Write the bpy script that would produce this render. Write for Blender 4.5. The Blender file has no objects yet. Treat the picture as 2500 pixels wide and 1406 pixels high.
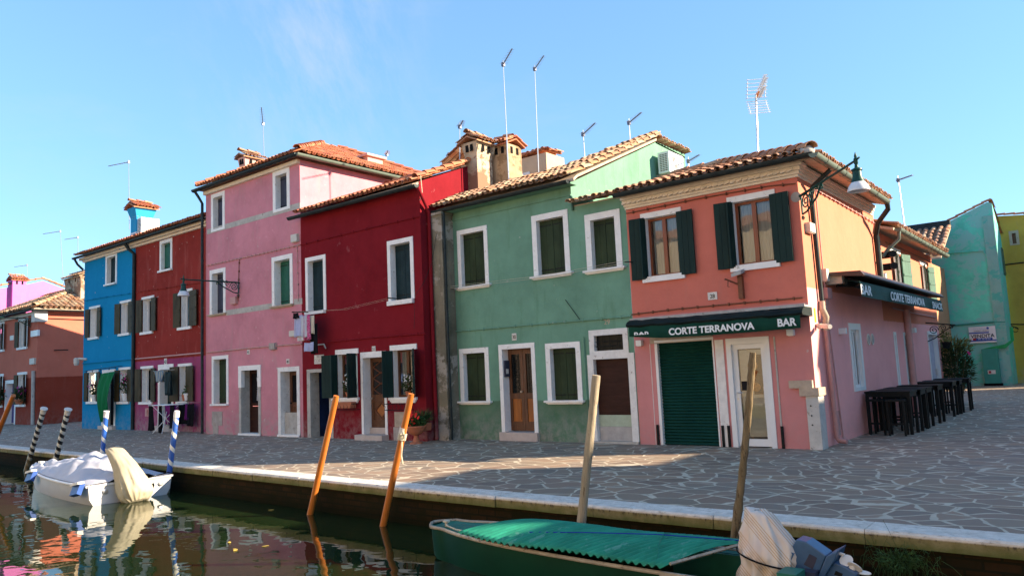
import bpy, math, random
from math import *
from mathutils import Vector, Matrix
random.seed(7)
sc = bpy.context.scene
COL = sc.collection
# ---------------------------------------------------------------- measured camera (street frame: X along the facades, Y into the houses, Z up)
FPX = 1825.6; PIT = radians(6.2726); ROL = radians(-2.5875)
CAM = (4.751, -14.399, 1.70); HX, HY = -.6260, .7798
def dot(a, b): return sum(x*y for x, y in zip(a, b))
FW = (HX*cos(PIT), HY*cos(PIT), sin(PIT)); R0 = (HY, -HX, 0); U0 = (-HX*sin(PIT), -HY*sin(PIT), cos(PIT))
RT = tuple(cos(ROL)*a+sin(ROL)*b for a, b in zip(R0, U0)); UP = tuple(-sin(ROL)*a+cos(ROL)*b for a, b in zip(R0, U0))
def hit(px, py, ax, val):
    x = (px-1250)/FPX; y = (703-py)/FPX
    d = tuple(a+x*b+y*c for a, b, c in zip(FW, RT, UP)); t = (val-CAM[ax])/d[ax]
    return tuple(CAM[i]+t*d[i] for i in range(3))
# ---------------------------------------------------------------- materials
def newmat(name):
    m = bpy.data.materials.new(name); m.use_nodes = True
    nt = m.node_tree; b = nt.nodes['Principled BSDF']
    return m, nt, b
def N(nt, t, **k):
    n = nt.nodes.new(t)
    for a, v in k.items():
        if a.startswith('i_'): n.inputs[a[2:].replace('_', ' ')].default_value = v
        else: setattr(n, a, v)
    return n
def c4(c): return (c[0], c[1], c[2], 1)
def L(nt, a, b): nt.links.new(a, b)
def mixc(nt, fac, a, b, mode='MIX'):
    n = nt.nodes.new('ShaderNodeMix'); n.data_type = 'RGBA'; n.blend_type = mode
    for s, v in ((0, fac), (6, a), (7, b)):
        if hasattr(v, 'links') or hasattr(v, 'is_linked'): L(nt, v, n.inputs[s])
        else: n.inputs[s].default_value = v if s == 0 else c4(v)
    return n.outputs[2]
def ramp(nt, src, p0, p1, v0=0., v1=1.):
    n = nt.nodes.new('ShaderNodeMapRange'); n.inputs[1].default_value = p0; n.inputs[2].default_value = p1
    n.inputs[3].default_value = v0; n.inputs[4].default_value = v1; L(nt, src, n.inputs[0]); return n.outputs[0]
def mul(nt, a, b):
    n = nt.nodes.new('ShaderNodeMath'); n.operation = 'MULTIPLY'
    for s, v in ((0, a), (1, b)):
        if hasattr(v, 'is_linked'): L(nt, v, n.inputs[s])
        else: n.inputs[s].default_value = v
    return n.outputs[0]
def noise(nt, vec, scale, detail=4, rough=.6, out='Fac'):
    n = nt.nodes.new('ShaderNodeTexNoise'); n.inputs['Scale'].default_value = scale; n.inputs['Detail'].default_value = detail
    n.inputs['Roughness'].default_value = rough
    if vec is not None: L(nt, vec, n.inputs['Vector'])
    return n.outputs[out]
def mapping(nt, src, scale=(1, 1, 1), rot=(0, 0, 0)):
    n = nt.nodes.new('ShaderNodeMapping'); n.inputs['Scale'].default_value = scale; n.inputs['Rotation'].default_value = rot
    L(nt, src, n.inputs['Vector']); return n.outputs[0]
def bump(nt, b, h, strength=.3, dist=.02):
    n = nt.nodes.new('ShaderNodeBump'); n.inputs['Strength'].default_value = strength; n.inputs['Distance'].default_value = dist
    L(nt, h, n.inputs['Height']); L(nt, n.outputs[0], b.inputs['Normal'])
def pos(nt): return nt.nodes.new('ShaderNodeNewGeometry').outputs['Position']
def sepz(nt, p, i=2):
    n = nt.nodes.new('ShaderNodeSeparateXYZ'); L(nt, p, n.inputs[0]); return n.outputs[i]
def plaster(name, col, low=None, zlow=0, stain=(.25, .22, .2), wear=.25, mottle=.25, patchc=None, patch=0, damp=.5, chips=0):
    m, nt, b = newmat(name); p = pos(nt)
    n1 = noise(nt, p, .9, 5, .65); n2 = noise(nt, p, 4.5, 6, .7); ns = noise(nt, mapping(nt, p, (2.5, 2.5, .35)), 1.6, 5, .7)
    base = c4(col)
    dark = tuple(c*(1-mottle) for c in col); lite = tuple(min(1, c*(1+mottle*.6)+.002) for c in col)
    c = mixc(nt, ramp(nt, n1, .3, .7), dark, lite)
    c = mixc(nt, ramp(nt, n2, .35, .75, 0, .45), c, tuple(min(1, x*1.12+.003) for x in col))
    if low:
        z = sepz(nt, p)
        a = nt.nodes.new('ShaderNodeMath'); a.operation = 'MULTIPLY_ADD'; L(nt, n2, a.inputs[0]); a.inputs[1].default_value = .05; L(nt, z, a.inputs[2])
        lw = mixc(nt, ramp(nt, n1, .3, .7), tuple(x*(1-mottle) for x in low), tuple(min(1, x*(1+mottle*.5)+.015) for x in low))
        c = mixc(nt, ramp(nt, a.outputs[0], zlow+.015, zlow+.04, 1, 0), c, lw)
    # vertical runs of dirt, worn patches and the damp band at the foot of the wall
    c = mixc(nt, ramp(nt, ns, .55, .8, 0, wear), c, stain)
    z = sepz(nt, p)
    foot = mul(nt, ramp(nt, z, .05, .9, 1, 0), ramp(nt, n2, .4, .62))
    c = mixc(nt, mul(nt, foot, damp), c, (.33, .30, .28))
    if patchc:
        pn = noise(nt, mapping(nt, p, (1, 1, 1.3)), 1.3, 9, .72)
        c = mixc(nt, ramp(nt, pn, .55-patch*.2, .60-patch*.2), c, patchc)
    # a few small chips
    chip = noise(nt, p, 7, 3, .5); c = mixc(nt, ramp(nt, chip, .735-.03*chips, .75-.03*chips, 0, .6), c, (.5, .46, .42))
    if chips: c = mixc(nt, ramp(nt, noise(nt, p, 2.1, 9, .75), .63, .66, 0, .35), c, tuple(min(1, x*1.25+.1) for x in col))
    L(nt, c, b.inputs['Base Color']); b.inputs['Roughness'].default_value = .95; b.inputs['Specular IOR Level'].default_value = .08
    hb = noise(nt, p, 12, 8, .7); h2 = mixc(nt, .5, noise(nt, p, 1.4, 3, .5, 'Color'), (0, 0, 0))
    ad = nt.nodes.new('ShaderNodeMath'); ad.operation = 'MULTIPLY_ADD'; L(nt, hb, ad.inputs[0]); ad.inputs[1].default_value = .35; L(nt, noise(nt, p, 1.7, 3, .5), ad.inputs[2])
    bump(nt, b, ad.outputs[0], .55, .03)
    return m
def plain(name, col, rough=.6, metal=0, var=.15, vs=6, bumps=.1, bs=30, spec=.25, wear=None, wearamt=.62, stretch=(1, 1, 1), alpha=None):
    m, nt, b = newmat(name); p = pos(nt)
    n = noise(nt, mapping(nt, p, stretch), vs, 5, .65)
    c = mixc(nt, ramp(nt, n, .3, .72), tuple(x*(1-var) for x in col), tuple(min(1, x*(1+var)) for x in col))
    if wear:
        c = mixc(nt, ramp(nt, noise(nt, mapping(nt, p, stretch), vs*1.7, 8, .75), wearamt, wearamt+.05), c, wear)
    L(nt, c, b.inputs['Base Color']); b.inputs['Roughness'].default_value = rough; b.inputs['Metallic'].default_value = metal
    b.inputs['Specular IOR Level'].default_value = spec*.4 if max(col) < .07 else spec
    if bumps: bump(nt, b, noise(nt, mapping(nt, p, stretch), bs, 5, .6), bumps, .01)
    return m
M = {}
M['white'] = plain('white_painted_stone', (.80, .79, .76), .7, 0, .08, 5, .35, 18, .3, (.5, .48, .43), .6)
M['white_worn'] = plain('flaking_white_stone', (.72, .71, .68), .8, 0, .12, 5, .5, 14, .3, (.36, .31, .28), .6)
M['stone'] = plain('grey_istrian_stone', (.42, .40, .36), .85, 0, .2, 5, .5, 22, .3, (.2, .18, .15), .6)
M['tan_stone'] = plain('tan_stone', (.42, .34, .26), .85, 0, .2, 5, .5, 22, .3, (.25, .19, .14), .62)
M['step'] = plain('pinkish_step_stone', (.5, .42, .37), .8, 0, .12, 4, .3, 22)
M['greenshut'] = plain('dark_green_shutter_paint', (.008, .026, .023), .6, 0, .3, 3, .15, 20, .4, (.016, .034, .03), .68, (1, 1, .3))
M['oliveshut'] = plain('faded_olive_green_shutter_paint', (.028, .045, .022), .6, 0, .45, 2, .2, 20, .3, (.06, .07, .035), .63, (1, 1, .4))
M['brownshut'] = plain('brown_green_shutter_paint', (.06, .045, .022), .6, 0, .35, 3, .2, 20, .3, (.16, .10, .03), .66, (1, 1, .4))
M['tealshut'] = plain('deep_teal_shutter_paint', (.012, .03, .036), .5, 0, .3, 3, .15, 20)
M['blueshut'] = plain('slate_blue_shutter_paint', (.04, .045, .075), .55, 0, .3, 3, .15, 20)
M['emerald'] = plain('emerald_green_shutter_paint', (.012, .10, .065), .5, 0, .2, 3, .1, 20)
M['paleshut'] = plain('pale_green_inner_shutter_paint', (.055, .14, .10), .5, 0, .2, 3, .1, 20)
M['iron'] = plain('dark_iron', (.015, .018, .018), .5, .2, .3, 20, .1, 40)
M['greeniron'] = plain('green_painted_iron', (.012, .055, .045), .4, .1, .25, 20, .1, 40, .5)
M['gutter'] = plain('dark_gutter_metal', (.03, .04, .042), .5, .3, .3, 6, .1, 40)
M['zinc'] = plain('weathered_green_zinc', (.14, .18, .15), .55, .35, .2, 3, .1, 30)
M['alu'] = plain('aluminium', (.55, .56, .56), .35, .8, .1, 20, 0)
M['dark'] = plain('near_black_fill', (.008, .008, .009), .9, 0, .1, 2, 0)  # near-black stand-in for the shade of rooms and chimney openings
M['redwood'] = plain('red_brown_varnished_wood', (.22, .05, .012), .35, 0, .25, 4, .1, 30, .5, None, 0, (6, 6, .6))
M['oldwood'] = plain('worn_brown_door_wood', (.11, .042, .016), .5, 0, .4, 3, .25, 30, .4, (.16, .11, .08), .6, (5, 5, .5))
M['orangewood'] = plain('orange_brown_door_wood', (.32, .1, .015), .45, 0, .3, 3, .2, 30, .4, (.17, .12, .09), .6, (5, 5, .5))
M['darkdoor'] = plain('dark_maroon_door_boards', (.035, .012, .008), .55, 0, .3, 3, .2, 30, .4, None, 0, (1, 1, 5))
M['curtain'] = plain('white_curtain', (.5, .52, .54), .9, 0, .15, 3, .4, 6, .1, None, 0, (9, 9, .5))
M['pvc'] = plain('white_window_plastic', (.72, .74, .74), .35, 0, .04, 3, 0)
M['cream'] = plain('cream_cornice_paint', (.74, .66, .54), .8, 0, .12, 5, .4, 20, .3, (.42, .36, .28), .64)
M['whitecornice'] = plain('off_white_cornice_paint', (.62, .59, .53), .8, 0, .1, 5, .3, 20)
M['beigebox'] = plain('beige_plastic_box', (.55, .52, .46), .5, 0, .08, 5, 0)
M['pinkbox'] = plain('pink_painted_box', (.5, .27, .25), .6, 0, .1, 5, 0)
M['plate'] = plain('enamel_number_plate', (.62, .6, .55), .4, 0, .08, 8, 0)
M['ink'] = plain('black_lettering', (.012, .012, .014), .6, 0, .1, 8, 0)
M['lettering'] = plain('white_lettering', (.72, .76, .76), .6, 0, .06, 8, 0)
M['awning'] = plain('dark_green_awning_canvas', (.008, .05, .036), .8, 0, .2, 3, .25, 8, .2, (.02, .07, .05), .66)
M['awning2'] = plain('green_awning_canvas', (.03, .085, .07), .75, 0, .25, 3, .25, 8, .2, (.05, .12, .09), .64)
M['awntop'] = plain('black_green_awning_cover', (.012, .02, .02), .6, 0, .3, 4, .2, 15, .3, (.1, .1, .09), .7)
M['greymetal'] = plain('grey_weathered_metal_strip', (.36, .36, .35), .6, .1, .2, 5, .2, 20, .3, (.18, .17, .15), .6)
M['brownmetal'] = plain('brown_metal_cover', (.07, .045, .04), .5, .1, .2, 5, .1, 20)
M['roller'] = plain('dark_green_roller_shutter', (.006, .045, .035), .45, .1, .15, 2, .1, 20)
M['brown'] = plain('brown_painted_wood', (.16, .06, .03), .55, 0, .2, 5, .2, 20)
M['black'] = plain('black_painted_wood', (.008, .011, .012), .55, 0, .3, 5, .2, 20, .35)
M['terracotta'] = plain('terracotta', (.42, .15, .08), .8, 0, .15, 6, .2, 20)
M['leaf'] = plain('green_leaf', (.035, .085, .022), .6, 0, .4, 7, 0)
M['leafd'] = plain('dark_green_leaf', (.03, .055, .02), .6, 0, .5, 7, 0)
M['leafo'] = plain('olive_leaf', (.12, .13, .03), .6, 0, .4, 7, 0)
M['redflower'] = plain('red_petals', (.6, .02, .015), .6, 0, .3, 12, 0)
M['pinkflower'] = plain('magenta_petals', (.45, .03, .2), .6, 0, .3, 12, 0)
M['whiteflower'] = plain('white_petals', (.7, .7, .68), .6, 0, .1, 12, 0)
M['whitecloth'] = plain('white_cloth', (.62, .63, .68), .85, 0, .06, 5, .2, 12)
M['bluecloth'] = plain('pale_blue_cloth', (.38, .42, .62), .85, 0, .1, 9, .2, 12)
M['creamcloth'] = plain('cream_cloth', (.56, .54, .44), .85, 0, .1, 9, .2, 12)
M['magcloth'] = plain('magenta_patterned_cloth', (.45, .06, .18), .85, 0, .5, 14, .2, 12, .2, (.6, .5, .55), .55)
M['blackcloth'] = plain('black_cloth', (.01, .01, .013), .9, 0, .2, 9, .2, 12)
M['purplecloth'] = plain('purple_cloth', (.16, .015, .14), .9, 0, .2, 9, .2, 12)
M['greencloth'] = plain('bright_green_cloth', (.004, .14, .045), .85, 0, .2, 2, .4, 5, .2, None, 0, (6, 6, .4))
M['blueinside'] = plain('blue_passage_wall', (.008, .025, .09), .8, 0, .5, 2, .2, 10)
M['hullwhite'] = plain('white_boat_gelcoat', (.5, .53, .56), .35, 0, .06, 3, .05, 10, .5, (.45, .44, .38), .72)
M['tarpwhite'] = plain('white_tarpaulin', (.44, .46, .52), .6, 0, .07, 2, .35, 7, .3)
M['tarpbeige'] = plain('beige_motor_cover', (.40, .37, .27), .7, 0, .1, 2, .35, 6, .2)
M['fender'] = plain('blue_fender_vinyl', (.03, .09, .35), .4, 0, .2, 5, 0)
M['boatgreen'] = plain('green_boat_paint', (.004, .04, .022), .4, 0, .2, 2, .1, 10, .5)
M['boatgreen_in'] = plain('turquoise_green_deck_paint', (.01, .13, .095), .5, 0, .2, 3, .1, 12, .4, (.04, .25, .18), .66)
M['rub'] = plain('weathered_rubbing_strake', (.34, .30, .23), .7, 0, .3, 6, .3, 20, .3, (.12, .09, .06), .56)
M['motorblue'] = plain('faded_blue_motor_paint', (.035, .1, .21), .4, .1, .2, 5, .1, 20, .5, (.12, .2, .3), .68)
M['propwhite'] = plain('white_propeller', (.65, .66, .64), .4, 0, .1, 5, 0)
M['rope'] = plain('pale_rope', (.5, .46, .34), .9, 0, .15, 20, .3, 60)
M['blackrope'] = plain('black_cord', (.01, .01, .012), .8, 0, .1, 20, 0)
M['bluerope'] = plain('blue_cord', (.01, .04, .3), .7, 0, .1, 20, 0)
M['greenrope'] = plain('green_cord', (.01, .18, .12), .7, 0, .1, 20, 0)
M['orangepole'] = plain('orange_varnished_pole', (.42, .13, .02), .38, 0, .18, 2, .12, 20, .5, (.25, .07, .012), .66, (9, 9, .5))
M['greypole'] = plain('weathered_grey_wood', (.33, .28, .2), .85, 0, .3, 2.5, .7, 12, .2, (.13, .09, .05), .6, (9, 9, .6))
M['darkpole'] = plain('dark_rough_bark_wood', (.17, .13, .075), .9, 0, .4, 3, .9, 9, .2, (.07, .05, .03), .55, (6, 6, 1))
M['brick'] = None
M['pinkchim'] = plaster('pale_pink_chimney_plaster', (.55, .33, .29), mottle=.15)
M['stripe_grey'] = plain('grey_tan_patch', (.36, .32, .29), .9, 0, .2, 5, .3, 20)
M['signwhite'] = plain('white_sign_board', (.62, .64, .64), .4, 0, .05, 3, 0)
M['signblue'] = plain('blue_sign_print', (.015, .06, .3), .5, 0, .1, 5, 0)
M['signpale'] = plain('pale_blue_sign_print', (.28, .38, .55), .5, 0, .1, 9, 0)
M['signred'] = plain('red_sign_print', (.3, .02, .03), .5, 0, .1, 5, 0)
M['aqua'] = plain('aqua_cabinet_paint', (.035, .24, .19), .6, 0, .12, 3, .1, 20)
M['orangeplastic'] = plain('orange_plastic', (.7, .2, .02), .5, 0, .1, 5, 0)
M['yellow'] = plain('yellow_sticker', (.7, .7, .02), .5, 0, .1, 5, 0)
M['bird'] = plain('grey_feathers', (.2, .19, .19), .8, 0, .4, 30, .2, 40)
M['towel'] = None

def m_tiles(name, cols, dirt=.35):
    m, nt, b = newmat(name); g = nt.nodes.new('ShaderNodeNewGeometry')
    r = nt.nodes.new('ShaderNodeValToRGB'); r.color_ramp.interpolation = 'LINEAR'
    els = r.color_ramp.elements
    while len(els) < len(cols): els.new(.5)
    for i, c in enumerate(cols): els[i].position = i/(len(cols)-1); els[i].color = c4(c)
    L(nt, g.outputs['Random Per Island'], r.inputs[0])
    n = noise(nt, g.outputs['Position'], 9, 6, .7)
    c = mixc(nt, ramp(nt, n, .42, .72, 0, dirt), r.outputs[0], (.07, .055, .045))
    c = mixc(nt, ramp(nt, noise(nt, g.outputs['Position'], 23, 4, .7), .6, .75, 0, .5), c, (.5, .42, .32))
    L(nt, c, b.inputs['Base Color']); b.inputs['Roughness'].default_value = .9
    bump(nt, b, noise(nt, g.outputs['Position'], 40, 5, .6), .3, .01)
    return m
M['tiles'] = m_tiles('mixed_terracotta_tiles', [(.36, .15, .08), (.48, .25, .13), (.27, .12, .075), (.52, .36, .23), (.42, .17, .08), (.3, .2, .14)])
M['tiles_red'] = m_tiles('orange_red_tiles', [(.5, .17, .07), (.42, .12, .055), (.55, .25, .12), (.36, .1, .06)], .2)
M['tiles_old'] = m_tiles('old_lichened_tiles', [(.42, .30, .17), (.5, .38, .24), (.34, .17, .1), (.45, .22, .1), (.3, .22, .14)], .4)

def m_glass():
    m, nt, b = newmat('window_glass'); nt.nodes.remove(b); out = nt.nodes['Material Output']
    t = N(nt, 'ShaderNodeBsdfTransparent'); t.inputs[0].default_value = (.75, .8, .8, 1)
    g = N(nt, 'ShaderNodeBsdfGlossy'); g.inputs['Roughness'].default_value = .02
    mx = N(nt, 'ShaderNodeMixShader'); fr = N(nt, 'ShaderNodeFresnel'); fr.inputs[0].default_value = 1.9
    L(nt, fr.outputs[0], mx.inputs[0]); L(nt, t.outputs[0], mx.inputs[1]); L(nt, g.outputs[0], mx.inputs[2]); L(nt, mx.outputs[0], out.inputs[0])
    bp = N(nt, 'ShaderNodeBump'); bp.inputs['Strength'].default_value = .15; bp.inputs['Distance'].default_value = .02
    L(nt, noise(nt, pos(nt), 1.6, 2, .5), bp.inputs['Height']); L(nt, bp.outputs[0], g.inputs['Normal'])
    return m
M['glass'] = m_glass()
def m_water():
    m, nt, b = newmat('canal_water'); p = pos(nt)
    n1 = noise(nt, mapping(nt, p, (1, 1.0, 1), (0, 0, .5)), 1.0, 1.5, .4)
    n2 = noise(nt, mapping(nt, p, (1, 1.3, 1), (0, 0, -.4)), 4.0, 1, .5)
    a = nt.nodes.new('ShaderNodeMath'); a.operation = 'MULTIPLY_ADD'; L(nt, n2, a.inputs[0]); a.inputs[1].default_value = .12; L(nt, n1, a.inputs[2])
    b.inputs['Base Color'].default_value = (.010, .021, .007, 1); b.inputs['Roughness'].default_value = .015; b.inputs['IOR'].default_value = 1.33
    b.inputs['Specular IOR Level'].default_value = .42
    b.inputs['Specular Tint'].default_value = (.85, 1, .85, 1)
    bump(nt, b, a.outputs[0], .45, .03)
    return m
M['water'] = m_water()
def m_paving():
    m, nt, b = newmat('crazy_paving'); p = pos(nt)
    wob = noise(nt, p, 1.1, 3, .5, 'Color')
    ad = N(nt, 'ShaderNodeVectorMath', operation='MULTIPLY_ADD'); L(nt, wob, ad.inputs[0]); ad.inputs[1].default_value = (.35, .35, 0); L(nt, p, ad.inputs[2])
    sc_ = mapping(nt, ad.outputs[0], (1.0, 1.2, 0), (0, 0, .35))
    v = N(nt, 'ShaderNodeTexVoronoi', feature='DISTANCE_TO_EDGE'); v.inputs['Scale'].default_value = 2.35; v.inputs['Randomness'].default_value = 1; L(nt, sc_, v.inputs['Vector'])
    v2 = N(nt, 'ShaderNodeTexVoronoi', feature='F1'); v2.inputs['Scale'].default_value = 2.35; v2.inputs['Randomness'].default_value = 1; L(nt, sc_, v2.inputs['Vector'])
    r = nt.nodes.new('ShaderNodeValToRGB'); els = r.color_ramp.elements
    cols = [(.15, .105, .075), (.25, .165, .115), (.19, .15, .11), (.31, .2, .125), (.155, .125, .1), (.26, .19, .125)]
    while len(els) < len(cols): els.new(.5)
    for i, c in enumerate(cols): els[i].position = i/(len(cols)-1); els[i].color = c4(c)
    L(nt, sepz(nt, v2.outputs['Color'], 0), r.inputs[0])
    fine = noise(nt, p, 14, 8, .75)
    c = mixc(nt, ramp(nt, fine, .3, .75, 0, .5), r.outputs[0], (.31, .235, .17))
    jn = noise(nt, p, 2.2, 3, .6)
    w = N(nt, 'ShaderNodeMath', operation='MULTIPLY_ADD'); L(nt, noise(nt, p, 9, 4, .6), w.inputs[0]); w.inputs[1].default_value = .035; L(nt, v.outputs[0], w.inputs[2])
    wj = ramp(nt, jn, .35, .7, .036, .075)
    lt = N(nt, 'ShaderNodeMath', operation='SUBTRACT'); L(nt, w.outputs[0], lt.inputs[0]); L(nt, wj, lt.inputs[1])
    jf = ramp(nt, lt.outputs[0], -.006, .008, 1, 0)
    mort = mixc(nt, ramp(nt, noise(nt, p, 5, 4, .6), .35, .7), (.46, .41, .31), (.60, .53, .40))
    c = mixc(nt, jf, c, mort)
    c = mixc(nt, ramp(nt, noise(nt, p, .45, 4, .6), .4, .75, 0, .35), c, (.2, .19, .175))
    L(nt, c, b.inputs['Base Color']); b.inputs['Roughness'].default_value = .75; b.inputs['Specular IOR Level'].default_value = .35
    h = N(nt, 'ShaderNodeMath', operation='MULTIPLY_ADD'); L(nt, fine, h.inputs[0]); h.inputs[1].default_value = .35; L(nt, jf, h.inputs[2])
    bump(nt, b, h.outputs[0], -.5, .006)
    return m
M['paving'] = m_paving()
def m_coping():
    m, nt, b = newmat('quay_coping_stone'); p = pos(nt); z = sepz(nt, p)
    n = noise(nt, p, 6, 8, .7)
    c = mixc(nt, ramp(nt, n, .35, .7), (.52, .49, .43), (.76, .73, .66))
    crk = noise(nt, mapping(nt, p, (.7, 2.2, 3)), 11, 9, .85)
    c = mixc(nt, ramp(nt, crk, .555, .6, 0, .75), c, (.2, .17, .13))
    ms = noise(nt, mapping(nt, p, (.35, 1, 1)), 3.2, 8, .75)
    face = ramp(nt, z, -.035, -.02, 1, 0)
    ocher = mixc(nt, ramp(nt, n, .3, .7), (.14, .105, .03), (.32, .26, .13))
    c = mixc(nt, face, c, ocher)
    zz = ramp(nt, z, -.15, -.02, 1, .05)
    mm = N(nt, 'ShaderNodeMath', operation='MULTIPLY'); L(nt, zz, mm.inputs[0]); L(nt, ramp(nt, ms, .3, .52), mm.inputs[1])
    c = mixc(nt, mul(nt, mm.outputs[0], face), c, (.07, .10, .012))
    blk = noise(nt, mapping(nt, p, (2, 2, .8)), 9, 6, .7)
    c = mixc(nt, mul(nt, mul(nt, ramp(nt, blk, .52, .6), ramp(nt, z, -.075, -.03)), face), c, (.035, .022, .015))
    L(nt, c, b.inputs['Base Color']); b.inputs['Roughness'].default_value = .85
    bump(nt, b, noise(nt, p, 16, 8, .75), .6, .02); return m
M['coping'] = m_coping()
def m_brick():
    m, nt, b = newmat('wet_quay_brick'); p = pos(nt)
    cb = N(nt, 'ShaderNodeCombineXYZ'); sx = nt.nodes.new('ShaderNodeSeparateXYZ'); L(nt, p, sx.inputs[0]); L(nt, sx.outputs[0], cb.inputs[0]); L(nt, sx.outputs[2], cb.inputs[1])
    t = N(nt, 'ShaderNodeTexBrick'); L(nt, cb.outputs[0], t.inputs['Vector']); t.inputs['Scale'].default_value = 1; t.inputs['Brick Width'].default_value = .3; t.inputs['Row Height'].default_value = .09
    t.inputs['Mortar Size'].default_value = .012; t.inputs['Color1'].default_value = (.035, .018, .008, 1); t.inputs['Color2'].default_value = (.018, .013, .006, 1); t.inputs['Mortar'].default_value = (.012, .012, .007, 1)
    c = mixc(nt, ramp(nt, noise(nt, p, 3, 6, .7), .4, .65), t.outputs[0], (.012, .012, .004))
    c = mixc(nt, ramp(nt, sx.outputs[2], -.5, -.3, .8, 0), c, (.004, .006, .002))
    L(nt, c, b.inputs['Base Color']); b.inputs['Roughness'].default_value = .85; b.inputs['Specular IOR Level'].default_value = .06
    bump(nt, b, t.outputs['Fac'], -.5, .02); return m
M['brick'] = m_brick()
def m_stripes(name, c1, c2, vec, scale, thr=.5, rough=.5):   # diagonal/parallel painted stripes in object space
    m, nt, b = newmat(name); tc = N(nt, 'ShaderNodeTexCoord'); sx = nt.nodes.new('ShaderNodeSeparateXYZ')
    return m, nt, b, tc, sx
def m_spiral(name, ca, cb_, pitch, thr=.5):
    m, nt, b = newmat(name); tc = N(nt, 'ShaderNodeTexCoord'); u = tc.outputs['UV']
    sx = nt.nodes.new('ShaderNodeSeparateXYZ'); L(nt, u, sx.inputs[0])
    a = N(nt, 'ShaderNodeMath', operation='MULTIPLY_ADD'); L(nt, sx.outputs[1], a.inputs[0]); a.inputs[1].default_value = 1/pitch; L(nt, sx.outputs[0], a.inputs[2])
    f = N(nt, 'ShaderNodeMath', operation='FRACT'); L(nt, a.outputs[0], f.inputs[0])
    wn = ramp(nt, noise(nt, pos(nt), 9, 3, .5), .2, .8, -.06, .06)
    f2 = N(nt, 'ShaderNodeMath', operation='ADD'); L(nt, f.outputs[0], f2.inputs[0]); L(nt, wn, f2.inputs[1])
    c = mixc(nt, ramp(nt, f2.outputs[0], thr, thr+.03), ca, cb_)
    c = mixc(nt, ramp(nt, noise(nt, pos(nt), 12, 6, .7), .58, .7, 0, .5), c, (.2, .18, .15))
    z = sepz(nt, pos(nt)); c = mixc(nt, ramp(nt, z, -.3, 0, .85, 0), c, (.16, .13, .07))
    L(nt, c, b.inputs['Base Color']); b.inputs['Roughness'].default_value = .4; return m
M['bw'] = m_spiral('black_and_white_spiral_paint', (.012, .013, .02), (.62, .63, .58), .2)
M['blw'] = m_spiral('blue_and_white_spiral_paint', (.02, .10, .42), (.66, .68, .66), .30, .66)
def m_stripecloth():
    m, nt, b = newmat('striped_cotton_cover'); p = pos(nt)
    d = N(nt, 'ShaderNodeVectorMath', operation='DOT_PRODUCT'); L(nt, p, d.inputs[0]); d.inputs[1].default_value = (3.9, 2.2, 3.4)
    s = N(nt, 'ShaderNodeMath', operation='FRACT'); L(nt, d.outputs['Value'], s.inputs[0])
    d2 = N(nt, 'ShaderNodeMath', operation='MULTIPLY'); L(nt, d.outputs['Value'], d2.inputs[0]); d2.inputs[1].default_value = 9
    f2 = N(nt, 'ShaderNodeMath', operation='FRACT'); L(nt, d2.outputs[0], f2.inputs[0])
    band = mul(nt, ramp(nt, s.outputs[0], .45, .5), ramp(nt, f2.outputs[0], .6, .66))
    c = mixc(nt, mul(nt, band, .75), (.62, .57, .5), (.42, .26, .10))
    c = mixc(nt, ramp(nt, noise(nt, p, 3, 3, .5), .4, .7, 0, .5), c, (.55, .42, .38))
    L(nt, c, b.inputs['Base Color']); b.inputs['Roughness'].default_value = .8
    bump(nt, b, noise(nt, p, 9, 4, .5), .3, .02); return m
M['stripecloth'] = m_stripecloth()
def m_corr():
    return plain('turquoise_corrugated_plastic', (.02, .24, .155), .7, 0, .3, 4, .1, 20, .2, (.08, .28, .22), .58, (1, .3, 1))
M['corr'] = m_corr()
def m_towel():
    m, nt, b = newmat('grey_blue_striped_towel'); p = pos(nt); x = sepz(nt, p, 0)
    a = N(nt, 'ShaderNodeMath', operation='MULTIPLY'); L(nt, x, a.inputs[0]); a.inputs[1].default_value = 9
    f = N(nt, 'ShaderNodeMath', operation='FRACT'); L(nt, a.outputs[0], f.inputs[0])
    L(nt, mixc(nt, ramp(nt, f.outputs[0], .45, .5), (.13, .2, .28), (.3, .32, .3)), b.inputs['Base Color']); b.inputs['Roughness'].default_value = .9
    return m
M['towel'] = m_towel()

P = {}
P['salmon'] = plaster('salmon_and_pink_plaster', (.57, .17, .125), (.57, .23, .225), 2.72, mottle=.1, wear=.12, damp=.2)
P['side'] = plaster('peach_and_lightened_pink_side_plaster', (.57, .20, .125), (.82, .38, .36), 3.0, mottle=.07, wear=.1, damp=.2)  # bar wall colours again, lower pink lightened to stand in for ambient light
P['annex'] = plaster('orange_peach_annex_plaster', (.57, .20, .125), (.82, .38, .36), 2.5, mottle=.06, wear=.1, damp=.2)
P['green'] = plaster('sage_green_plaster', (.15, .30, .215), (.10, .19, .12), .96, mottle=.24, stain=(.07, .16, .07), wear=.6, damp=.6)
P['greenhi'] = P['green']
P['red'] = plaster('dark_red_plaster', (.185, .0105, .017), mottle=.2, stain=(.10, .012, .016), wear=.5, damp=.35, chips=-2)
P['pink'] = plaster('old_rose_pink_plaster', (.55, .225, .27), mottle=.2, stain=(.42, .27, .27), wear=.8, damp=1, chips=1)
P['midred'] = plaster('brick_red_and_magenta_plaster', (.25, .032, .025), (.30, .055, .14), 2.72, mottle=.2, stain=(.38, .12, .1), wear=.5, damp=.7, chips=1)
P['blue'] = plaster('cerulean_blue_plaster', (.007, .22, .43), mottle=.08, wear=.1, stain=(.008, .16, .3), damp=.3)
P['orange'] = plaster('orange_red_two_tone_plaster', (.50, .15, .10), (.25, .04, .02), 2.45, mottle=.1, wear=.15, damp=.2)
P['magenta'] = plaster('bright_magenta_plaster', (.56, .16, .44), mottle=.06, wear=.08, damp=.2)
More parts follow.
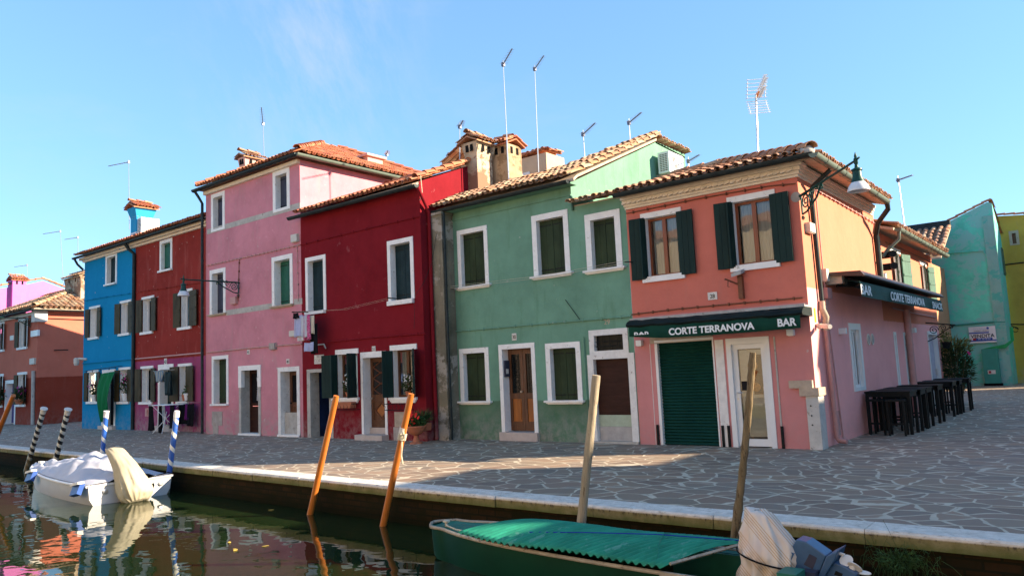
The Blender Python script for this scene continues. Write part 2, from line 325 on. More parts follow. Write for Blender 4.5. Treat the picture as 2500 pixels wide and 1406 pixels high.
P['cyan'] = plaster('mottled_turquoise_plaster', (.13, .60, .44), mottle=.25, wear=.4, stain=(.09, .40, .27), patchc=(.22, .52, .45), patch=.4, damp=.8)
P['yellow'] = plaster('mustard_yellow_plaster', (.46, .32, .06), mottle=.2, wear=.3, damp=.6)
P['chim1'] = plaster('crumbling_chimney_plaster', (.46, .38, .27), mottle=.45, wear=.9, stain=(.18, .13, .09), patchc=(.24, .15, .1), patch=.4)
P['chim2'] = plaster('ochre_chimney_plaster', (.42, .30, .19), mottle=.45, wear=.9, stain=(.16, .11, .07), patchc=(.25, .17, .1), patch=.3)
P['peach'] = plaster('pale_peach_plaster', (.55, .40, .27), mottle=.12, wear=.3)
P['flue'] = plaster('mouldy_grey_column_plaster', (.20, .18, .13), mottle=.5, wear=.8, stain=(.05, .05, .04), patchc=(.36, .33, .28), patch=.12)
P['chimblue'] = plaster('bright_blue_chimney_plaster', (.03, .28, .5), mottle=.06)
P['cream'] = plaster('pale_peach_cream_plaster', (.72, .56, .40), mottle=.1)
P['cream2'] = plaster('pale_yellow_cream_plaster', (.75, .62, .42), mottle=.1)
P['back'] = plaster('plain_ochre_plaster', (.45, .25, .14), mottle=.15)
# ---------------------------------------------------------------- mesh builder
def root_loc(o):
    v = Vector((0, 0, 0))
    while o is not None: v += o.location; o = o.parent
    return v
class MB:
    def __init__(s): s.v = []; s.f = []; s.mi = []; s.cur = 0; s.uv = None
    def add(s, vs, fs):
        n = len(s.v); s.v += [tuple(x) for x in vs]
        for f in fs: s.f.append(tuple(i+n for i in f)); s.mi.append(s.cur)
        return s
    def box(s, x0, x1, y0, y1, z0, z1):
        if x0 > x1: x0, x1 = x1, x0
        if y0 > y1: y0, y1 = y1, y0
        if z0 > z1: z0, z1 = z1, z0
        return s.add([(x0, y0, z0), (x1, y0, z0), (x1, y1, z0), (x0, y1, z0), (x0, y0, z1), (x1, y0, z1), (x1, y1, z1), (x0, y1, z1)],
              [(0, 3, 2, 1), (4, 5, 6, 7), (0, 1, 5, 4), (1, 2, 6, 5), (2, 3, 7, 6), (3, 0, 4, 7)])
    def obox(s, c, ax, ay, az):     # oriented box: centre and three half-vectors
        c, ax, ay, az = map(Vector, (c, ax, ay, az)); vs = [c+i*ax+j*ay+k*az for k in (-1, 1) for (i, j) in ((-1, -1), (1, -1), (1, 1), (-1, 1))]
        return s.add(vs, [(0, 3, 2, 1), (4, 5, 6, 7), (0, 1, 5, 4), (1, 2, 6, 5), (2, 3, 7, 6), (3, 0, 4, 7)])
    def bar(s, a, b, r, r2=None):
        return s.tube([a, b], r, 4) if r2 is None else s.tube([a, b], [r, r2], 6)
    def tube(s, pts, r, n=8, cap=True, closed=False):
        pts = [Vector(p) for p in pts]; k = len(pts); rs = r if isinstance(r, (list, tuple)) else [r]*k
        prev = None; vs = []
        for i, p in enumerate(pts):
            if closed: t = (pts[(i+1) % k]-pts[i-1])
            else: t = (pts[min(i+1, k-1)]-pts[max(i-1, 0)])
            if t.length < 1e-9: t = Vector((0, 0, 1))
            t.normalize()
            if prev is None:
                a = Vector((0, 0, 1)) if abs(t.z) < .9 else Vector((1, 0, 0)); prev = (a-a.dot(t)*t).normalized()
            else:
                q = prev-prev.dot(t)*t; prev = q.normalized() if q.length > 1e-6 else prev
            b = t.cross(prev)
            for j in range(n):
                an = 2*pi*j/n; vs.append(p+rs[i]*(cos(an)*prev+sin(an)*b))
        fs = []
        for i in range(k-1 if not closed else k):
            i2 = (i+1) % k
            for j in range(n): fs.append((i*n+j, i*n+(j+1) % n, i2*n+(j+1) % n, i2*n+j))
        if cap and not closed: fs += [tuple(range(n))[::-1], tuple((k-1)*n+j for j in range(n))]
        return s.add(vs, fs)
    def lathe(s, base, prof, n=20, axis=None):   # prof: (radius, height) along axis
        ax = Vector(axis or (0, 0, 1)).normalized(); a = Vector((1, 0, 0)) if abs(ax.x) < .9 else Vector((0, 1, 0))
        u = (a-a.dot(ax)*ax).normalized(); w = ax.cross(u); B = Vector(base); vs = []; fs = []
        for r, h in prof:
            for j in range(n): an = 2*pi*j/n; vs.append(B+ax*h+r*(cos(an)*u+sin(an)*w))
        for i in range(len(prof)-1):
            for j in range(n): fs.append((i*n+j, i*n+(j+1) % n, (i+1)*n+(j+1) % n, (i+1)*n+j))
        fs += [tuple(range(n))[::-1], tuple((len(prof)-1)*n+j for j in range(n))]
        return s.add(vs, fs)
    def poly(s, pts, th=None):   # polygon, optionally extruded by vector th
        n = len(pts)
        if th is None: return s.add(pts, [tuple(range(n))])
        th = Vector(th); vs = [Vector(p) for p in pts]+[Vector(p)+th for p in pts]
        return s.add(vs, [tuple(range(n))[::-1], tuple(range(n, 2*n))]+[(i, (i+1) % n, n+(i+1) % n, n+i) for i in range(n)])
    def build(s, name, mat, parent=None, label=None, smooth=False, kind=None, cat=None, group=None, uv=None):
        me = bpy.data.meshes.new(name); o = bpy.data.objects.new(name, me); COL.objects.link(o)
        org = root_loc(parent) if parent is not None else Vector((0, 0, 0))
        if parent is not None: o.parent = parent
        elif s.v and kind != 'structure':
            xs = list(zip(*s.v)); org = Vector(((min(xs[0])+max(xs[0]))/2, (min(xs[1])+max(xs[1]))/2, min(xs[2]))); o.location = org
        me.from_pydata([tuple(Vector(v)-org) for v in s.v], [], s.f)
        mats = mat if isinstance(mat, (list, tuple)) else [mat]
        for m in mats: me.materials.append(M[m] if isinstance(m, str) else m)
        if len(mats) > 1: me.polygons.foreach_set('material_index', s.mi)
        if smooth: me.polygons.foreach_set('use_smooth', [True]*len(me.polygons)); 
        if uv:
            l = me.uv_layers.new(name='UVMap')
            for lp in me.loops: l.data[lp.index].uv = uv[lp.vertex_index]
        me.update()
        if smooth == 'auto':
            me.set_sharp_from_angle(angle=radians(40))
        if label: o['label'] = label
        if kind: o['kind'] = kind
        if cat: o['category'] = cat
        if group: o['group'] = group
        return o
def thing(name, label, cat, loc=(0, 0, 0), group=None, rz=0):
    o = bpy.data.objects.new(name, None); COL.objects.link(o); o.location = loc; o.rotation_euler = (0, 0, rz)
    o['label'] = label; o['category'] = cat; o.empty_display_size = .2
    if group: o['group'] = group
    return o
def copytree(o, parent=None):
    c = o.copy(); COL.objects.link(c)
    if parent is not None: c.parent = parent; c.matrix_parent_inverse = o.matrix_parent_inverse.copy()
    for ch in list(o.children): copytree(ch, c)
    return c
# ---------------------------------------------------------------- wall frames
class Fr:
    def __init__(s, kind, v): s.k = kind; s.v = v
    def P(s, a, z, d=0): return (a, s.v+d, z) if s.k == 'F' else (s.v-d, a, z)      # d = depth into the wall
    def px(s, x, y, d=0):
        if s.k == 'F': h = hit(x, y, 1, s.v+d); return (h[0], h[2])
        h = hit(x, y, 0, s.v-d); return (h[1], h[2])
    def box(s, mb, a0, a1, z0, z1, d0, d1):
        p = s.P(a0, z0, d0); q = s.P(a1, z1, d1); return mb.box(p[0], q[0], p[1], q[1], p[2], q[2])
def facade(mb, fr, a0, a1, z0, z1, holes, d=0):
    holes = [h for h in holes if h[1] > a0 and h[0] < a1]
    A = sorted(set([a0, a1]+[x for h in holes for x in (max(a0, h[0]), min(a1, h[1]))])); Z = sorted(set([z0, z1]+[x for h in holes for x in h[2:4] if z0 < x < z1]))
    for i in range(len(A)-1):
        for j in range(len(Z)-1):
            ca, cz = (A[i]+A[i+1])/2, (Z[j]+Z[j+1])/2
            if any(h[0] < ca < h[1] and h[2] < cz < h[3] for h in holes): continue
            mb.add([fr.P(A[i], Z[j], d), fr.P(A[i+1], Z[j], d), fr.P(A[i+1], Z[j+1], d), fr.P(A[i], Z[j+1], d)], [(0, 1, 2, 3)])
def planks(mb, fr, a0, a1, z0, z1, d, th=.03, n=3, gap=.004):
    w = (a1-a0)/n
    for i in range(n): fr.box(mb, a0+i*w+gap/2, a0+(i+1)*w-gap/2, z0, z1, d, d+th)
def leaf(par, fr, a, sgn, w, z0, z1, mat, d=-.055, ang=0, n=3, bars=True):
    """open shutter leaf hinged at a, folding towards sgn, ang = opening away from the wall"""
    mb = MB(); up = (z1-z0)/2; ca, sa = cos(ang), sin(ang)
    o0 = Vector(fr.P(a, (z0+z1)/2, d)); e1 = Vector(fr.P(a+sgn, 0, 0))-Vector(fr.P(a, 0, 0)); en = Vector(fr.P(a, 0, -1))-Vector(fr.P(a, 0, 0))
    dirv = e1*ca+en*sa; nrm = en*ca-e1*sa
    for i in range(n):
        c = o0+dirv*(w*(i+.5)/n)+nrm*.0; mb.obox(c, dirv*(w/n/2-.0025), nrm*.016, Vector((0, 0, up)))
    if bars:
        for f in (.14, .5, .86):
            c = o0+dirv*(w/2)+nrm*.022; c.z = z0+(z1-z0)*f; mb.obox(c, dirv*(w/2-.02), nrm*.008, Vector((0, 0, .03 if n < 6 else .012)))
    return mb.build('shutter', mat, par)
def surround(par, fr, a0, a1, z0, z1, ft, depth, mat='white', top=None, bottom=True, proud=.02, name='window'):
    """stone frame with reveals; a0..z1 outer; returns the part and the clear opening"""
    mb = MB(); t = ft if top is None else top
    fr.box(mb, a0, a0+ft, z0, z1-t, -proud, depth); fr.box(mb, a1-ft, a1, z0, z1-t, -proud, depth); fr.box(mb, a0, a1, z1-t, z1, -proud-.002, depth)
    zb = z0
    if bottom: fr.box(mb, a0+ft, a1-ft, z0, z0+ft*.6, -proud, depth); zb = z0+ft*.6
    o = mb.build(name, mat, par)
    return o, (a0+ft, a1-ft, zb, z1-t)
def sill(par, fr, a0, a1, z, h=.08, out=.09, mat='white', mould=False):
    mb = MB(); fr.box(mb, a0, a1, z-h*(.5 if mould else 1), z, -out, .02)
    if mould: fr.box(mb, a0+.04, a1-.04, z-h*.8, z-h*.5, -out*.65, .02); fr.box(mb, a0+.07, a1-.07, z-h, z-h*.8, -out*.4, .02)
    return mb.build('sill', mat, par)
def closed(house, fr, tl, br, ft=.12, depth=.14, mat='white', shut='oliveshut', n=2, sl=True, slh=.09, mould=True, leaves=2, slmat=None, ext=.08):
    a0, z1 = fr.px(*tl); a1, z0 = fr.px(*br)
    w, (b0, b1, c0, c1) = surround(house, fr, a0, a1, z0, z1, ft, depth+.04, mat, bottom=not sl)
    mb = MB(); lw = (b1-b0)/leaves
    for i in range(leaves):
        planks(mb, fr, b0+i*lw+.004, b0+(i+1)*lw-.004, c0+.005, c1-.01, depth, .035, n)
        s = mb.build('shutter', shut, w); mb = MB()
        for f in (.1, .9): hb = MB(); fr.box(hb, b0+i*lw+.01, b0+(i+1)*lw-.05, c0+(c1-c0)*f-.012, c0+(c1-c0)*f+.012, depth-.012, depth); hb.build('strap_hinge', 'iron', s)
    if sl: sill(w, fr, a0-ext, a1+ext, z0, slh, .1, slmat or mat, mould)
    return (a0+ft*.5, a1-ft*.5, z0, z1-ft*.5)
def sash(w, fr, b0, b1, c0, c1, depth, mat='redwood', fw=.055, curtain=True, mull=1, glass=True):
    mb = MB()
    fr.box(mb, b0, b0+fw, c0, c1, depth, depth+.06); fr.box(mb, b1-fw, b1, c0, c1, depth, depth+.06)
    fr.box(mb, b0+fw, b1-fw, c1-fw, c1, depth, depth+.06); fr.box(mb, b0+fw, b1-fw, c0, c0+fw, depth, depth+.06)
    if mull:
        m = (b0+b1)/2; fr.box(mb, m-fw*.85, m+fw*.85, c0+fw, c1-fw, depth-.01, depth+.055)
    mb.build('window_frame', mat, w)
    if glass: g = MB(); g.add([fr.P(b0+fw, c0+fw, depth+.03), fr.P(b1-fw, c0+fw, depth+.03), fr.P(b1-fw, c1-fw, depth+.03), fr.P(b0+fw, c1-fw, depth+.03)], [(0, 1, 2, 3)]); g.build('pane', 'glass', w)
    if curtain:
        cu = MB(); n = 40; pts = []
        rng = [(b0+fw, b1-fw)] if curtain is True else curtain
        for (q0, q1) in rng:
            vs = []; 
            for i in range(n+1):
                a = q0+(q1-q0)*i/n; dd = depth+.12+.025*sin(i*1.9)
                vs += [fr.P(a, c0+fw*.5, dd), fr.P(a, c1-fw*.5, dd)]
            cu.add(vs, [(2*i, 2*i+2, 2*i+3, 2*i+1) for i in range(n)])
        cu.build('curtain', 'curtain', w, smooth=True)
    bk = MB(); fr.box(bk, b0-.3, b1+.3, c0-.1, c1+.1, depth+.9, depth+.95); bk.build('dark_backing', 'dark', w)  # near-black sheet painted in for the shade of the room behind
def openwin(house, fr, lt, lb, ls, sb, depth=.16, mat='white', frame='pvc', curt=True, lh=.1, sh=.09, inset=.1, jamb='white', mould=False, glass=True, mull=1):
    """lintel spans px lt->lb (top edge), sill spans px ls->sb (top edge)"""
    a0, z1 = fr.px(*lt); a1, z1b = fr.px(*lb); s0, z0 = fr.px(*ls); s1, z0b = fr.px(*sb)
    z1 = (z1+z1b)/2; z0 = (z0+z0b)/2; mb = MB()
    fr.box(mb, a0, a1, z1-lh, z1, -.03, depth+.05)
    b0, b1 = max(a0, s0)+inset, min(a1, s1)-inset
    fr.box(mb, b0-.03, b0, z0, z1-lh, .001, depth+.05); fr.box(mb, b1, b1+.03, z0, z1-lh, .001, depth+.05)
    w = mb.build('window', mat, house)
    sill(w, fr, s0, s1, z0, sh, .07, mat, mould)
    sash(w, fr, b0, b1, z0, z1-lh, depth, frame, .05, curt, mull, glass)
    return w, (b0, b1, z0, z1-lh), (b0-.015, b1+.015, z0-.01, z1-lh+.01)
# ---------------------------------------------------------------- roofs
def inpoly(p, poly):
    x, y = p; c = False; n = len(poly)
    for i in range(n):
        x1, y1 = poly[i]; x2, y2 = poly[(i+1) % n]
        if (y1 > y) != (y2 > y) and x < (x2-x1)*(y-y1)/(y2-y1)+x1: c = not c
    return c
def roof_tiles(mb, O, U, S, poly, pitch=.19, course=.36, r=.072, seed=1, jit=1.):
    """cover tiles over pan tiles on the plane through O spanned by U (along the eave) and S (up the slope)"""
    rd = random.Random(seed); O = Vector(O); U = Vector(U).normalized(); S = Vector(S).normalized(); Nn = U.cross(S)
    if Nn.z < 0: Nn = -Nn
    u0 = min(p[0] for p in poly); u1 = max(p[0] for p in poly); s0 = min(p[1] for p in poly); s1 = max(p[1] for p in poly)
    for i in range(int((u1-u0)/pitch)+1):
        for j in range(int((s1-s0)/course)+1):
            u = u0+(i+.5)*pitch; s = s0+j*course
            if not inpoly((u, s+course*.4), poly): continue
            for kind in (0, 1):
                uu = u if kind == 0 else u+pitch/2
                if kind and not inpoly((uu, s+course*.4), poly): continue
                du = rd.gauss(0, .006)*jit; rot = rd.gauss(0, .018)*jit; lift = rd.gauss(0, .005)*jit; ds = rd.gauss(0, .012)*jit
                r0 = r*(1.0 if kind == 0 else .95); r1 = r*.82; ln = course+.06; vs = []; K = 6
                for (ss, rr, hh) in ((s-.03+ds, r0, .035), (s-.03+ln+ds, r1, .012)):
                    for t in (0, .014):
                        for k in range(K+1):
                            an = pi*k/K; cx = -cos(an)*(rr-t*.0-(.0 if t == 0 else .014)); cz = sin(an)*(rr-(0 if t == 0 else .014))*.85
                            if kind: cz = -cz*.8+.02; base = hh+.02
                            else: base = hh+.035
                            off = uu+cx+du+rot*(ss-s)
                            vs.append(O+U*off+S*ss+Nn*(base+cz+lift+.03))
                n = K+1; fs = []
                for k in range(K):
                    fs += [(k, k+1, 2*n+k+1, 2*n+k), (n+k+1, n+k, 3*n+k, 3*n+k+1), (k, n+k, n+k+1, k+1)]
                mb.add(vs, fs)
def ridge(mb, A, B, r=.11, course=.38, seed=3):
    rd = random.Random(seed); A = Vector(A); B = Vector(B); T = B-A; Ln = T.length; T.normalize(); W = T.cross(Vector((0, 0, 1))).normalized(); Up = W.cross(T)
    if Up.z < 0: Up = -Up
    for i in range(int(Ln/course)+1):
        vs = []; K = 6; j = rd.gauss(0, .008)
        for (s, rr, hh) in ((i*course-.02, r, .03), (min(i*course+course+.05, Ln+.1), r*.85, .0)):
            for t in (0, .016):
                for k in range(K+1):
                    an = pi*k/K; vs.append(A+T*s+W*(-cos(an)*(rr-t)+j)+Up*(sin(an)*(rr-t)*.9+hh+.03))
        n = K+1; fs = []
        for k in range(K): fs += [(k, k+1, 2*n+k+1, 2*n+k), (n+k+1, n+k, 3*n+k, 3*n+k+1), (k, n+k, n+k+1, k+1)]
        mb.add(vs, fs)
def gutter(par, A, B, r=.075, mat='gutter', name='gutter', seams=0):
    A = Vector(A); B = Vector(B); T = (B-A).normalized(); W = T.cross(Vector((0, 0, 1))).normalized(); mb = MB(); K = 8; vs = []
    for p in (A, B):
        for rr in (r, r-.008):
            for k in range(K+1): an = pi+pi*k/K; vs.append(p+W*cos(an)*rr+Vector((0, 0, sin(an)*rr)))
    n = K+1; fs = []
    for k in range(K): fs += [(k, k+1, 2*n+k+1, 2*n+k), (n+k+1, n+k, 3*n+k, 3*n+k+1)]
    fs += [(0, 2*n, 3*n, n), (K, n+K, 3*n+K, 2*n+K)]
    fs += [tuple(range(n)), tuple(range(2*n, 3*n))[::-1]]
    mb.add(vs, fs)
    Ln = (B-A).length
    if seams:
        for i in range(1, int(Ln/seams)):
            c = A+T*i*seams; mb.tube([c+W*cos(pi+pi*k/8)*(r+.004)+Vector((0, 0, sin(pi+pi*k/8)*(r+.004))) for k in range(9)], .007, 5)
    return mb.build(name, mat, par, smooth='auto')
def pipe(par, pts, r, mat, name='downpipe', rings=True):
    mb = MB(); mb.tube(pts, r, 10)
    if rings:
        for a, b in zip(pts[:-1], pts[1:]):
            a, b = Vector(a), Vector(b)
            if (b-a).length > 1.2:
                for k in range(1, int((b-a).length/1.3)+1): c = a.lerp(b, k/(int((b-a).length/1.3)+1)); d = (b-a).normalized()*.02; mb.tube([c-d, c+d], r+.008, 10)
    return mb.build(name, mat, par, smooth='auto')
def text(par, s, fr, a, z, size, mat, d=-.01, xs=1., name='lettering', clip=None, align='LEFT', th=.002, slope=0, bold=0, fitw=None):
    cu = bpy.data.curves.new('t', 'FONT'); cu.body = s; cu.size = size; cu.extrude = th; cu.align_x = align; cu.offset = bold
    tmp = bpy.data.objects.new('t', cu); COL.objects.link(tmp); dg = bpy.context.evaluated_depsgraph_get(); me = bpy.data.meshes.new_from_object(tmp.evaluated_get(dg))
    bpy.data.objects.remove(tmp)
    if fitw: xx = [v.co.x for v in me.vertices]; xs = fitw/(max(xx)-min(xx))
    mb = MB(); vs = []
    for v in me.vertices:
        x = v.co.x*xs; y = v.co.y
        if clip and y < clip: y = clip
        vs.append(fr.P(a+x, z+y+slope*x, d-v.co.z))
    mb.add(vs, [tuple(p.vertices) for p in me.polygons]); bpy.data.meshes.remove(me)
    return mb.build(name, mat, par)
# ================================================================ SETTING
def flat(name, pts, z, mat):
    mb = MB(); mb.add([(x, y, z) for x, y in pts], [tuple(range(len(pts)))]); return mb.build(name, mat, kind='structure')
QY = [(-120, -4.2), (-40, -5.3), (-24, -5.92), (-9.6, -6.36), (-3.6, -6.52), (4.2, -6.46), (30, -6.4)]      # canal edge of the quay
def off(d): return [(x, y+d) for x, y in QY]
flat('pavement', off(.38)+[(400, 10), (400, 400), (-400, 400), (-400, 0)], 0, 'paving')
mb = MB(); rd = random.Random(3); xs = []
for (x0, y0), (x1, y1) in zip(QY[:-1], QY[1:]):
    Ls = math.hypot(x1-x0, y1-y0); k = max(1, int(Ls/1.45))
    for i in range(k): xs.append(((x0+(x1-x0)*i/k, y0+(y1-y0)*i/k), (x0+(x1-x0)*(i+1)/k, y0+(y1-y0)*(i+1)/k)))
for (a, b) in xs:
    j = rd.gauss(0, .006); g = .004; dx = b[0]-a[0]; t0 = g/dx; A = (a[0]+g, a[1]+j); B = (b[0]-g, b[1]+j+rd.gauss(0, .004)); zt = .012+rd.gauss(0, .003)
    n = 6; vs = []
    for i in range(n+1):
        f = i/n; x = A[0]+(B[0]-A[0])*f; y = A[1]+(B[1]-A[1])*f; w = rd.gauss(0, .004)
        vs += [(x, y+.4, zt), (x, y+.02+w, zt), (x, y+w, zt-.02), (x, y+w*1.5, -.13), (x, y+.1, -.14)]
    fs = [(5*i+k, 5*i+5+k, 5*i+6+k, 5*i+1+k) for i in range(n) for k in range(4)]+[(0, 1, 2, 3, 4), tuple(5*n+k for k in (4, 3, 2, 1, 0))]
    mb.add(vs, fs)
mb.build('quay_edge', 'coping', kind='structure')
mb = MB()
for (x0, y0), (x1, y1) in zip(QY[:-1], QY[1:]): mb.add([(x0, y0+.06, -.12), (x1, y1+.06, -.12), (x1, y1+.0, -1.6), (x0, y0+.0, -1.6)], [(0, 1, 2, 3)])
mb.build('quay_wall', 'brick', kind='structure')
flat('canal_water', [(-120, -3.5), (-120, -60), (40, -60), (40, -5)], -.52, 'water')
# opposite bank that the photographer stands on
flat('opposite_bank_pavement', [(-40, -13.6), (-40, -300), (300, -300), (300, -13.4)], -.004, 'paving')
mb = MB(); mb.box(-40, 60, -13.7, -13.6, -1.6, .01); mb.build('opposite_quay_wall', 'coping', kind='structure')

# ================================================================ HOUSE HELPERS
def body(mb, x0, x1, y0, y1, zt, front=True, right=True, left=True, fh=None, rh=None, zr=None):
    if front: facade(mb, Fr('F', y0), x0, x1, 0, zt, fh or [])
    if right: facade(mb, Fr('S', x1), y0, y1, 0, zr or zt, rh or [])
    if left: mb.add([(x0, y0, 0), (x0, y1, 0), (x0, y1, zt), (x0, y0, zt)], [(0, 1, 2, 3)])
    mb.add([(x0, y1, 0), (x1, y1, 0), (x1, y1, zt), (x0, y1, zt)], [(0, 1, 2, 3)])
def slab(mb, pts, th=.07): mb.poly(pts, (0, 0, -th))
def numplate(house, fr, x, y, s, w=.2, h=.15):
    a, z = fr.px(x, y); mb = MB(); fr.box(mb, a-w/2, a+w/2, z-h/2, z+h/2, -.015, 0); pl = mb.build('number_plate', 'plate', house)
    text(pl, s, fr, a, z-h*.3, h*.78, 'ink', -.02, .9, 'number', align='CENTER')
def boxpart(house, fr, x0, y0, x1, y1, name='junction_box', mat='beigebox', out=.1):
    a0, z1 = fr.px(x0, y0); a1, z0 = fr.px(x1, y1); mb = MB(); fr.box(mb, a0, a1, z0, z1, -out, 0); fr.box(mb, a0+.015, a1-.015, z0-.015, z0, -out*.8, -.01)
    return mb.build(name, mat, house)
def cablepx(house, fr, pts, r=.012, mat='iron', name='cable', d=-.03, clips=0):
    mb = MB(); P3 = [fr.P(*fr.px(*p), d) for p in pts]; mb.tube(P3, r, 6)
    if clips:
        for A, B in zip(P3[:-1], P3[1:]):
            A, B = Vector(A), Vector(B); n = int((B-A).length/clips)
            for i in range(n): c = A.lerp(B, (i+.5)/n); mb.box(c.x-.012, c.x+.012, c.y-.02, c.y+.03, c.z-.03, c.z+.03)
    return mb.build(name, mat, house)
def chimney(par, x0, x1, y0, y1, z0, z1, mat, tiles='tiles', band=None, flare=.0, slots=True, axis='y', seed=5):
    mb = MB()
    if flare:
        zf = z1-.45
        mb.box(x0, x1, y0, y1, z0, zf)
        a = [(x0, y0), (x1, y0), (x1, y1), (x0, y1)]; b = [(x0-flare, y0-flare), (x1+flare, y0-flare), (x1+flare, y1+flare), (x0-flare, y1+flare)]
        vs = [(p[0], p[1], zf) for p in a]+[(p[0], p[1], z1) for p in b]; mb.add(vs, [(i, (i+1) % 4, 4+(i+1) % 4, 4+i) for i in range(4)]+[(4, 5, 6, 7)])
    else: mb.box(x0, x1, y0, y1, z0, z1)
    c = mb.build('chimney', mat, par); ov = .09+flare
    if slots:
        zc = z1-.17
        for i in range(2):
            yy = y0+(y1-y0)*(i+.75)/2.5; s = MB(); s.box(x1+flare*.8, x1+flare*.8+.012, yy-.05, yy+.05, zc-.1, zc+.1); s.build('dark_slot_plate', 'dark', c)  # dark plates on the faces, colour in place of shaded smoke openings
            xx = x0+(x1-x0)*(i+.75)/2.5; s = MB(); s.box(xx-.05, xx+.05, y0-flare*.8-.012, y0-flare*.8, zc-.1, zc+.1); s.build('dark_slot_plate', 'dark', c)
    t = MB()
    if axis == 'y':      # ridge runs along Y, slopes fall to +-X
        xm = (x0+x1)/2; hw = (x1-x0)/2+ov; sl = .45; n = math.hypot(1, sl); ln = hw*n
        for sg in (1, -1):
            O = (xm+sg*hw, y0-ov, z1-.02); S = (-sg/n, 0, sl/n); roof_tiles(t, O, (0, 1, 0), S, [(0, 0), (y1-y0+2*ov, 0), (y1-y0+2*ov, ln), (0, ln)], .15, .26, .06, seed)
            slab(t, [(xm+sg*hw, y0-ov, z1), (xm+sg*hw, y1+ov, z1), (xm, y1+ov, z1+hw*sl), (xm, y0-ov, z1+hw*sl)], .04)
        ridge(t, (xm, y0-ov, z1+hw*sl+.06), (xm, y1+ov-.2, z1+hw*sl+.06), .1, .35)
    else:
        ym = (y0+y1)/2; hw = (y1-y0)/2+ov; sl = .45; n = math.hypot(1, sl); ln = hw*n
        for sg in (1, -1):
            O = (x0-ov, ym+sg*hw, z1-.02); S = (0, -sg/n, sl/n); roof_tiles(t, O, (1, 0, 0), S, [(0, 0), (x1-x0+2*ov, 0), (x1-x0+2*ov, ln), (0, ln)], .15, .26, .06, seed)
            slab(t, [(x0-ov, ym+sg*hw, z1), (x1+ov, ym+sg*hw, z1), (x1+ov, ym, z1+hw*sl), (x0-ov, ym, z1+hw*sl)], .04)
        ridge(t, (x0-ov, ym, z1+hw*sl+.06), (x1+ov-.2, ym, z1+hw*sl+.06), .1, .35)
    t.build('chimney_cap', tiles, c)
    return c
def doorframe(house, fr, a0, a1, z0, z1, ft, depth, mat='white', top=None):
    o, c = surround(house, fr, a0, a1, z0, z1, ft, depth, mat, top, False, name='door_frame'); return o, c

# ================================================================ BAR HOUSE
F0 = Fr('F', 0); SX = Fr('S', .3)
bar = thing('bar_house', 'salmon and pink corner bar with brown framed windows and green roller shutter', 'house', (-1.6, 0, 0))
w1, o1, h1 = openwin(bar, F0, (1563.8, 524.6), (1662.4, 504.4), (1571.8, 678), (1674.2, 665), .13, frame='redwood', curt=True, lh=.12, sh=.12, inset=.1)
w2, o2, h2 = openwin(bar, F0, (1774.4, 483.6), (1891.2, 462.2), (1785.6, 651), (1905.6, 635), .13, frame='redwood', curt=True, lh=.12, sh=.12, inset=.1)
for w, o in ((w1, o1), (w2, o2)):
    lw = (o[1]-o[0])*.52
    leaf(w, F0, o[0], -1, lw*.9, o[2]-.05, o[3]+.02, 'greenshut', -.05, .12, 3, False)
    leaf(w, F0, o[0]+.0, 1, .17, o[2]-.03, o[3], 'greenshut', -.02, radians(105), 2, False)
    leaf(w, F0, o[1], 1, lw*.95, o[2]-.05, o[3]+.02, 'greenshut', -.05, .1, 3, False)
    # little iron shutter catch on each leaf
def p0(x, y): return F0.px(x, y)
# ground floor openings
ra0, rz1 = p0(1604, 837); ra1 = p0(1757, 1087)[0]; rz0 = 0
da0, dz1 = p0(1771.5, 827); da1, dz0 = p0(1899, 1089)
holes = [h1, h2, (ra0, ra1, -1, rz1), (da0+.03, da1-.03, -1, dz1-.03)]
side_holes = []
# side windows (plastic)
def pvcwin(tl, br, ft=.12):
    a0, z1 = SX.px(*tl); a1, z0 = SX.px(*br); w, (b0, b1, c0, c1) = surround(bar, SX, a0, a1, z0, z1, ft, .12, 'pvc', proud=.015)
    sash(w, SX, b0, b1, c0, c1, .05, 'pvc', .05, True, 1)
    mb = MB(); 
    return (a0+.04, a1-.04, z0+.04, z1-.04)
side_holes += [pvcwin((2069.6, 788.3), (2113.7, 951), .14)]
mb = MB(); body(mb, -3.46, .3, 0, 5.72, 5.2, fh=holes, right=False, left=True); wallb = mb.build('wall', P['salmon'], bar); mb = MB(); facade(mb, SX, 0, 5.72, 0, 5.2, side_holes); mb.build('wall', P['side'], bar)
# roller shutter
mb = MB(); n = 34
for i in range(n):
    z0 = i*rz1/n; z1 = (i+1)*rz1/n
    mb.add([(ra0, .09, z0), (ra1, .09, z0), (ra1, .065, z0+(z1-z0)*.35), (ra0, .065, z0+(z1-z0)*.35), (ra1, .09, z1-.006), (ra0, .09, z1-.006)], [(0, 1, 2, 3), (3, 2, 4, 5)])
mb.box(ra0-.02, ra1+.02, .1, .12, 0, rz1+.02); rs = mb.build('roller_shutter', 'roller', bar)
mb = MB(); mb.box(ra0-.06, ra0, -.012, .1, 0, rz1); mb.box(ra1, ra1+.03, -.012, .1, 0, rz1); mb.box(ra0-.06, ra1+.03, -.014, .1, rz1, rz1+.05); mb.build('shutter_guide', 'pvc', rs)
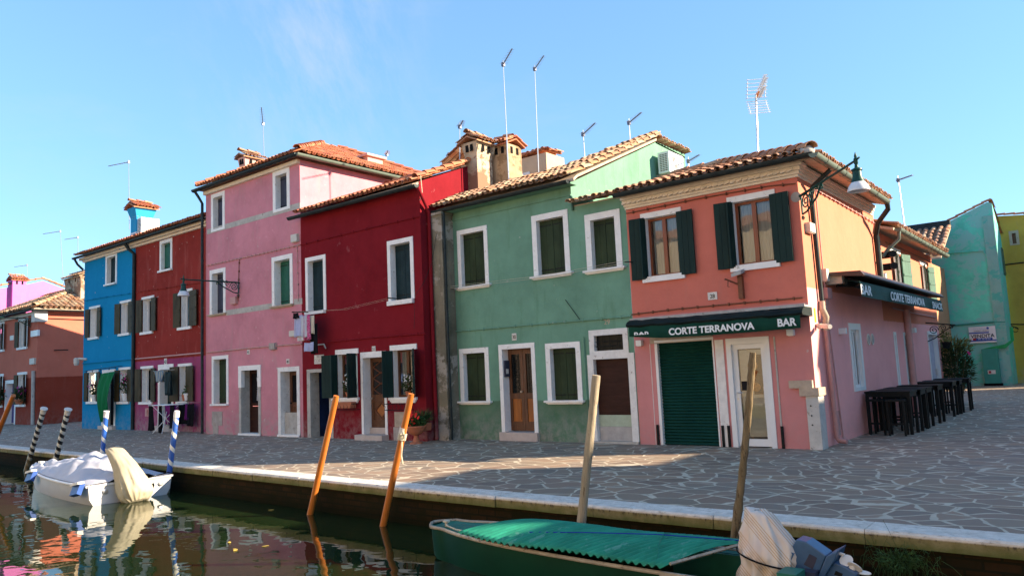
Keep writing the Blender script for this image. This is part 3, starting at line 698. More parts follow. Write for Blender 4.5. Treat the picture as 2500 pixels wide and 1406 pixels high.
# weathered stone jambs
def fbox(par, name, mat, xy0, xy1, d0, d1, zb=None):
    a0, z1 = p0(*xy0); a1, z0 = p0(*xy1); mb = MB(); F0.box(mb, a0, a1, z0 if zb is None else zb, z1, d0, d1); return mb.build(name, mat, par)
fbox(bar, 'stone_jamb', 'white_worn', (1586, 840), (1603, 1085), -.008, .05, 0)
fbox(bar, 'stone_jamb', 'white_worn', (1744.5, 830), (1785, 1088), -.018, .05, 0)
fbox(bar, 'stone_jamb', 'stone', (1888, 822), (1914, 1089), -.016, .05, 0)
fbox(bar, 'lintel_band', 'tan_stone', (1586, 822), (1740, 830), -.012, .05)
for x, y0, y1 in ((1606, 1028, 1084), (1764.5, 1027, 1086), (1779, 1027, 1087), (1909, 1028, 1089)):
    a, z1 = p0(x, y0); mb = MB(); mb.box(a-.025, a+.025, -.045, -.018, 0, .42); mb.build('flood_board_rail', 'black', bar)
# glazed white bar door
fo, (b0, b1, c0, c1) = doorframe(bar, F0, da0, da1, 0, dz1, .1, .1, 'pvc', .12)
mb = MB(); s = .1
mb.box(b0, b0+s, .05, .1, .02, c1); mb.box(b1-s, b1, .05, .1, .02, c1); mb.box(b0+s, b1-s, .05, .1, c1-s, c1); mb.box(b0+s, b1-s, .05, .1, .02, .02+.14)
bd = mb.build('door', 'pvc', bar)
mb = MB(); mb.add([(b0+s, .075, .16), (b1-s, .075, .16), (b1-s, .075, c1-s), (b0+s, .075, c1-s)], [(0, 1, 2, 3)]); mb.build('pane', 'glass', bd)
mb = MB()
for i in range(70):
    z = .2+i*(c1-s-.22)/70
    if 1.15 < z < 1.78: mb.box(b0+s+.01, b0+s+.25, .11, .118, z, z+.021); continue
    mb.box(b0+s+.01, b1-s-.01, .11, .118, z, z+.021)
mb.build('blind', 'pvc', bd)
mb = MB(); mb.box(b0+s+.3, b1-s-.03, .085, .09, 1.48, 1.76); mb.box(b0+s+.27, b1-s-.03, .085, .09, 1.02, 1.4); pc = mb.build('menu_poster', plain('dark_brown_poster', (.05, .03, .025), .4), bd)
mb = MB(); fm = plain('orange_food_print', (.55, .28, .06), .5, 0, .4, 20); mb.lathe((b1-s-.2, .083, 1.58), [(.0, 0), (.1, .002), (.1, .004)], 14, (0, -1, 0)); mb.build('food_picture', fm, pc); mb = MB(); mb.lathe((b1-s-.16, .083, 1.16), [(.0, 0), (.09, .002), (.09, .004)], 14, (0, -1, 0)); mb.build('food_picture', fm, pc)
mb = MB(); mb.tube([(b0+.05, .04, 1.06), (b0+.05, .0, 1.06), (b0+.17, .0, 1.06)], .011, 8); mb.lathe((b0+.05, .05, 1.06), [(.022, 0), (.022, .012)], 10, (0, -1, 0)); mb.lathe((b0+.05, .05, .94), [(.02, 0), (.02, .012)], 10, (0, -1, 0)); mb.build('handle', 'alu', bd)
mb = MB(); mb.box(b0+s+.03, b0+s+.2, .068, .072, 1.1, 1.28); mb.build('opening_hours_sticker', 'ink', bd)
mb = MB(); mb.box(b0-.2, b1+.2, 1.2, 1.25, 0, 2.4); mb.box(b0-.2, b0-.15, .12, 1.2, 0, 2.4); mb.box(b1+.15, b1+.2, .12, 1.2, 0, 2.4); mb.box(b0, b1, .5, .9, .4, .95); mb.build('bar_interior', plain('dim_bar_interior', (.12, .11, .1), .6), bd)
# corner pilaster of stone
cpz = 1.22
mb = MB(); mb.box(.12, .345, -.05, .3, 0, .98); mb.build('corner_pilaster', plain('grey_white_pilaster_stone', (.5, .49, .46), .8, 0, .15, 5, .5, 14, .2, (.3, .26, .22), .58), bar)
mb = MB(); mb.box(.02, .375, -.085, .36, .98, 1.13); mb.box(-.16, .27, -.09, .2, 1.13, 1.27); mb.build('pilaster_capital', 'tan_stone', bar)
for z in (.45, .62, .8): mb = MB(); mb.lathe((.2, -.052, z), [(.014, 0), (.014, .008)], 10, (0, -1, 0)); mb.build('iron_bolt', 'iron', bar)
for x0, y0, x1, y1 in ((1557, 831, 1571, 843.5), (1923.5, 805, 1941.5, 818)):
    a0, z1 = p0(x0, y0); a1, z0 = p0(x1, y1); mb = MB(); mb.box(a0, a1, -.1, 0, z0, z1); mb.box(a0+.02, a1-.02, -.08, -.02, z0-.01, z0); mb.build('wall_light', 'pvc', bar)
numplate(bar, F0, 1740, 722.5, '28', .2, .155)
# old pulley bracket
mb = MB(); a, zt = p0(1803, 668); a1, zb = p0(1809, 730); mb.box(a-.045+.05, a+.045+.05, -.1, 0, zb, zt-.05); mb.tube([(a, -.06, zt-.22), (a-.14, -.3, zt-.12), (a-.16, -.32, zt-.12)], .018, 6); mb.tube([(a-.12, -.26, zt-.14), (a-.13, -.27, zt-.26), (a-.1, -.26, zt-.27)], .01, 6); bk = mb.build('pulley_bracket', 'brown', bar)
mb = MB(); mb.obox((a+.05, -.14, zt), (.1, 0, .02), (0, .12, .03), (0, 0, .035)); mb.build('flood_light', 'greymetal', bk)
# cables on the front
cablepx(bar, F0, [(1530, 522), (1600, 508), (1700, 487), (1800, 469), (1880, 455), (1945, 449)], .012, 'brown', clips=.32)
cablepx(bar, F0, [(1543, 768), (1650, 755), (1800, 741), (1960, 727)], .014, 'brown', clips=.3)
# cornice with rope moulding
mb = MB()
for (z0, z1, o) in ((5.12, 5.17, .05), (5.17, 5.23, .1), (5.23, 5.30, .16), (5.30, 5.36, .24)): mb.box(-3.46, .3+o*.7, -o, .1, z0, z1-.0005); mb.box(.29, .3+o*.45-.001, .1, 5.6, z0+.001, z1-.0015)
cor = mb.build('cornice', 'cream', bar)
mb = MB()
for i in range(30): x = -3.4+i*.125; mb.obox((x, -.15, 5.245), (.06, 0, .018), (0, .03, 0), (-.008, 0, .022))
mb.build('rope_moulding', 'cream', cor)
sl = .30; nn = math.hypot(1, sl)
rb = MB(); D = 3.05
slab(rb, [(-3.44, -.42, 5.38), (.72, -.42, 5.38), (.72-D, -.42+D, 5.38+D*sl), (-3.5, -.42+D, 5.38+D*sl)])
slab(rb, [(.722, -.42, 5.38), (.722, 5.6, 5.38), (.722-D, 5.6, 5.38+D*sl), (.722-D, -.42+D, 5.38+D*sl)])
slab(rb, [(-3.5, -.42+D, 5.38+D*sl), (.722-D, -.42+D, 5.38+D*sl), (.722-D, 5.6, 5.38+D*sl), (-3.5, 5.6, 5.3)])
roof_b = rb.build('roof', 'tan_stone', bar)
t = MB(); roof_tiles(t, (-3.44, -.45, 5.38), (1, 0, 0), (0, 1/nn, sl/nn), [(0, 0), (4.14, 0), (4.14-D, D*nn), (0, D*nn)], .19, .36, .073, 11)
roof_tiles(t, (.75, -.42, 5.38), (0, 1, 0), (-1/nn, 0, sl/nn), [(0.02, 0), (5.95, 0), (5.95, D*nn), (D, D*nn)], .19, .36, .073, 12)
ridge(t, (.72, -.42, 5.47), (.722-D, -.42+D, 5.47+D*sl), .13, .4, 4); ridge(t, (.722-D, -.42+D, 5.47+D*sl), (-3.5, -.42+D, 5.47+D*sl), .12, .4, 5)
t.build('roof_tiles', 'tiles', roof_b)
mb = MB(); mb.lathe((.62, -.34, 5.5), [(.13, -.1), (.15, 0), (.08, .08), (0.01, .1)], 12); mb.build('mortar_cap', 'stone', roof_b, smooth=True)
gutter(bar, (-3.45, -.5, 5.40), (.78, -.5, 5.40), .085, 'gutter')
gutter(bar, (.80, -.58, 5.37), (.80, 4.95, 5.31), .085, 'zinc', seams=.62)
pipe(bar, [(.78, .5, 5.26), (.7, .5, 5.2), (.42, .52, 5.0), (.36, .55, 4.85), (.36, .6, 4.0), (.36, .64, 2.75)], .045, 'gutter')
pipe(bar, [(.36, .64, 2.75), (.37, .6, 2.6), (.42, .62, 2.45), (.38, .68, 2.3), (.37, .7, 2.2)], .06, 'tan_stone', 'pipe_elbow', False)
pipe(bar, [(.37, .7, 2.2), (.37, .74, 1.2), (.37, .78, .15), (.40, .8, .09), (.55, .78, .07)], .05, M['pinkbox'])
pipe(bar, [(.34, .95, 5.1), (.33, 1.0, 3.4), (.33, 1.1, 2.0), (.33, 1.35, .05)], .014, 'pinkbox', 'conduit', False)
pipe(bar, [(.80, 4.95, 5.25), (.80, 5.0, 5.12), (.5, 5.2, 4.85), (.38, 5.45, 4.6), (.37, 5.5, 3.25)], .06, 'gutter')
pipe(bar, [(.37, 5.72, 4.6), (.37, 5.75, 3.25)], .03, 'zinc', 'conduit', False)
cablepx(bar, SX, [(1985, 462), (2040, 492), (2100, 526), (2132, 545), (2145, 700)], .012, 'pinkbox', clips=.3)
boxpart(bar, SX, 1964, 544, 1979, 571)
boxpart(bar, SX, 2004, 657, 2013, 688); boxpart(bar, SX, 2007, 703, 2020, 730, mat='pinkbox'); boxpart(bar, SX, 2008, 732, 2017, 744, mat='pinkbox', out=.06)
mb = MB(); a, z = SX.px(2012, 757); SX.box(mb, a-.07, a+.12, z-.24, z+.14, -.03, -.0); mb.build('notice_board', 'plate', bar)
fr_ = SX; a, z = SX.px(2008, 762); text(bar, 'CORTE', SX, a-.03, z+.02, .075, 'ink', -.035, .8, 'street_name'); text(bar, 'NOVA', SX, a-.03, z-.1, .075, 'ink', -.035, .8, 'street_name')
mb = MB(); mb.lathe((.36, .35, 2.32), [(.05, 0), (.055, .06), (.03, .1)], 12, (0, 0, -1)); mb.tube([(.42, .3, 2.27), (.62, .12, 2.24)], .045, 10); mb.build('security_camera', 'beigebox', bar)
mb = MB(); SX.box(mb, .3, .36, 2.35, 2.62, -.012, 0); mb.build('sticker', 'yellow', bar)
for (x, y) in ((2119.4, 828.5), (2128.8, 828)):
    a, z = SX.px(x, y); mb = MB(); mb.lathe((.3, a, z), [(.13, 0), (.13, .02), (.105, .022)], 20, (1, 0, 0)); v = mb.build('vent', 'plate', bar)
    mb = MB(); mb.lathe((.321, a, z), [(.10, 0), (.10, .004)], 20, (1, 0, 0)); v2 = mb.build('vent_grille', 'stone', v)
a, z = SX.px(2048, 808.5); mb = MB(); SX.box(mb, a-.02, a+.07, z-.06, z+.06, -.14, 0); mb.build('wall_light', 'pvc', bar)
mb = MB(); a, z = SX.px(2053, 1005); SX.box(mb, .95, 1.3, .15, .62, -.012, 0); mb.build('meter_hatch', 'pinkbox', bar)

# ================================================================ ANNEX (low wing behind the bar)
annex = thing('annex_house', 'low peach wing behind the corner bar with green shutters and white side windows', 'house', (-1.6, 5.8, 0))
ah = []
def annexwin(lt, lb, top, left, right, zb, l1, l2):
    a0, z1 = SX.px(left, top); a1, _ = SX.px(right, top); la0, lz = SX.px(*lt); la1, _ = SX.px(*lb)
    mb = MB(); SX.box(mb, la0, la1, z1, z1+.12, -.03, .15); SX.box(mb, a0-.03, a0, zb, z1, .001, .2); SX.box(mb, a1, a1+.03, zb, z1, .001, .2); w = mb.build('window', 'white', annex)
    sill(w, SX, a0-.1, a1+.1, zb, .1, .07); sash(w, SX, a0, a1, zb, z1, .14, 'pvc', .05, True)
    leaf(w, SX, a0, -1, l1, zb, z1, 'paleshut', -.05, .25, 3); leaf(w, SX, a1, 1, l2, zb, z1, 'paleshut', -.05, .2, 3)
    ah.append((a0-.015, a1+.015, zb, z1))
annexwin((2168, 597), (2196, 617), 615.7, 2181, 2194, 3.25, .35, .55)
annexwin((2243, 636), (2259, 650), 648, 2251, 2259.5, 3.25, .3, .45)
def annexpvc(tl, br):
    a0, z1 = SX.px(*tl); a1, z0 = SX.px(*br); w, (b0, b1, c0, c1) = surround(annex, SX, a0, a1, z0, z1, .08, .14, 'pvc', proud=.012); sash(w, SX, b0, b1, c0, c1, .06, 'pvc', .05, True); ah.append((a0+.03, a1-.03, z0+.03, z1-.03))
annexpvc((2180, 810), (2201, 955)); annexpvc((2204, 811), (2238, 948))
a0, z1 = SX.px(2262, 808); a1, _ = SX.px(2286, 815); dfm, (b0, b1, c0, c1) = doorframe(annex, SX, a0, a1, 0, z1, .1, .15, 'pvc')
mb = MB(); SX.box(mb, b0, b1, .02, c1, .1, .14); ad_ = mb.build('door', plain('pale_lilac_door', (.42, .42, .5), .5), annex); mb = MB(); SX.box(mb, b1-.12, b1-.06, .95, 1.15, .05, .1); mb.build('handle', 'alu', ad_)
ah.append((a0+.04, a1-.04, -1, z1-.04))
mb = MB(); facade(mb, SX, 5.722, 12.92, 0, 4.75, ah); mb.add([(.3, 12.92, 0), (-4, 12.92, 0), (-4, 12.92, 4.75), (.3, 12.92, 4.75)], [(0, 1, 2, 3)])
mb.add([(.3, 5.722, 3), (-4, 5.722, 3), (-4, 5.722, 5), (.3, 5.722, 4.75)], [(0, 1, 2, 3)]); mb.build('wall', P['annex'], annex)
ra = MB(); slab(ra, [(.72, 5.74, 4.78), (.72, 13.0, 4.78), (-2.6, 13.0, 5.78), (-2.6, 5.74, 5.78)]); slab(ra, [(-2.6, 5.74, 5.78), (-2.6, 13, 5.78), (-6, 13, 4.8), (-6, 5.74, 4.8)]); rf = ra.build('roof', 'tan_stone', annex)
t = MB(); roof_tiles(t, (.75, 5.72, 4.78), (0, 1, 0), (-1/nn, 0, sl/nn), [(0, 0), (7.3, 0), (7.3, 3.4), (0, 3.4)], .19, .36, .073, 13); t.build('roof_tiles', 'tiles', rf)
gutter(annex, (.8, 5.85, 4.76), (.8, 12.6, 4.70), .085, 'zinc', seams=.5)
pipe(annex, [(.8, 5.95, 4.7), (.78, 5.95, 4.5), (.5, 5.9, 4.25), (.4, 5.85, 4.1)], .045, 'zinc', 'downpipe', False)
for z, y in ((4.15, 6.0), (3.85, 6.05)):
    mb = MB(); mb.tube([(.32, y, z), (.55, y, z), (.62, y-.12, z)], .09, 12); mb.build('flue_outlet', 'iron', annex)
pipe(annex, [(.36, 5.95, 3.7), (.36, 6.0, 3.2)], .06, 'pvc', 'flue_outlet', False)
cablepx(annex, SX, [(2160, 592), (2200, 608), (2240, 627), (2271, 640)], .014, 'brown')
pipe(annex, [(.38, 8.0, 2.85), (.38, 8.0, .02)], .09, M['pinkbox'], 'downpipe')
# downpipe position measured in the photo
a, z = SX.px(2222, 808); mb = MB(); SX.box(mb, a-.12, a+.12, z-.05, z+.08, -.14, 0); mb.build('wall_light', 'pvc', annex)
cablepx(annex, SX, [(2175, 752), (2230, 765), (2284, 775)], .016, 'pinkbox')

# ================================================================ GREEN HOUSE
gr = thing('green_house', 'sage green house with white stone window frames and closed olive shutters', 'house', (-6.2, 0, 0))
gh = [closed(gr, F0, (1116, 564.5), (1195, 692), .12, .1), closed(gr, F0, (1297.6, 528.6), (1394, 663), .14, .12), closed(gr, F0, (1427.2, 526.2), (1521.4, 649.6), .15, .12),
      closed(gr, F0, (1121.7, 852), (1198, 978), .13, .12, ext=.06), closed(gr, F0, (1331.4, 839), (1424, 976), .13, .12, shut='oliveshut', ext=.06)]
# panelled double door
a0, z1 = p0(1217.4, 842); a1, _ = p0(1316.8, 1079)
fo, (b0, b1, c0, c1) = doorframe(gr, F0, a0, a1, .2, z1, .11, .3, 'white', .12); gh.append((a0+.05, a1-.05, -1, z1-.05))
mb = MB(); mb.box(a0-.02, a1+.02, -.1, .3, 0, .2); mb.build('doorstep', 'step', gr)
def twodoor(par, b0, b1, c0, c1, y, mat, low='orangewood'):
    m = (b0+b1)/2; mid = c0+(c1-c0)*.42; mb = MB()
    for (q0, q1) in ((b0, m-.004), (m+.004, b1)):
        st = .085
        mb.box(q0, q0+st, y, y+.05, c0, c1); mb.box(q1-st, q1, y, y+.05, c0, c1); mb.box(q0+st, q1-st, y, y+.05, c1-.13, c1)
        mb.box(q0+st, q1-st, y, y+.05, mid-.07, mid+.07); mb.box(q0+st, q1-st, y, y+.05, c0, c0+.22)
    d = mb.build('door', mat, par)
    for (q0, q1) in ((b0, m), (m, b1)):
        lo = MB(); lo.box(q0+.085, q1-.085, y+.018, y+.045, c0+.22, mid-.07); lo.box(q0+.12, q1-.12, y+.006, y+.02, c0+.27, mid-.12); lo.build('door_panel', low, d)
        g = MB(); g.box(q0+.085, q1-.085, y+.03, y+.04, mid+.07, c1-.13); g.build('pane', plain('dark_door_glass', (.01, .012, .012), .15, 0, .1, 3, .1, 5, .6), d)
        gi = MB(); q = (q0+q1)/2
        for k in range(7):
            zc = mid+.12+k*(c1-mid-.32)/6.5
            gi.tube([(q+.075*cos(t*pi/6), y+.012, zc+.05*sin(t*pi/6)+.04) for t in range(12)], .006, 5, closed=True)
        for xx in (q-.075, q+.075): gi.tube([(xx, y+.012, mid+.08), (xx, y+.012, c1-.14)], .006, 5)
        gi.build('iron_grille', 'iron', d)
    h = MB(); h.lathe((m-.05, y, c0+.95), [(.018, 0), (.018, .03), (.028, .035), (.028, .06)], 10, (0, -1, 0)); h.build('handle', 'tan_stone', d)
    return d
twodoor(gr, b0, b1, .22, c1, .22, 'oldwood')
mb = MB(); mb.box(b0+.005, b0+.05, .02, .2, 1.55, 1.95); pb = mb.build('letter_box', 'blueshut', gr); mb = MB(); mb.box(b0+.05, b0+.054, .05, .15, 1.62, 1.74); mb.build('name_card', 'plate', pb)
# weathered service door with a transom window above
a0, z1 = p0(1434, 866.7); a1, _ = p0(1562, 1082)
fo, (b0, b1, c0, c1) = doorframe(gr, F0, a0, a1, 0, z1, .16, .14, 'white_worn', .11); gh.append((a0+.05, a1-.05, -1, z1-.05))
mb = MB(); nb = 6
for i in range(nb): mb.box(b0, b1, .1, .135, .62+i*(c1-.62)/nb+.005, .62+(i+1)*(c1-.62)/nb)
mb.box(b0, b1, .108, .13, .6, c1)
sd = mb.build('door', 'darkdoor', gr)
mb = MB(); mb.box(b0, b1, .095, .13, .36, .615); mb.build('door_panel', plain('pale_green_board', (.38, .45, .34), .6), sd); mb = MB(); mb.box(b0, b1, .09, .13, .05, .355); mb.build('door_panel', plain('grey_beige_board', (.40, .38, .36), .6), sd)
mb = MB(); mb.box(a0, a1, -.06, .2, 0, .05); mb.build('doorstep', 'stone', gr)
ta0, tz1 = p0(1437.6, 807); ta1, tz0 = p0(1536, 860); w, (b0, b1, c0, c1) = surround(gr, F0, ta0, ta1, z1, tz1, .13, .12, 'white_worn'); gh.append((ta0+.05, ta1-.05, z1+.05, tz1-.05))
mb = MB(); mb.box(b0, b1, .1, .12, c0, c1); mb.build('pane', plain('dark_grille_glass', (.012, .014, .014), .3), w); mb = MB()
for z in (c0+.1, c0+.2): mb.tube([(b0, .05, z), (b1, .05, z)], .008, 6)
for k in range(3): mb.tube([(b0+(b1-b0)*(k+1)/4, .05, c0), (b0+(b1-b0)*(k+1)/4, .05, c1)], .008, 6)
mb.build('bars', 'iron', w)
mb = MB(); facade(mb, F0, -9.2, -4.9, 0, 6.02, gh); facade(mb, F0, -4.9, -3.461, 0, 5.44, gh)
gx = -4.9; mb.poly([(gx, 0, 5.2), (gx, 0, 6.03), (gx, .3, 6.16), (gx, 4.49, 7.98), (gx, 6.3, 7.98), (gx, 6.3, 5.2)])
mb.poly([(gx, 6.3, 5.2), (gx, 6.3, 7.98), (-9, 6.3, 6.5), (-9, 6.3, 5.2)]); mb.add([(-9.2, 0, 5), (-9.2, 5, 5), (-9.2, 5, 6.5), (-9.2, 0, 6.03)], [(0, 1, 2, 3)])
mb.build('wall', P['green'], gr)
# roofs
sg_ = .435; ng = math.hypot(1, sg_); ze = 6.07
r = MB(); slab(r, [(-9.2, -.28, ze-.03), (-4.62, -.28, ze-.03), (-4.86, 0.25, ze+.2), (-4.86, 4.45, ze+2.0), (-5.05, 4.45, ze+2.0), (-6.0, 1.45, ze+.72), (-9.2, .85, ze+.46)])
slab(r, [(-5.05, 4.45, ze+1.98), (-6.0, 1.45, ze+.7), (-9.2, .85, ze+.44), (-9.2, 6.3, 6.2)], .05); slab(r, [(-5.05, 4.45, ze+1.98), (-9.2, 6.3, 6.2), (-4.9, 6.3, 7.9), (-4.9, 4.45, 7.98)], .05)
rg = r.build('roof', 'tan_stone', gr)
t = MB(); roof_tiles(t, (-9.2, -.32, ze), (1, 0, 0), (0, 1/ng, sg_/ng), [(0, 0), (4.62, 0), (4.4, .4), (4.4, 5.3), (4.15, 5.3), (3.2, 1.9), (0, 1.25)], .18, .34, .072, 21, 1.3)
ridge(t, (-4.86, .1, 6.24), (-4.86, 4.5, 8.12), .1, .38, 8)
roof_tiles(t, (-4.75, 4.4, 7.98), (0, 1, 0), (-.98, 0, -.05), [(0, 0), (2.0, 0), (2.0, .5), (0, .5)], .18, .34, .072, 22, 1.2)
t.build('roof_tiles', 'tiles_old', rg)
r = MB(); slab(r, [(-4.88, .004, 5.47), (-3.47, .004, 5.47), (-3.47, 1.2, 5.75), (-4.88, 1.2, 5.75)], .03); r2 = r.build('roof', 'tan_stone', gr)
t = MB(); roof_tiles(t, (-4.88, -.3, 5.41), (1, 0, 0), (0, 1/1.03, .24/1.03), [(0, 0), (1.42, 0), (1.42, 1.4), (0, 1.4)], .18, .34, .072, 23, 1.3); t.build('roof_tiles', 'tiles_old', r2)
gutter(gr, (-9.25, -.37, 6.0), (-4.72, -.37, 5.99), .08, 'gutter')
mb = MB(); mb.box(-9.2, -4.9, -.03, -.001, 5.72, 5.75); mb.box(-9.2, -4.72, -.28, 0, 5.93, 5.98); mb.build('eave_board', P['green'], gr)
pipe(gr, [(-4.9, -.03, 5.7), (-4.86, -.03, 5.66), (-4.86, -.03, 5.35)], .03, 'paleshut', 'conduit', False)
cablepx(gr, F0, [(1097, 810.7), (1200, 801.5), (1320, 791), (1541, 772)], .018, P['green'], 'conduit', clips=.45)
cablepx(gr, F0, [(1426, 822), (1434, 955), (1437, 1000)], .016, P['green'], 'conduit')
cablepx(gr, F0, [(1382, 732), (1418, 781)], .008, 'iron', 'cable')
numplate(gr, F0, 1256, 822, '30', .14, .17)
a, z = p0(1482, 785); text(gr, '29', F0, a, z-.06, .16, M['tan_stone'], -.004, 1., 'painted_number', align='CENTER')
# flue column squeezed against the dark red house
mb = MB(); mb.box(-9.195, -8.74, -.43, 0, 0, 5.9); mb.box(-9.195, -8.70, -.47, 0, 5.86, 5.93); mb.build('brick_flue', P['flue'], gr)
pipe(gr, [(-8.70, -.38, 5.9), (-8.70, -.38, 3), (-8.68, -.38, .02)], .035, 'gutter')
# air-conditioner on the gable is a thing of its own (below)
chimney(rg, -9.26, -8.83, 1.2, 1.86, 6.4, 8.2, P['chim1'], 'tiles', flare=.09, axis='y', seed=31)
chimney(rg, -8.94, -8.36, 2.0, 2.66, 6.4, 8.22, P['chim2'], 'tiles_red', axis='x', seed=33)

# ================================================================ DARK RED HOUSE
FR = Fr('F', -.743)
rd_ = thing('dark_red_house', 'dark red house with white framed upper windows and panelled door', 'house', (-11.8, -.743, 0))
rh = [closed(rd_, FR, (746, 631), (797.5, 756), .12, .17, shut='tealshut', sl=True, slh=.09, mould=False, ext=-.03), closed(rd_, FR, (945.5, 590), (1013, 728), .12, .17, shut='tealshut', mould=False, slh=.12, ext=-.02)]
w, o, h = openwin(rd_, FR, (820, 854.4), (875.3, 849.8), (813, 970.6), (878, 969.7), .16, frame='oldwood', curt=True, lh=.14, sh=.15, inset=.08, mould=True); rh.append(h)
leaf(w, FR, o[0], -1, .58, o[2], o[3], 'greenshut', -.05, .15, 4); leaf(w, FR, o[0], 1, .2, o[2], o[3], 'greenshut', -.03, radians(100), 2, False); leaf(w, FR, o[1], 1, .4, o[2], o[3], 'greenshut', -.05, radians(75), 3)
w, o, h = openwin(rd_, FR, (953, 843), (1018, 839), (952.4, 969), (1019.6, 969), .16, frame='oldwood', curt=True, lh=.14, sh=.15, inset=.1, mould=True); rh.append(h)
leaf(w, FR, o[0], -1, .3, o[2], o[3], 'greenshut', -.05, .1, 4); leaf(w, FR, o[0], 1, .3, o[2], o[3], 'greenshut', -.03, radians(110), 3, False); leaf(w, FR, o[1], 1, .48, o[2], o[3], 'greenshut', -.05, radians(40), 3)
a0, z1 = FR.px(880.5, 860.5); a1, _ = FR.px(948, 1066)
fo, (b0, b1, c0, c1) = doorframe(rd_, FR, a0, a1, .14, z1, .09, .36, 'white', .16); rh.append((a0+.04, a1-.04, -1, z1-.05))
mb = MB(); mb.box(a0-.03, a1+.03, -1.0, -.4, 0, .14); mb.box(b0, b1, -.55, -.4, .14, .3); mb.build('doorstep', 'step', rd_)
yy = -.743+.26; mb = MB(); st = .1
mb.box(b0, b0+st, yy, yy+.05, .3, c1); mb.box(b1-st, b1, yy, yy+.05, .3, c1); mb.box(b0+st, b1-st, yy, yy+.05, c1-.12, c1); mb.box(b0+st, b1-st, yy, yy+.05, 1.02, 1.2); mb.box(b0+st, b1-st, yy, yy+.05, .3, .5)
dr = mb.build('door', 'oldwood', rd_)
mb = MB(); mb.box(b0+st, b1-st, yy+.03, yy+.04, 1.2, c1-.12); mb.build('pane', plain('smoked_door_glass', (.03, .03, .03), .2), dr)
mb = MB(); mb.box(b0+st, b1-st, yy+.02, yy+.03, .5, 1.02); mb.build('door_panel', 'oldwood', dr)
mb = MB(); xm = (b0+b1)/2; hw = (b1-b0)/2-st
def dia(zc, hh, ww, th=.018, y=yy+.01):
    pts = [(xm, y, zc+hh), (xm+ww, y, zc), (xm, y, zc-hh), (xm-ww, y, zc)]
    for k in range(4): A, B = Vector(pts[k]), Vector(pts[(k+1) % 4]); mb.tube([A, B], th, 4)
for k in range(3): dia(1.2+(c1-1.32)*(k+.5)/3, (c1-1.32)/6*1.1, hw)
dia(.76, .24, hw*.85); mb.build('lattice', 'brown', dr)
mb = MB(); mb.poly([(xm, yy+.0, .76+.17), (xm+hw*.6, yy+.0, .76), (xm, yy+.0, .76-.17), (xm-hw*.6, yy+.0, .76)], (0, .02, 0)); mb.build('diamond_panel', 'orangewood', dr)
mb = MB(); mb.lathe((b0+.07, yy, 1.1), [(.02, 0), (.03, .03), (.03, .05)], 10, (0, -1, 0)); mb.build('handle', 'tan_stone', dr)
# passage opening with stone surround and blue inside
pa0, pz1 = FR.px(750, 902); pa1, _ = FR.px(815, 1067)
o_, (b0, b1, c0, c1) = surround(rd_, FR, pa0, pa1, 0, pz1, .16, .3, 'stone', .1, False, name='passage_frame'); rh.append((pa0+.06, pa1-.06, -1, pz1-.04))
mb = MB(); mb.box(b0-.1, b0-.05, -.45, 2.5, 0, c1+.2); mb.box(b1+.05, b1+.1, -.45, 2.5, 0, c1+.2); mb.box(b0-.1, b1+.1, 2.5, 2.55, 0, c1+.2); mb.box(b0-.1, b1+.1, -.45, 2.55, c1+.1, c1+.2); mb.build('passage', 'blueinside', rd_)
numplate(rd_, FR, 913, 852.5, '31', .14, .17)
for k in range(2):
    a0, z1 = FR.px(768, 867+k*11); a1, z0 = FR.px(791, 877+k*11); mb = MB(); FR.box(mb, a0, a1, z0+.01, z1, -.012, 0); pl = mb.build('street_sign', 'plate', rd_)
    text(pl, ('RIO', 'CORTE')[k], FR, (a0+a1)/2, z0+.05, .15, 'stripe_grey', -.014, .85, 'lettering', align='CENTER')
mb = MB(); facade(mb, FR, -14.45, -9.2, 0, 6.66, rh); rx = -9.2
mb.poly([(rx, -.743, 0), (rx, -.743, 6.78), (rx, 2.9, 8.22), (rx, 2.9, 0)]); mb.add([(-14.45, -.743, 5), (-14.45, 3, 5), (-14.45, 3, 6.6), (-14.45, -.743, 6.6)], [(0, 1, 2, 3)]); mb.build('wall', P['red'], rd_)
sr = .395; nr = math.hypot(1, sr)
r = MB(); slab(r, [(-14.44, -.98, 6.68), (-9.22, -.98, 6.68), (-9.22, 2.8, 8.17), (-14.44, 2.8, 8.17)]); slab(r, [(-14.44, 2.8, 8.17), (-9.22, 2.8, 8.17), (-9.22, 6, 6.9), (-14.44, 6, 6.9)]); rr = r.build('roof', 'tan_stone', rd_)
t = MB(); roof_tiles(t, (-14.44, -1.0, 6.69), (1, 0, 0), (0, 1/nr, sr/nr), [(0, 0), (5.25, 0), (5.25, 4.05), (0, 4.05)], .19, .36, .074, 41); ridge(t, (-9.16, -.9, 6.82), (-9.16, 2.8, 8.28), .11, .38, 42); ridge(t, (-14.4, 2.8, 8.27), (-9.1, 2.8, 8.27), .11, .38, 43); t.build('roof_tiles', 'tiles_red', rr)
gutter(rd_, (-14.6, -1.06, 6.64), (-8.98, -1.06, 6.6), .085, 'gutter')
pipe(rd_, [(-9.0, -1.0, 6.55), (-9.02, -.9, 6.42), (-9.1, -.6, 6.1), (-9.12, -.5, 5.95), (-9.12, -.5, 3), (-9.1, -.5, .02)], .05, P['red'])
cablepx(rd_, FR, [(736, 598), (880, 563), (1030, 528)], .014, P['red'], clips=.5)
cablepx(rd_, FR, [(801, 834.6), (930, 822.5), (1040, 814)], .02, P['red'], 'conduit', clips=.5)
pipe(rd_, [FR.P(*FR.px(775, 842), -.06), FR.P(*FR.px(795, 840), -.06), FR.P(*FR.px(802, 850), -.1)], .02, 'beigebox', 'vent_pipe', False)
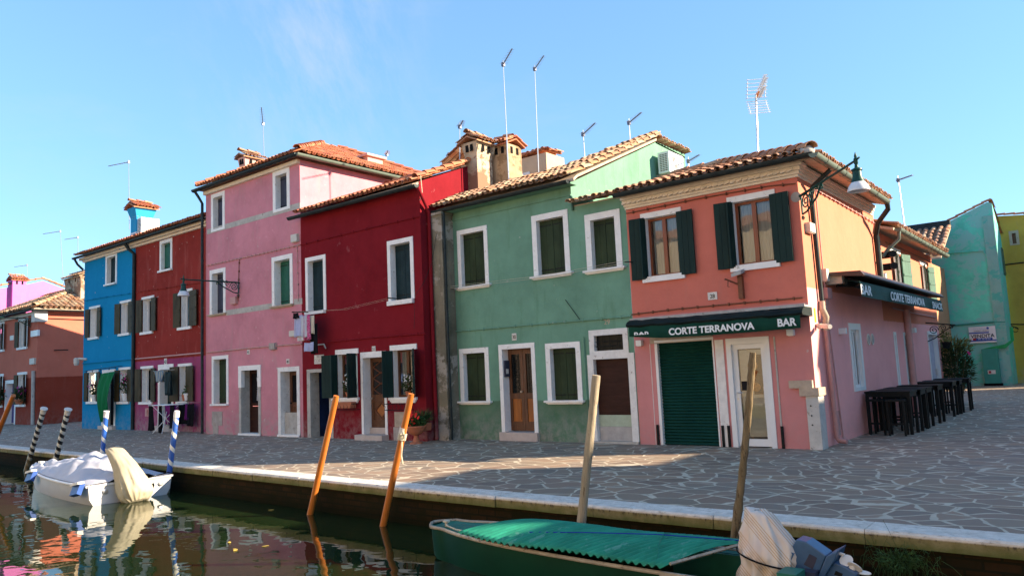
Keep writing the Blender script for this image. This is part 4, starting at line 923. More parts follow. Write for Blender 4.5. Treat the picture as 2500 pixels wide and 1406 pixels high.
a0, z1 = FR.px(964, 1005); a1, z0 = FR.px(1003, 1042); mb = MB(); FR.box(mb, a0, a1, z0, z1, -.02, 0); mb.build('meter_hatch', 'tan_stone', rd_)
a0, z1 = FR.px(961, 1042); a1, z0 = FR.px(990, 1072); mb = MB(); FR.box(mb, a0, a1, .0, z1, -.012, 0); mb.build('cement_patch', 'stripe_grey', rd_)
for (x0, x1) in ((953, 1010), (827, 878)):
    a0, z = FR.px(x0, 985); a1, _ = FR.px(x1, 985); mb = MB()
    for dz in (0, .16): mb.tube([FR.P(a0, z-dz, 0), FR.P(a0, z-dz, -.22), FR.P(a1, z-dz, -.22), FR.P(a1, z-dz, 0)], .009, 5)
    for k in range(7): a = a0+(a1-a0)*k/6; mb.tube([FR.P(a, z, -.22), FR.P(a+.05, z-.08, -.22), FR.P(a, z-.16, -.22)], .006, 5)
    mb.build('planter_rail', 'iron', rd_)
cablepx(rd_, FR, [(1030, 430), (1034, 470), (1029, 490)], .012, 'rope', d=-.05)

# ================================================================ PINK HOUSE
pk = thing('pink_house', 'tall three storey old rose pink house with hipped tile roof', 'house', (-17.2, -.743, 0))
ph = [closed(pk, FR, (516.3, 476.6), (549.5, 558.5), .14, .17, shut='blueshut', sl=False, n=2), closed(pk, FR, (666.6, 422), (708.5, 509), .15, .17, shut='blueshut', sl=False),
      closed(pk, FR, (513, 661), (551.5, 763), .14, .2, shut='blueshut', slmat='tan_stone', slh=.08, ext=.06), closed(pk, FR, (664, 629.5), (716, 741), .14, .22, shut='emerald', slmat='tan_stone', slh=.08, ext=.06, n=1),
      closed(pk, FR, (518, 869.7), (558.5, 985), .12, .2, shut='oliveshut', slh=.06, mould=False, ext=0)]
for (tl, br, ft, dp, mt, shutm, stepz) in (((584, 894), (638, 1058), .13, .4, 'stone', 'darkdoor', .06), ((679, 897), (734, 1064), .14, .42, 'white_worn', 'oldwood', .06)):
    a0, z1 = FR.px(*tl); a1, _ = FR.px(*br); fo, (b0, b1, c0, c1) = doorframe(pk, FR, a0, a1, 0, z1, ft, dp, mt, .14); ph.append((a0+.05, a1-.05, -1, z1-.05))
    if mt == 'stone':
        mb = MB(); FR.box(mb, a0-.02, a0+.16, z1-.7, z1+.005, -.03, .1); FR.box(mb, a0+.16, a1-.16, z1-.15, z1+.005, -.03, .1); FR.box(mb, a1-.16, a1+.02, z1-.7, z1+.005, -.03, .1); mb.build('lintel_block', 'white', fo)
    mb = MB(); FR.box(mb, a0, a1, 0, stepz, -.06, dp); mb.build('doorstep', 'white', pk)
    mb = MB(); y0 = dp-.1; FR.box(mb, b0, b0+.1, stepz, c1, y0, y0+.05); FR.box(mb, b1-.1, b1, stepz, c1, y0, y0+.05); FR.box(mb, b0+.1, b1-.1, stepz, stepz+.85, y0+.01, y0+.05); FR.box(mb, b0+.1, b1-.1, c1-.12, c1, y0, y0+.05); FR.box(mb, b0+.1, b1-.1, stepz+.86, stepz+.96, y0, y0+.05)
    d = mb.build('door', shutm, pk); mb = MB(); FR.box(mb, b0+.1, b1-.1, stepz+.95, c1-.12, y0+.03, y0+.04); mb.build('pane', 'blackcloth', d)
    if mt == 'stone':
        mb = MB(); m_ = (b0+b1)/2+.04; zt, zb = c1-.25, 1.1
        for k in range(-3, 4): mb.tube([FR.P(m_+k*.035, zt, y0-.01), FR.P(m_+k*.008, (zt+zb)/2+.1, y0-.02), FR.P(m_+k*.035, zb, y0-.01)], .007, 5)
        for k in range(6): mb.tube([FR.P(m_-.1, zb+k*.08, y0-.01), FR.P(m_+.1, zb+k*.08, y0-.01)], .006, 5)
        mb.build('iron_grille', 'whitecloth', d)
    else:
        mb = MB(); FR.box(mb, b0, b1, stepz, .72, -.0+.12, .15); mb.build('flood_board', 'stone', d)
    mb = MB(); mb.lathe(FR.P(b0+.08, 1.0, y0), [(.02, 0), (.028, .04)], 8, (0, -1, 0)); mb.build('handle', 'iron', d)
mb = MB(); facade(mb, FR, -20.05, -14.45, 0, 8.5, ph); px_ = -14.45
mb.add([(px_, -.743, 5.8), (px_, 6, 5.8), (px_, 6, 8.5), (px_, -.743, 8.5)], [(0, 1, 2, 3)]); mb.add([(-20.05, -.743, 0), (-20.05, 6, 0), (-20.05, 6, 8.5), (-20.05, -.743, 8.5)], [(0, 1, 2, 3)]); mb.add([(-20.05, 6, 0), (px_, 6, 0), (px_, 6, 8.5), (-20.05, 6, 8.5)], [(0, 1, 2, 3)]); mb.build('wall', P['pink'], pk)
for (xa, ya, xb, yb) in ((506, 567.5, 733, 500.5), (552, 765, 664, 746), (718, 737.5, 738, 735)):
    a0, z = FR.px(xa, ya); a1, zb = FR.px(xb, yb); z = (z+zb)/2; mb = MB(); FR.box(mb, a0, a1, z-.09, z+.09, -.008, 0); mb.build('string_course', 'stone', pk)
A = (-17.7, 2.6, 10.35); E = 8.62; c4_ = [(-20.2, -1.0), (-14.2, -1.0), (-14.2, 6.2), (-20.2, 6.2)]
r = MB(); ap = [A, (-17.7, 3.4, 10.35)]
slab(r, [(c4_[0][0], c4_[0][1], E), (c4_[1][0], c4_[1][1], E), A, (-17.9, 2.6, 10.35)]); slab(r, [(c4_[1][0]+.001, c4_[1][1], E), (c4_[2][0], c4_[2][1], E), ap[1], A]); slab(r, [(c4_[2][0], c4_[2][1], E), (c4_[3][0], c4_[3][1], E), ap[1]]); slab(r, [(c4_[3][0], c4_[3][1], E), (c4_[0][0], c4_[0][1], E), A, ap[1]])
rp = r.build('roof', 'tan_stone', pk); t = MB()
def tri_roof(t, p0_, p1_, apx, seed, apx2=None):
    p0_, p1_, apx = map(Vector, (p0_, p1_, apx)); U = (p1_-p0_).normalized(); v = apx-p0_; S = v-v.dot(U)*U; h = S.length; S.normalize(); poly = [(0, 0), ((p1_-p0_).length, 0)]
    if apx2 is not None: poly.append(((Vector(apx2)-p0_).dot(U), h))
    poly.append((v.dot(U), h)); roof_tiles(t, p0_, U, S, poly, .19, .36, .074, seed)
tri_roof(t, (-20.25, -1.0, E), (-14.2, -1.0, E), A, 51); tri_roof(t, (-14.2, -1.0, E), (-14.2, 6.2, E), A, 52, ap[1])
ridge(t, (-14.2, -1.0, E+.1), (A[0], A[1], A[2]+.1), .12, .38, 53); ridge(t, (-14.2, 6.2, E+.1), (ap[1][0], ap[1][1], A[2]+.1), .12, .38, 54); ridge(t, A, ap[1], .12, .38, 55); ridge(t, (-20.2, -1, E+.1), (A[0], A[1], A[2]+.1), .12, .38, 53)
t.build('roof_tiles', 'tiles_red', rp)
mb = MB(); X, Y, Z = hit(905, 397, 0, -15.5); mb.box(X-.45, X+.25, Y-.35, Y+.35, Z-.5, Z+.12); mb.box(X-.55, X+.35, Y-.45, Y+.45, Z+.12, Z+.2); mb.build('skylight_box', 'pinkchim', rp)
gutter(pk, (-20.3, -1.08, 8.57), (-14.12, -1.08, 8.57), .09, 'gutter'); gutter(pk, (-14.12, -1.1, 8.57), (-14.12, 6.2, 8.57), .09, 'zinc')
mb = MB(); mb.box(-20.05, -14.44, -.85, -.744, 8.38, 8.5); mb.build('cornice', 'cream', pk)
pipe(pk, [(-20.22, -1.05, 8.5), (-20.2, -.95, 8.35), (-20.12, -.84, 8.1), (-20.12, -.84, 4), (-20.12, -.84, .02)], .05, 'gutter')
chimney(rp, -19.88, -19.52, .5, 1.16, 8.7, 9.95, M['pinkchim'], 'tiles', axis='y', seed=56, flare=.06)
cablepx(pk, FR, [(506, 649), (620, 624), (734.8, 597.8)], .014, 'pinkbox', clips=.22); cablepx(pk, FR, [(586, 632), (583, 735)], .012, 'brown', clips=.25); cablepx(pk, FR, [(727, 600), (730, 735)], .01, 'pinkbox', clips=.3)
cablepx(pk, FR, [(506, 860.5), (620, 848.5), (738, 839)], .022, 'pinkbox', 'conduit', clips=.6)
boxpart(pk, FR, 716, 575, 731, 589); boxpart(pk, FR, 568, 727, 581, 741, mat='pinkbox'); boxpart(pk, FR, 663, 838, 676, 852, mat='stripe_grey'); boxpart(pk, FR, 712, 808, 725, 820, mat='beigebox')
numplate(pk, FR, 607, 859, '41', .15, .15); numplate(pk, FR, 703.5, 882, '40', .15, .15)
a0, z1 = FR.px(518, 1004); a1, z0 = FR.px(543, 1038); mb = MB(); FR.box(mb, a0, a1, z0, z1, -.012, 0); FR.box(mb, a0+.05, a0+.4, 0, z0, -.008, 0); mb.build('cement_patch', 'stripe_grey', pk)

# ================================================================ BRICK RED + MAGENTA HOUSE, BLUE HOUSE
FB = Fr('F', -.314)
md = thing('brick_red_house', 'brick red house with magenta ground floor and open brown shutters', 'house', (-23.3, -.314, 0))
bl = thing('blue_house', 'bright blue narrow house with green door curtain', 'house', (-28.9, -.314, 0))
def ow(house, lt, lb, ls, sb, l1=.26, l2=.26, shut='brownshut', a1=.1, a2=.4, sh=.1, lh=.1):
    w, o, h = openwin(house, FB, lt, lb, ls, sb, .18, lh=lh, sh=sh, inset=.1, curt=False, glass=False)
    cu = MB(); wq = o[1]-o[0]; FB.box(cu, o[0]+wq*.42, o[0]+wq*.66, o[2]+.05, o[3]-.05, .3, .31); cu.build('curtain', 'curtain', w)
    leaf(w, FB, o[0], -1, l1, o[2], o[3], shut, -.05, a1, 2); leaf(w, FB, o[1], 1, max(.4, l2), o[2], o[3], shut, -.05, .08, 2); return h
mh = [closed(md, FB, (391, 589.4), (420.8, 655), .13, .12, shut='emerald', slh=.07, mould=False, ext=.03)]
mh += [ow(md, (347, 725.4), (377, 721.4), (344.6, 811.5), (374.5, 808), .42, .45, a1=.1, a2=.5), ow(md, (440, 709), (470.6, 703), (435.8, 800), (469, 796), .45, .6, a1=.1, a2=.5)]
mh += [ow(md, (344.5, 894.5), (375, 892), (341.5, 981.5), (374, 979.5), .42, .3, a1=.1, a2=1.3), ow(md, (435.6, 888.5), (469.2, 885.5), (432.6, 980), (460.5, 979), .55, .6, a1=.1, a2=.6)]
a0, z1 = FB.px(387, 890.5); a1, _ = FB.px(423.5, 1050); fo, (b0, b1, c0, c1) = doorframe(md, FB, a0, a1, .2, z1, .14, .35, 'white', .2); mh.append((a0+.05, a1-.05, -1, z1-.05))
mb = MB(); FB.box(mb, a0-.15, a1+.1, 0, .2, -.15, .4); mb.build('doorstep', 'step', md); mb = MB(); FB.box(mb, b0, b1, .2, c1, .3, .34); d_ = mb.build('door', 'greenshut', md); mb = MB(); mb.lathe(FB.P(b1-.1, 1.1, .3), [(.02, 0), (.03, .04)], 8, (0, -1, 0)); mb.build('handle', 'iron', d_)
mb = MB(); facade(mb, FB, -26.4, -20.05, 0, 7.5, mh); mb.build('wall', P['midred'], md)
bh = [closed(bl, FB, (259, 624.3), (285.4, 689), .13, .16, shut='tealshut', slh=.07, mould=False, ext=0)]
bh += [ow(bl, (219, 749), (245, 745.5), (217.5, 824.5), (242, 821.5), .35, .35, a2=.5), ow(bl, (294, 735), (321, 731.5), (291, 815), (318.5, 812), .42, .4, a2=.5)]
bh += [ow(bl, (215, 904), (241, 902), (213, 980), (240, 979.5), .3, .3, a2=.5), ow(bl, (291.5, 897), (319.6, 895.5), (287.6, 980), (316.5, 979.5), .35, .45, a2=.5)]
a0, z1 = FB.px(250.5, 903); a1, _ = FB.px(281, 1040); fo, (b0, b1, c0, c1) = doorframe(bl, FB, a0, a1, .15, z1, .12, .35, 'white', .14); bh.append((a0+.05, a1-.05, -1, z1-.05))
mb = MB(); FB.box(mb, a0-.05, a1+.05, 0, .15, -.15, .4); mb.build('doorstep', 'step', bl); mb = MB(); FB.box(mb, b0, b1, .15, c1, .3, .34); d_ = mb.build('door', 'blackcloth', bl); mb = MB(); mb.lathe(FB.P(b1-.1, 1.1, .3), [(.02, 0), (.03, .04)], 8, (0, -1, 0)); mb.build('handle', 'alu', d_)
mb = MB(); facade(mb, FB, -31.4, -26.4, 0, 7.5, bh); mb.add([(-31.4, -.314, 0), (-31.4, 9.5, 0), (-31.4, 9.5, 7.5), (-31.4, 4.2, 9.1), (-31.4, -.314, 7.5)], [(0, 1, 2, 3, 4)]); mb.add([(-31.4, 9.5, 0), (-20.05, 9.5, 0), (-20.05, 9.5, 7.5), (-31.4, 9.5, 7.5)], [(0, 1, 2, 3)]); mb.build('wall', P['blue'], bl)
for hs, xa, xb, sd_ in ((bl, -31.6, -26.4, 61), (md, -26.4, -20.2, 62)):
    r = MB(); slab(r, [(xa, -.62, 7.68), (xb, -.62, 7.68), (xb, 4.2, 9.25), (xa, 4.2, 9.25)]); slab(r, [(xa, 4.2, 9.25), (xb, 4.2, 9.25), (xb, 9.7, 7.5), (xa, 9.7, 7.5)]); ro = r.build('roof', 'tan_stone', hs)
    t = MB(); s_ = .326; n_ = math.hypot(1, s_); roof_tiles(t, (xa, -.66, 7.68), (1, 0, 0), (0, 1/n_, s_/n_), [(0, 0), (xb-xa, 0), (xb-xa, 5.0), (0, 5.0)], .19, .36, .074, sd_); ridge(t, (xa, 4.2, 9.33), (xb, 4.2, 9.33), .11, .38, sd_); t.build('roof_tiles', 'tiles_red', ro)
    gutter(hs, (xa-.02, -.72, 7.63), (xb+.0, -.72, 7.63), .08, 'gutter')
    mb = MB(); mb.box(xa+.2 if hs is bl else xa, xb, -.42, -.315, 7.42, 7.5); mb.box(xa+.15 if hs is bl else xa, xb, -.55, -.315, 7.5, 7.6); mb.build('cornice', 'cream', hs)
    if hs is bl:
        cb_ = chimney(ro, -28.92, -28.36, .6, 1.3, 7.8, 9.6, P['chimblue'], 'tiles_red', flare=.13, axis='y', seed=63, slots=False)
        for zq in (8.45, 9.2):
            bd_ = MB(); bd_.box(-28.935, -28.345, .585, 1.315, zq, zq+.05); bd_.build('white_band', 'white', cb_)
pipe(bl, [(-31.5, -.7, 7.55), (-31.48, -.6, 7.35), (-31.42, -.37, 7.1)], .05, 'gutter', 'downpipe', False)
pipe(md, [(-26.5, -.68, 7.55), (-26.48, -.55, 7.35), (-26.36, -.39, 7.15), (-26.36, -.39, 3), (-26.36, -.39, .02)], .07, 'gutter')
cablepx(bl, FB, [(206.7, 733.9), (270, 723), (327, 715)], .016, P['blue'], clips=.6); cablepx(md, FB, [(333, 714), (420, 701), (498, 689)], .014, P['midred'], clips=.6)
cablepx(bl, FB, [(204, 887), (327, 876)], .03, P['blue'], 'conduit'); cablepx(md, FB, [(333, 876), (498, 861)], .03, 'pinkbox', 'conduit')
numplate(md, FB, 404.7, 882.5, '42', .2, .24)
mb = MB(); P_ = FB.P(*FB.px(201, 878), -.25); mb.tube([(P_[0]+.5, -.32, P_[2]), (P_[0]+.1, -.5, P_[2]+.05)], .05, 8); mb.lathe((P_[0], -.56, P_[2]-.25), [(.08, 0), (.11, .1), (.11, .3), (.05, .34)], 12); mb.build('security_camera', 'beigebox', bl)
a, z = FB.px(359.5, 1006); mb = MB(); FB.box(mb, a-.14, a+.14, z-.16, z+.16, -.02, 0); FB.box(mb, a-.04, a+.08, z-.1, z+.12, -.06, -.02); mb.build('fuse_box', 'pinkbox', md)

# ================================================================ FAR LEFT ORANGE HOUSE
FO = Fr('F', .52); SO = Fr('S', -39.3)
og = thing('orange_house', 'orange red two tone corner house with old lichened tile roof', 'house', (-44, 2, 0))
oh = []
def ow2(lt, lb, ls, sb, l1=.4, l2=.45, shut='brownshut'):
    w, o, h = openwin(og, FO, lt, lb, ls, sb, .18, lh=.14, sh=.12, inset=.12); leaf(w, FO, o[0], -1, l1, o[2], o[3], shut, -.05, .1, 2); leaf(w, FO, o[1], 1, l2, o[2], o[3], shut, -.05, .4, 2); oh.append(h)
ow2((46, 778), (70, 775.5), (43, 849), (68, 846)); ow2((43.5, 909), (67, 907), (40, 987), (63, 987)); ow2((-12, 788), (12, 785), (-14, 856), (12, 853)); ow2((-14, 914), (10, 912), (-16, 990), (7, 989))
a0, z1 = FO.px(13.5, 928.5); a1, _ = FO.px(37, 1030); fo, (b0, b1, c0, c1) = doorframe(og, FO, a0, a1, 0, z1, .16, .4, 'white', .2); oh.append((a0+.05, a1-.05, -1, z1-.05)); mb = MB(); FO.box(mb, b0, b1, .05, c1, .3, .34); mb.build('door', plain('violet_blue_door', (.06, .05, .2), .5), og)
mb = MB(); facade(mb, FO, -52, -39.3, 0, 5.95, oh); mb.add([(-39.3, .52, 0), (-39.3, 7.5, 0), (-39.3, 7.5, 5.95), (-39.3, .52, 5.95)], [(0, 1, 2, 3)]); mb.add([(-52, 7.5, 0), (-39.3, 7.5, 0), (-39.3, 7.5, 5.95), (-52, 7.5, 5.95)], [(0, 1, 2, 3)]); mb.build('wall', P['orange'], og)
r = MB(); Dd = 3.6; so = .42; slab(r, [(-52, .2, 6.03), (-38.98, .2, 6.03), (-38.98-Dd, .2+Dd, 6.03+Dd*so), (-52, .2+Dd, 6.03+Dd*so)]); slab(r, [(-38.979, .2, 6.03), (-38.979, 7.8, 6.03), (-38.98-Dd, 4.2, 6.03+Dd*so), (-38.98-Dd, .2+Dd, 6.03+Dd*so)]); slab(r, [(-52, 7.8, 6), (-38.98, 7.8, 6), (-38.98-Dd, 4.2, 6.03+Dd*so), (-52, 4.2, 6.03+Dd*so)]); ro = r.build('roof', 'tan_stone', og)
t = MB(); no = math.hypot(1, so); roof_tiles(t, (-48, .17, 6.05), (1, 0, 0), (0, 1/no, so/no), [(0, 0), (9.02, 0), (9.02-Dd, Dd*no), (0, Dd*no)], .26, .42, .11, 71, 1.5); roof_tiles(t, (-38.95, .2, 6.05), (0, 1, 0), (-1/no, 0, so/no), [(0, 0), (7.6, 0), (4.0, Dd*no), (3.6, Dd*no)], .26, .42, .11, 72, 1.5)
ridge(t, (-38.98, .2, 6.15), (-38.98-Dd, .2+Dd, 6.15+Dd*so), .14, .4, 73); ridge(t, (-38.98-Dd, .2+Dd, 6.15+Dd*so), (-48, .2+Dd, 6.15+Dd*so), .14, .4, 74); t.build('roof_tiles', 'tiles_old', ro)
gutter(og, (-48, .08, 5.98), (-38.9, .08, 5.98), .09, 'gutter'); gutter(og, (-38.86, .1, 5.98), (-38.86, 7.6, 5.98), .09, 'gutter')
mb = MB(); mb.box(-48, -39.28, .38, .519, 5.75, 5.93); mb.box(-39.6, -39.1, .3, .9, 5.35, 5.95); mb.build('cornice', 'whitecornice', og)
pipe(og, [FO.P(*FO.px(86, 905), -.08), FO.P(*FO.px(84, 1036), -.08)], .09, 'stone', 'downpipe', False)
boxpart(og, FO, 80, 808, 97, 819, mat='pvc'); boxpart(og, FO, 77, 875, 88, 888); boxpart(og, FO, 25, 820, 34, 829, 'wall_plaque', 'plate', .02)
cablepx(og, FO, [(0, 770), (60, 768), (95, 764)], .025, 'iron'); 
mb = MB(); mb.tube([SO.P(.7, 5.55, -.03), SO.P(3, 5.5, -.03), SO.P(6, 5.55, -.03)], .025, 5); mb.tube([SO.P(1.3, 3.85, -.03), SO.P(1.9, 3.86, -.3)], .03, 5); mb.build('cable', 'iron', og)
chimney(ro, -42.6, -40.4, 3.0, 3.7, 6.8, 8.1, P['chim1'], 'tiles_old', flare=.05, axis='x', seed=75)
# magenta house behind it
mg = thing('magenta_house', 'bright magenta house behind the orange corner house', 'house', (-48, 8, 0))
X = -48
def hx(x, y): h = hit(x, y, 0, X); return (X, h[1], h[2])
a_, b_, c_, d_ = hx(62, 696), hx(105, 686), hx(150, 712), hx(-40, 740)
mb = MB(); mb.poly([(X, a_[1]-3.2, 0), (X, a_[1]-3.2, a_[2]-.7), a_, b_, (X, c_[1]+2.6, c_[2]-.7), (X, c_[1]+2.6, 0)], (-5, 0, 0)); mb.build('wall', P['magenta'], mg)
t = MB(); ridge(t, (X, a_[1]-3.1, a_[2]-.62), (X, b_[1], b_[2]+.1), .12, .38, 81); ridge(t, (X, c_[1]+2.5, c_[2]-.6), (X, b_[1], b_[2]+.1), .12, .38, 82); rm = t.build('roof', 'tiles_red', mg)
q0, q1 = hx(24, 690), hx(60, 690); chimney(rm, X-.5, X+.35, q0[1]+.05, q1[1], 6.0, q0[2]+.15, P['magenta'], 'tiles_red', axis='y', seed=83)

# ================================================================ CYAN HOUSE, YELLOW HOUSE, REAR BUILDINGS
FC = Fr('F', 26.7)
cy = thing('turquoise_house', 'mottled turquoise gable wall with a for sale board at the end of the lane', 'house', (-3, 26.7, 0))
pk_ = FC.px(2415, 492); lo = FC.px(2237, 583); s_ = (pk_[1]-lo[1])/(pk_[0]-lo[0])
zl = lo[1]-s_*(lo[0]+14)
mb = MB(); mb.add([(-14, 26.7, 0), (.62, 26.7, 0), (.62, 26.7, pk_[1]-.02), (-14, 26.7, zl)], [(0, 1, 2, 3)]); mb.add([(.62, 26.7, 0), (.8, 26.72, 0), (.8, 26.72, pk_[1]-.1), (.62, 26.7, pk_[1]-.02)], [(0, 1, 2, 3)])
mb.add([(.8, 26.72, 0), (.8, 28.9, 0), (.8, 28.9, 7.1), (.8, 26.72, pk_[1]-.1)], [(0, 1, 2, 3)]); mb.build('wall', P['cyan'], cy)
mb = MB(); mb.box(.36, .80, 26.62, 26.69, 0, 7.9); mb.build('corner_strip', plaster('pale_turquoise_strip', (.22, .42, .36), mottle=.15, patchc=(.10, .42, .34), patch=.1), cy)
t = MB(); ridge(t, (-14, 26.75, zl+.02), (pk_[0], 26.75, pk_[1]+.02), .1, .4, 91); ridge(t, (.8, 28.9, 7.2), (.75, 26.75, pk_[1]-.02), .1, .4, 92); t.build('roof', 'tiles_red', cy)
cablepx(cy, FC, [(2270, 622), (2400, 612), (2412, 628), (2428, 628)], .03, P['cyan'], d=-.05); cablepx(cy, FC, [(2290, 798), (2420, 786), (2455, 786)], .04, M['aqua'], d=-.05)
a0, z1 = FC.px(2398, 852); a1, z0 = FC.px(2447, 938); mb = MB(); mb.box(a0, a1, 26.35, 26.7, .12, z1); cb = mb.build('utility_cabinet', 'aqua', cy)
mb = MB(); mb.box((a0+a1)/2-.15, (a0+a1)/2+.15, 26.335, 26.35, .55, .72); mb.build('sticker', 'plate', cb); mb = MB(); mb.box((a0+a1)/2-.12, (a0+a1)/2-.02, 26.328, 26.335, .58, .69); mb.build('red_label', 'signred', cb); mb = MB(); mb.box(a0-.05, a1+.05, 26.4, 26.7, 0, .12); mb.build('base', 'dark', cb)
# green cables drooping over the cabinet
mb = MB(); q = FC.px(2400, 850); q2 = FC.px(2462, 838)
for k in range(6): mb.tube([(q[0]+.05*k, 26.5, q[1]-.05), ((q[0]+.6)/2+.1, 26.4, q[1]+.05-.02*k), (.7, 26.4, q[1]+.12-.03*k), (.95+.02*k, 26.5, q[1]+.3), (.95+.02*k, 26.6, q[1]+.9)], .02, 5)
mb.build('cable_bundle', plain('green_cable_sheath', (.02, .3, .1), .5), cy)
FY = Fr('F', 29)
yh = thing('yellow_house', 'mustard yellow house beyond the turquoise gable with one small window', 'house', (4, 29, 0))
a0, z1 = FY.px(2462, 565); a1, z0 = FY.px(2490, 597); w, (b0, b1, c0, c1) = surround(yh, FY, a0, a1, z0, z1, .12, .15, 'tan_stone'); sash(w, FY, b0, b1, c0, c1, .1, 'oldwood', .05, False); holes = [(a0+.05, a1-.05, z0+.05, z1-.05)]
mb = MB(); facade(mb, FY, .3, 9, 0, 7.3, holes); mb.poly([(.3, 29, 7.3), (9, 29, 7.3), (.8, 29, 8.15), (.3, 29, 8.15)]); mb.build('wall', P['yellow'], yh)
t = MB(); ridge(t, (9, 28.95, 7.25), (.4, 28.95, 8.2), .1, .4, 93); t.build('roof', 'tiles_red', yh)
w_ = MB(); b = FY.px(2440, 596); w_.box(.78, .84, 28.2, 28.9, 5.2, 6.5); w_.build('shutter', 'paleshut', yh)
cablepx(yh, FY, [(2440, 648), (2500, 641)], .03, 'iron')
mb = MB(); q = FY.px(2470, 790); mb.tube([FY.P(q[0]-.4, q[1], -.1), FY.P(q[0]+1.2, q[1]-.15, -.9)], .03, 6); mb.tube([FY.P(q[0], q[1]-.1, -.2)]+[FY.P(q[0]+.15+.12*cos(t*.7), q[1]-.3+.12*sin(t*.7), -.3) for t in range(9)], .02, 5); mb.build('iron_bracket', 'iron', yh)
# low roof seen over the annex
rr_ = thing('rear_house', 'grey roofed low building seen over the annex gutter', 'house', (-4, 22, 0))
zA = hit(2300, 547, 1, 24)[2]; zB = hit(2240, 590, 1, 22.5)[2]
mb = MB(); mb.box(-9, -1.4, 22.2, 26.5, 0, 5.6); mb.build('wall', P['back'], rr_)
s2 = .5; n2 = math.hypot(1, s2); mb = MB(); slab(mb, [(-9, 22, 5.7), (-.8, 22, 5.7), (-.8, 25.6, 7.5), (-9, 25.6, 7.5)]); ro = mb.build('roof', 'tan_stone', rr_); t = MB(); roof_tiles(t, (-7, 22, 5.75), (1, 0, 0), (0, 1/n2, s2/n2), [(0, 0), (6.2, 0), (6.2, 3.6), (0, 3.6)], .3, .4, .12, 95, 1.3); t.build('roof_tiles', 'tiles', ro)
mb = MB(); mb.box(-8, -.8, 25.3, 25.6, 7.35, 7.75); mb.build('ridge_board', 'gutter', ro)

# buildings behind the green roof: peach dormer wall, brown stack
ph_ = thing('peach_house', 'pale peach rear wall with tiled top behind the green roof', 'house', (-8.4, 4.6, 0))
mb = MB(); q0 = hit(1275, 385, 1, 4.6); q1 = hit(1333, 372, 1, 4.6); mb.box(q0[0]-.6, q1[0], 4.6, 5.6, 0, q1[2]); mb.build('wall', P['peach'], ph_)
t = MB(); ridge(t, (q0[0]-.6, 4.6, q1[2]+.02), (q1[0], 4.6, q1[2]+.06), .1, .36, 96); roof_tiles(t, (q0[0]-.6, 4.55, q1[2]+.02), (1, 0, 0), (0, .98, .1), [(0, 0), (q1[0]-q0[0]+.6, 0), (q1[0]-q0[0]+.6, 1), (0, 1)], .2, .36, .08, 97); t.build('roof', 'tiles_red', ph_)
mb = MB(); c_ = hit(1282, 437, 1, 4.59); mb.box(c_[0]-.12, c_[0]+.2, 4.57, 4.6, c_[2]-.15, c_[2]+.2); mb.build('window', 'pvc', ph_)
sc_ = thing('brown_stack_house', 'small dark chimney house half hidden behind the dark red verge', 'house', (-10.3, 3.4, 0))
q = hit(1100, 405, 1, 3.4); q2 = hit(1128, 400, 1, 3.4); mb = MB(); mb.box(q[0], q2[0]+.2, 3.4, 4.2, 7.0, q[2]+.1); mb.build('wall', P['chim2'], sc_)
t = MB(); n5 = math.hypot(1, .5); roof_tiles(t, (q[0]-.25, 3.2, q[2]+.05), (0, 1, 0), (1/n5, 0, .5/n5), [(0, 0), (1.1, 0), (1.1, 1.1), (0, 1.1)], .2, .34, .085, 98); t.build('roof', 'tiles', sc_)
# buildings across the lane and on the opposite bank (outside the picture, sized to cast the long evening shadows, several made pale to bounce light, and show in the panes)
def plainhouse(x0, x1, y0, y1, h, mat, lab, wins='W'):
    t = thing('neighbouring_house', lab, 'house', ((x0+x1)/2, (y0+y1)/2, 0)); mb = MB(); mb.box(x0, x1, y0, y1, 0, h); mb.build('wall', P[mat], t)
    r = MB(); xm = (x0+x1)/2; ym = (y0+y1)/2
    if wins == 'W':
        slab(r, [(x0-.2, y0, h), (x0-.2, y1, h), (xm, y1, h+.9), (xm, y0, h+.9)]); slab(r, [(x1+.2, y0, h), (x1+.2, y1, h), (xm, y1, h+.9), (xm, y0, h+.9)])
    else: slab(r, [(x0, y1+.3, h), (x1, y1+.3, h), (x1, ym, h+1.2), (x0, ym, h+1.2)]); slab(r, [(x0, y0-.3, h), (x1, y0-.3, h), (x1, ym, h+1.2), (x0, ym, h+1.2)])
    r.build('roof', 'tiles_red', t); w = MB(); s = MB()
    if wins == 'W':
        k = int((y1-y0)/2.2)
        for i in range(k):
            y = y0+(i+.5)*(y1-y0)/k
            for z in (1.0, 3.9):
                if z+1.4 < h: w.box(x0-.03, x0-.002, y-.4, y+.4, z, z+1.3)
    else:
        k = int((x1-x0)/2.4)
        for i in range(k):
            x = x0+(i+.5)*(x1-x0)/k
            for z in (1.0, 3.9):
                if z+1.4 < h: w.box(x-.4, x+.4, y1+.002, y1+.03, z, z+1.3)
    w.build('window', 'white', t); return t
plainhouse(12, 14, 8.2, 29.5, 8.0, 'cream2', 'tall cream house across the lane from the bar, outside the frame')
plainhouse(12, 18, 2.2, 4.95, 7.5, 'yellow', 'mustard house on the square corner, outside the frame')
plainhouse(12, 18, -12, 2.19, 5.7, 'cream', 'low cream house on the square beside the mustard house, outside the frame')
plainhouse(12.5, 13.9, 4.96, 8.19, 6.0, 'cyan', 'low turquoise link building between two houses, outside the frame')
plainhouse(-30, -18, -27, -19, 8.5, 'cream', 'pale cream house shaped to bounce light from the opposite bank, outside the frame', 'N')  # bank row raised, moved closer and made cream to bounce warm light
plainhouse(-17.9, -6, -27, -19.4, 8.0, 'cream2', 'cream house shaped to bounce light from the opposite bank, outside the frame', 'N')
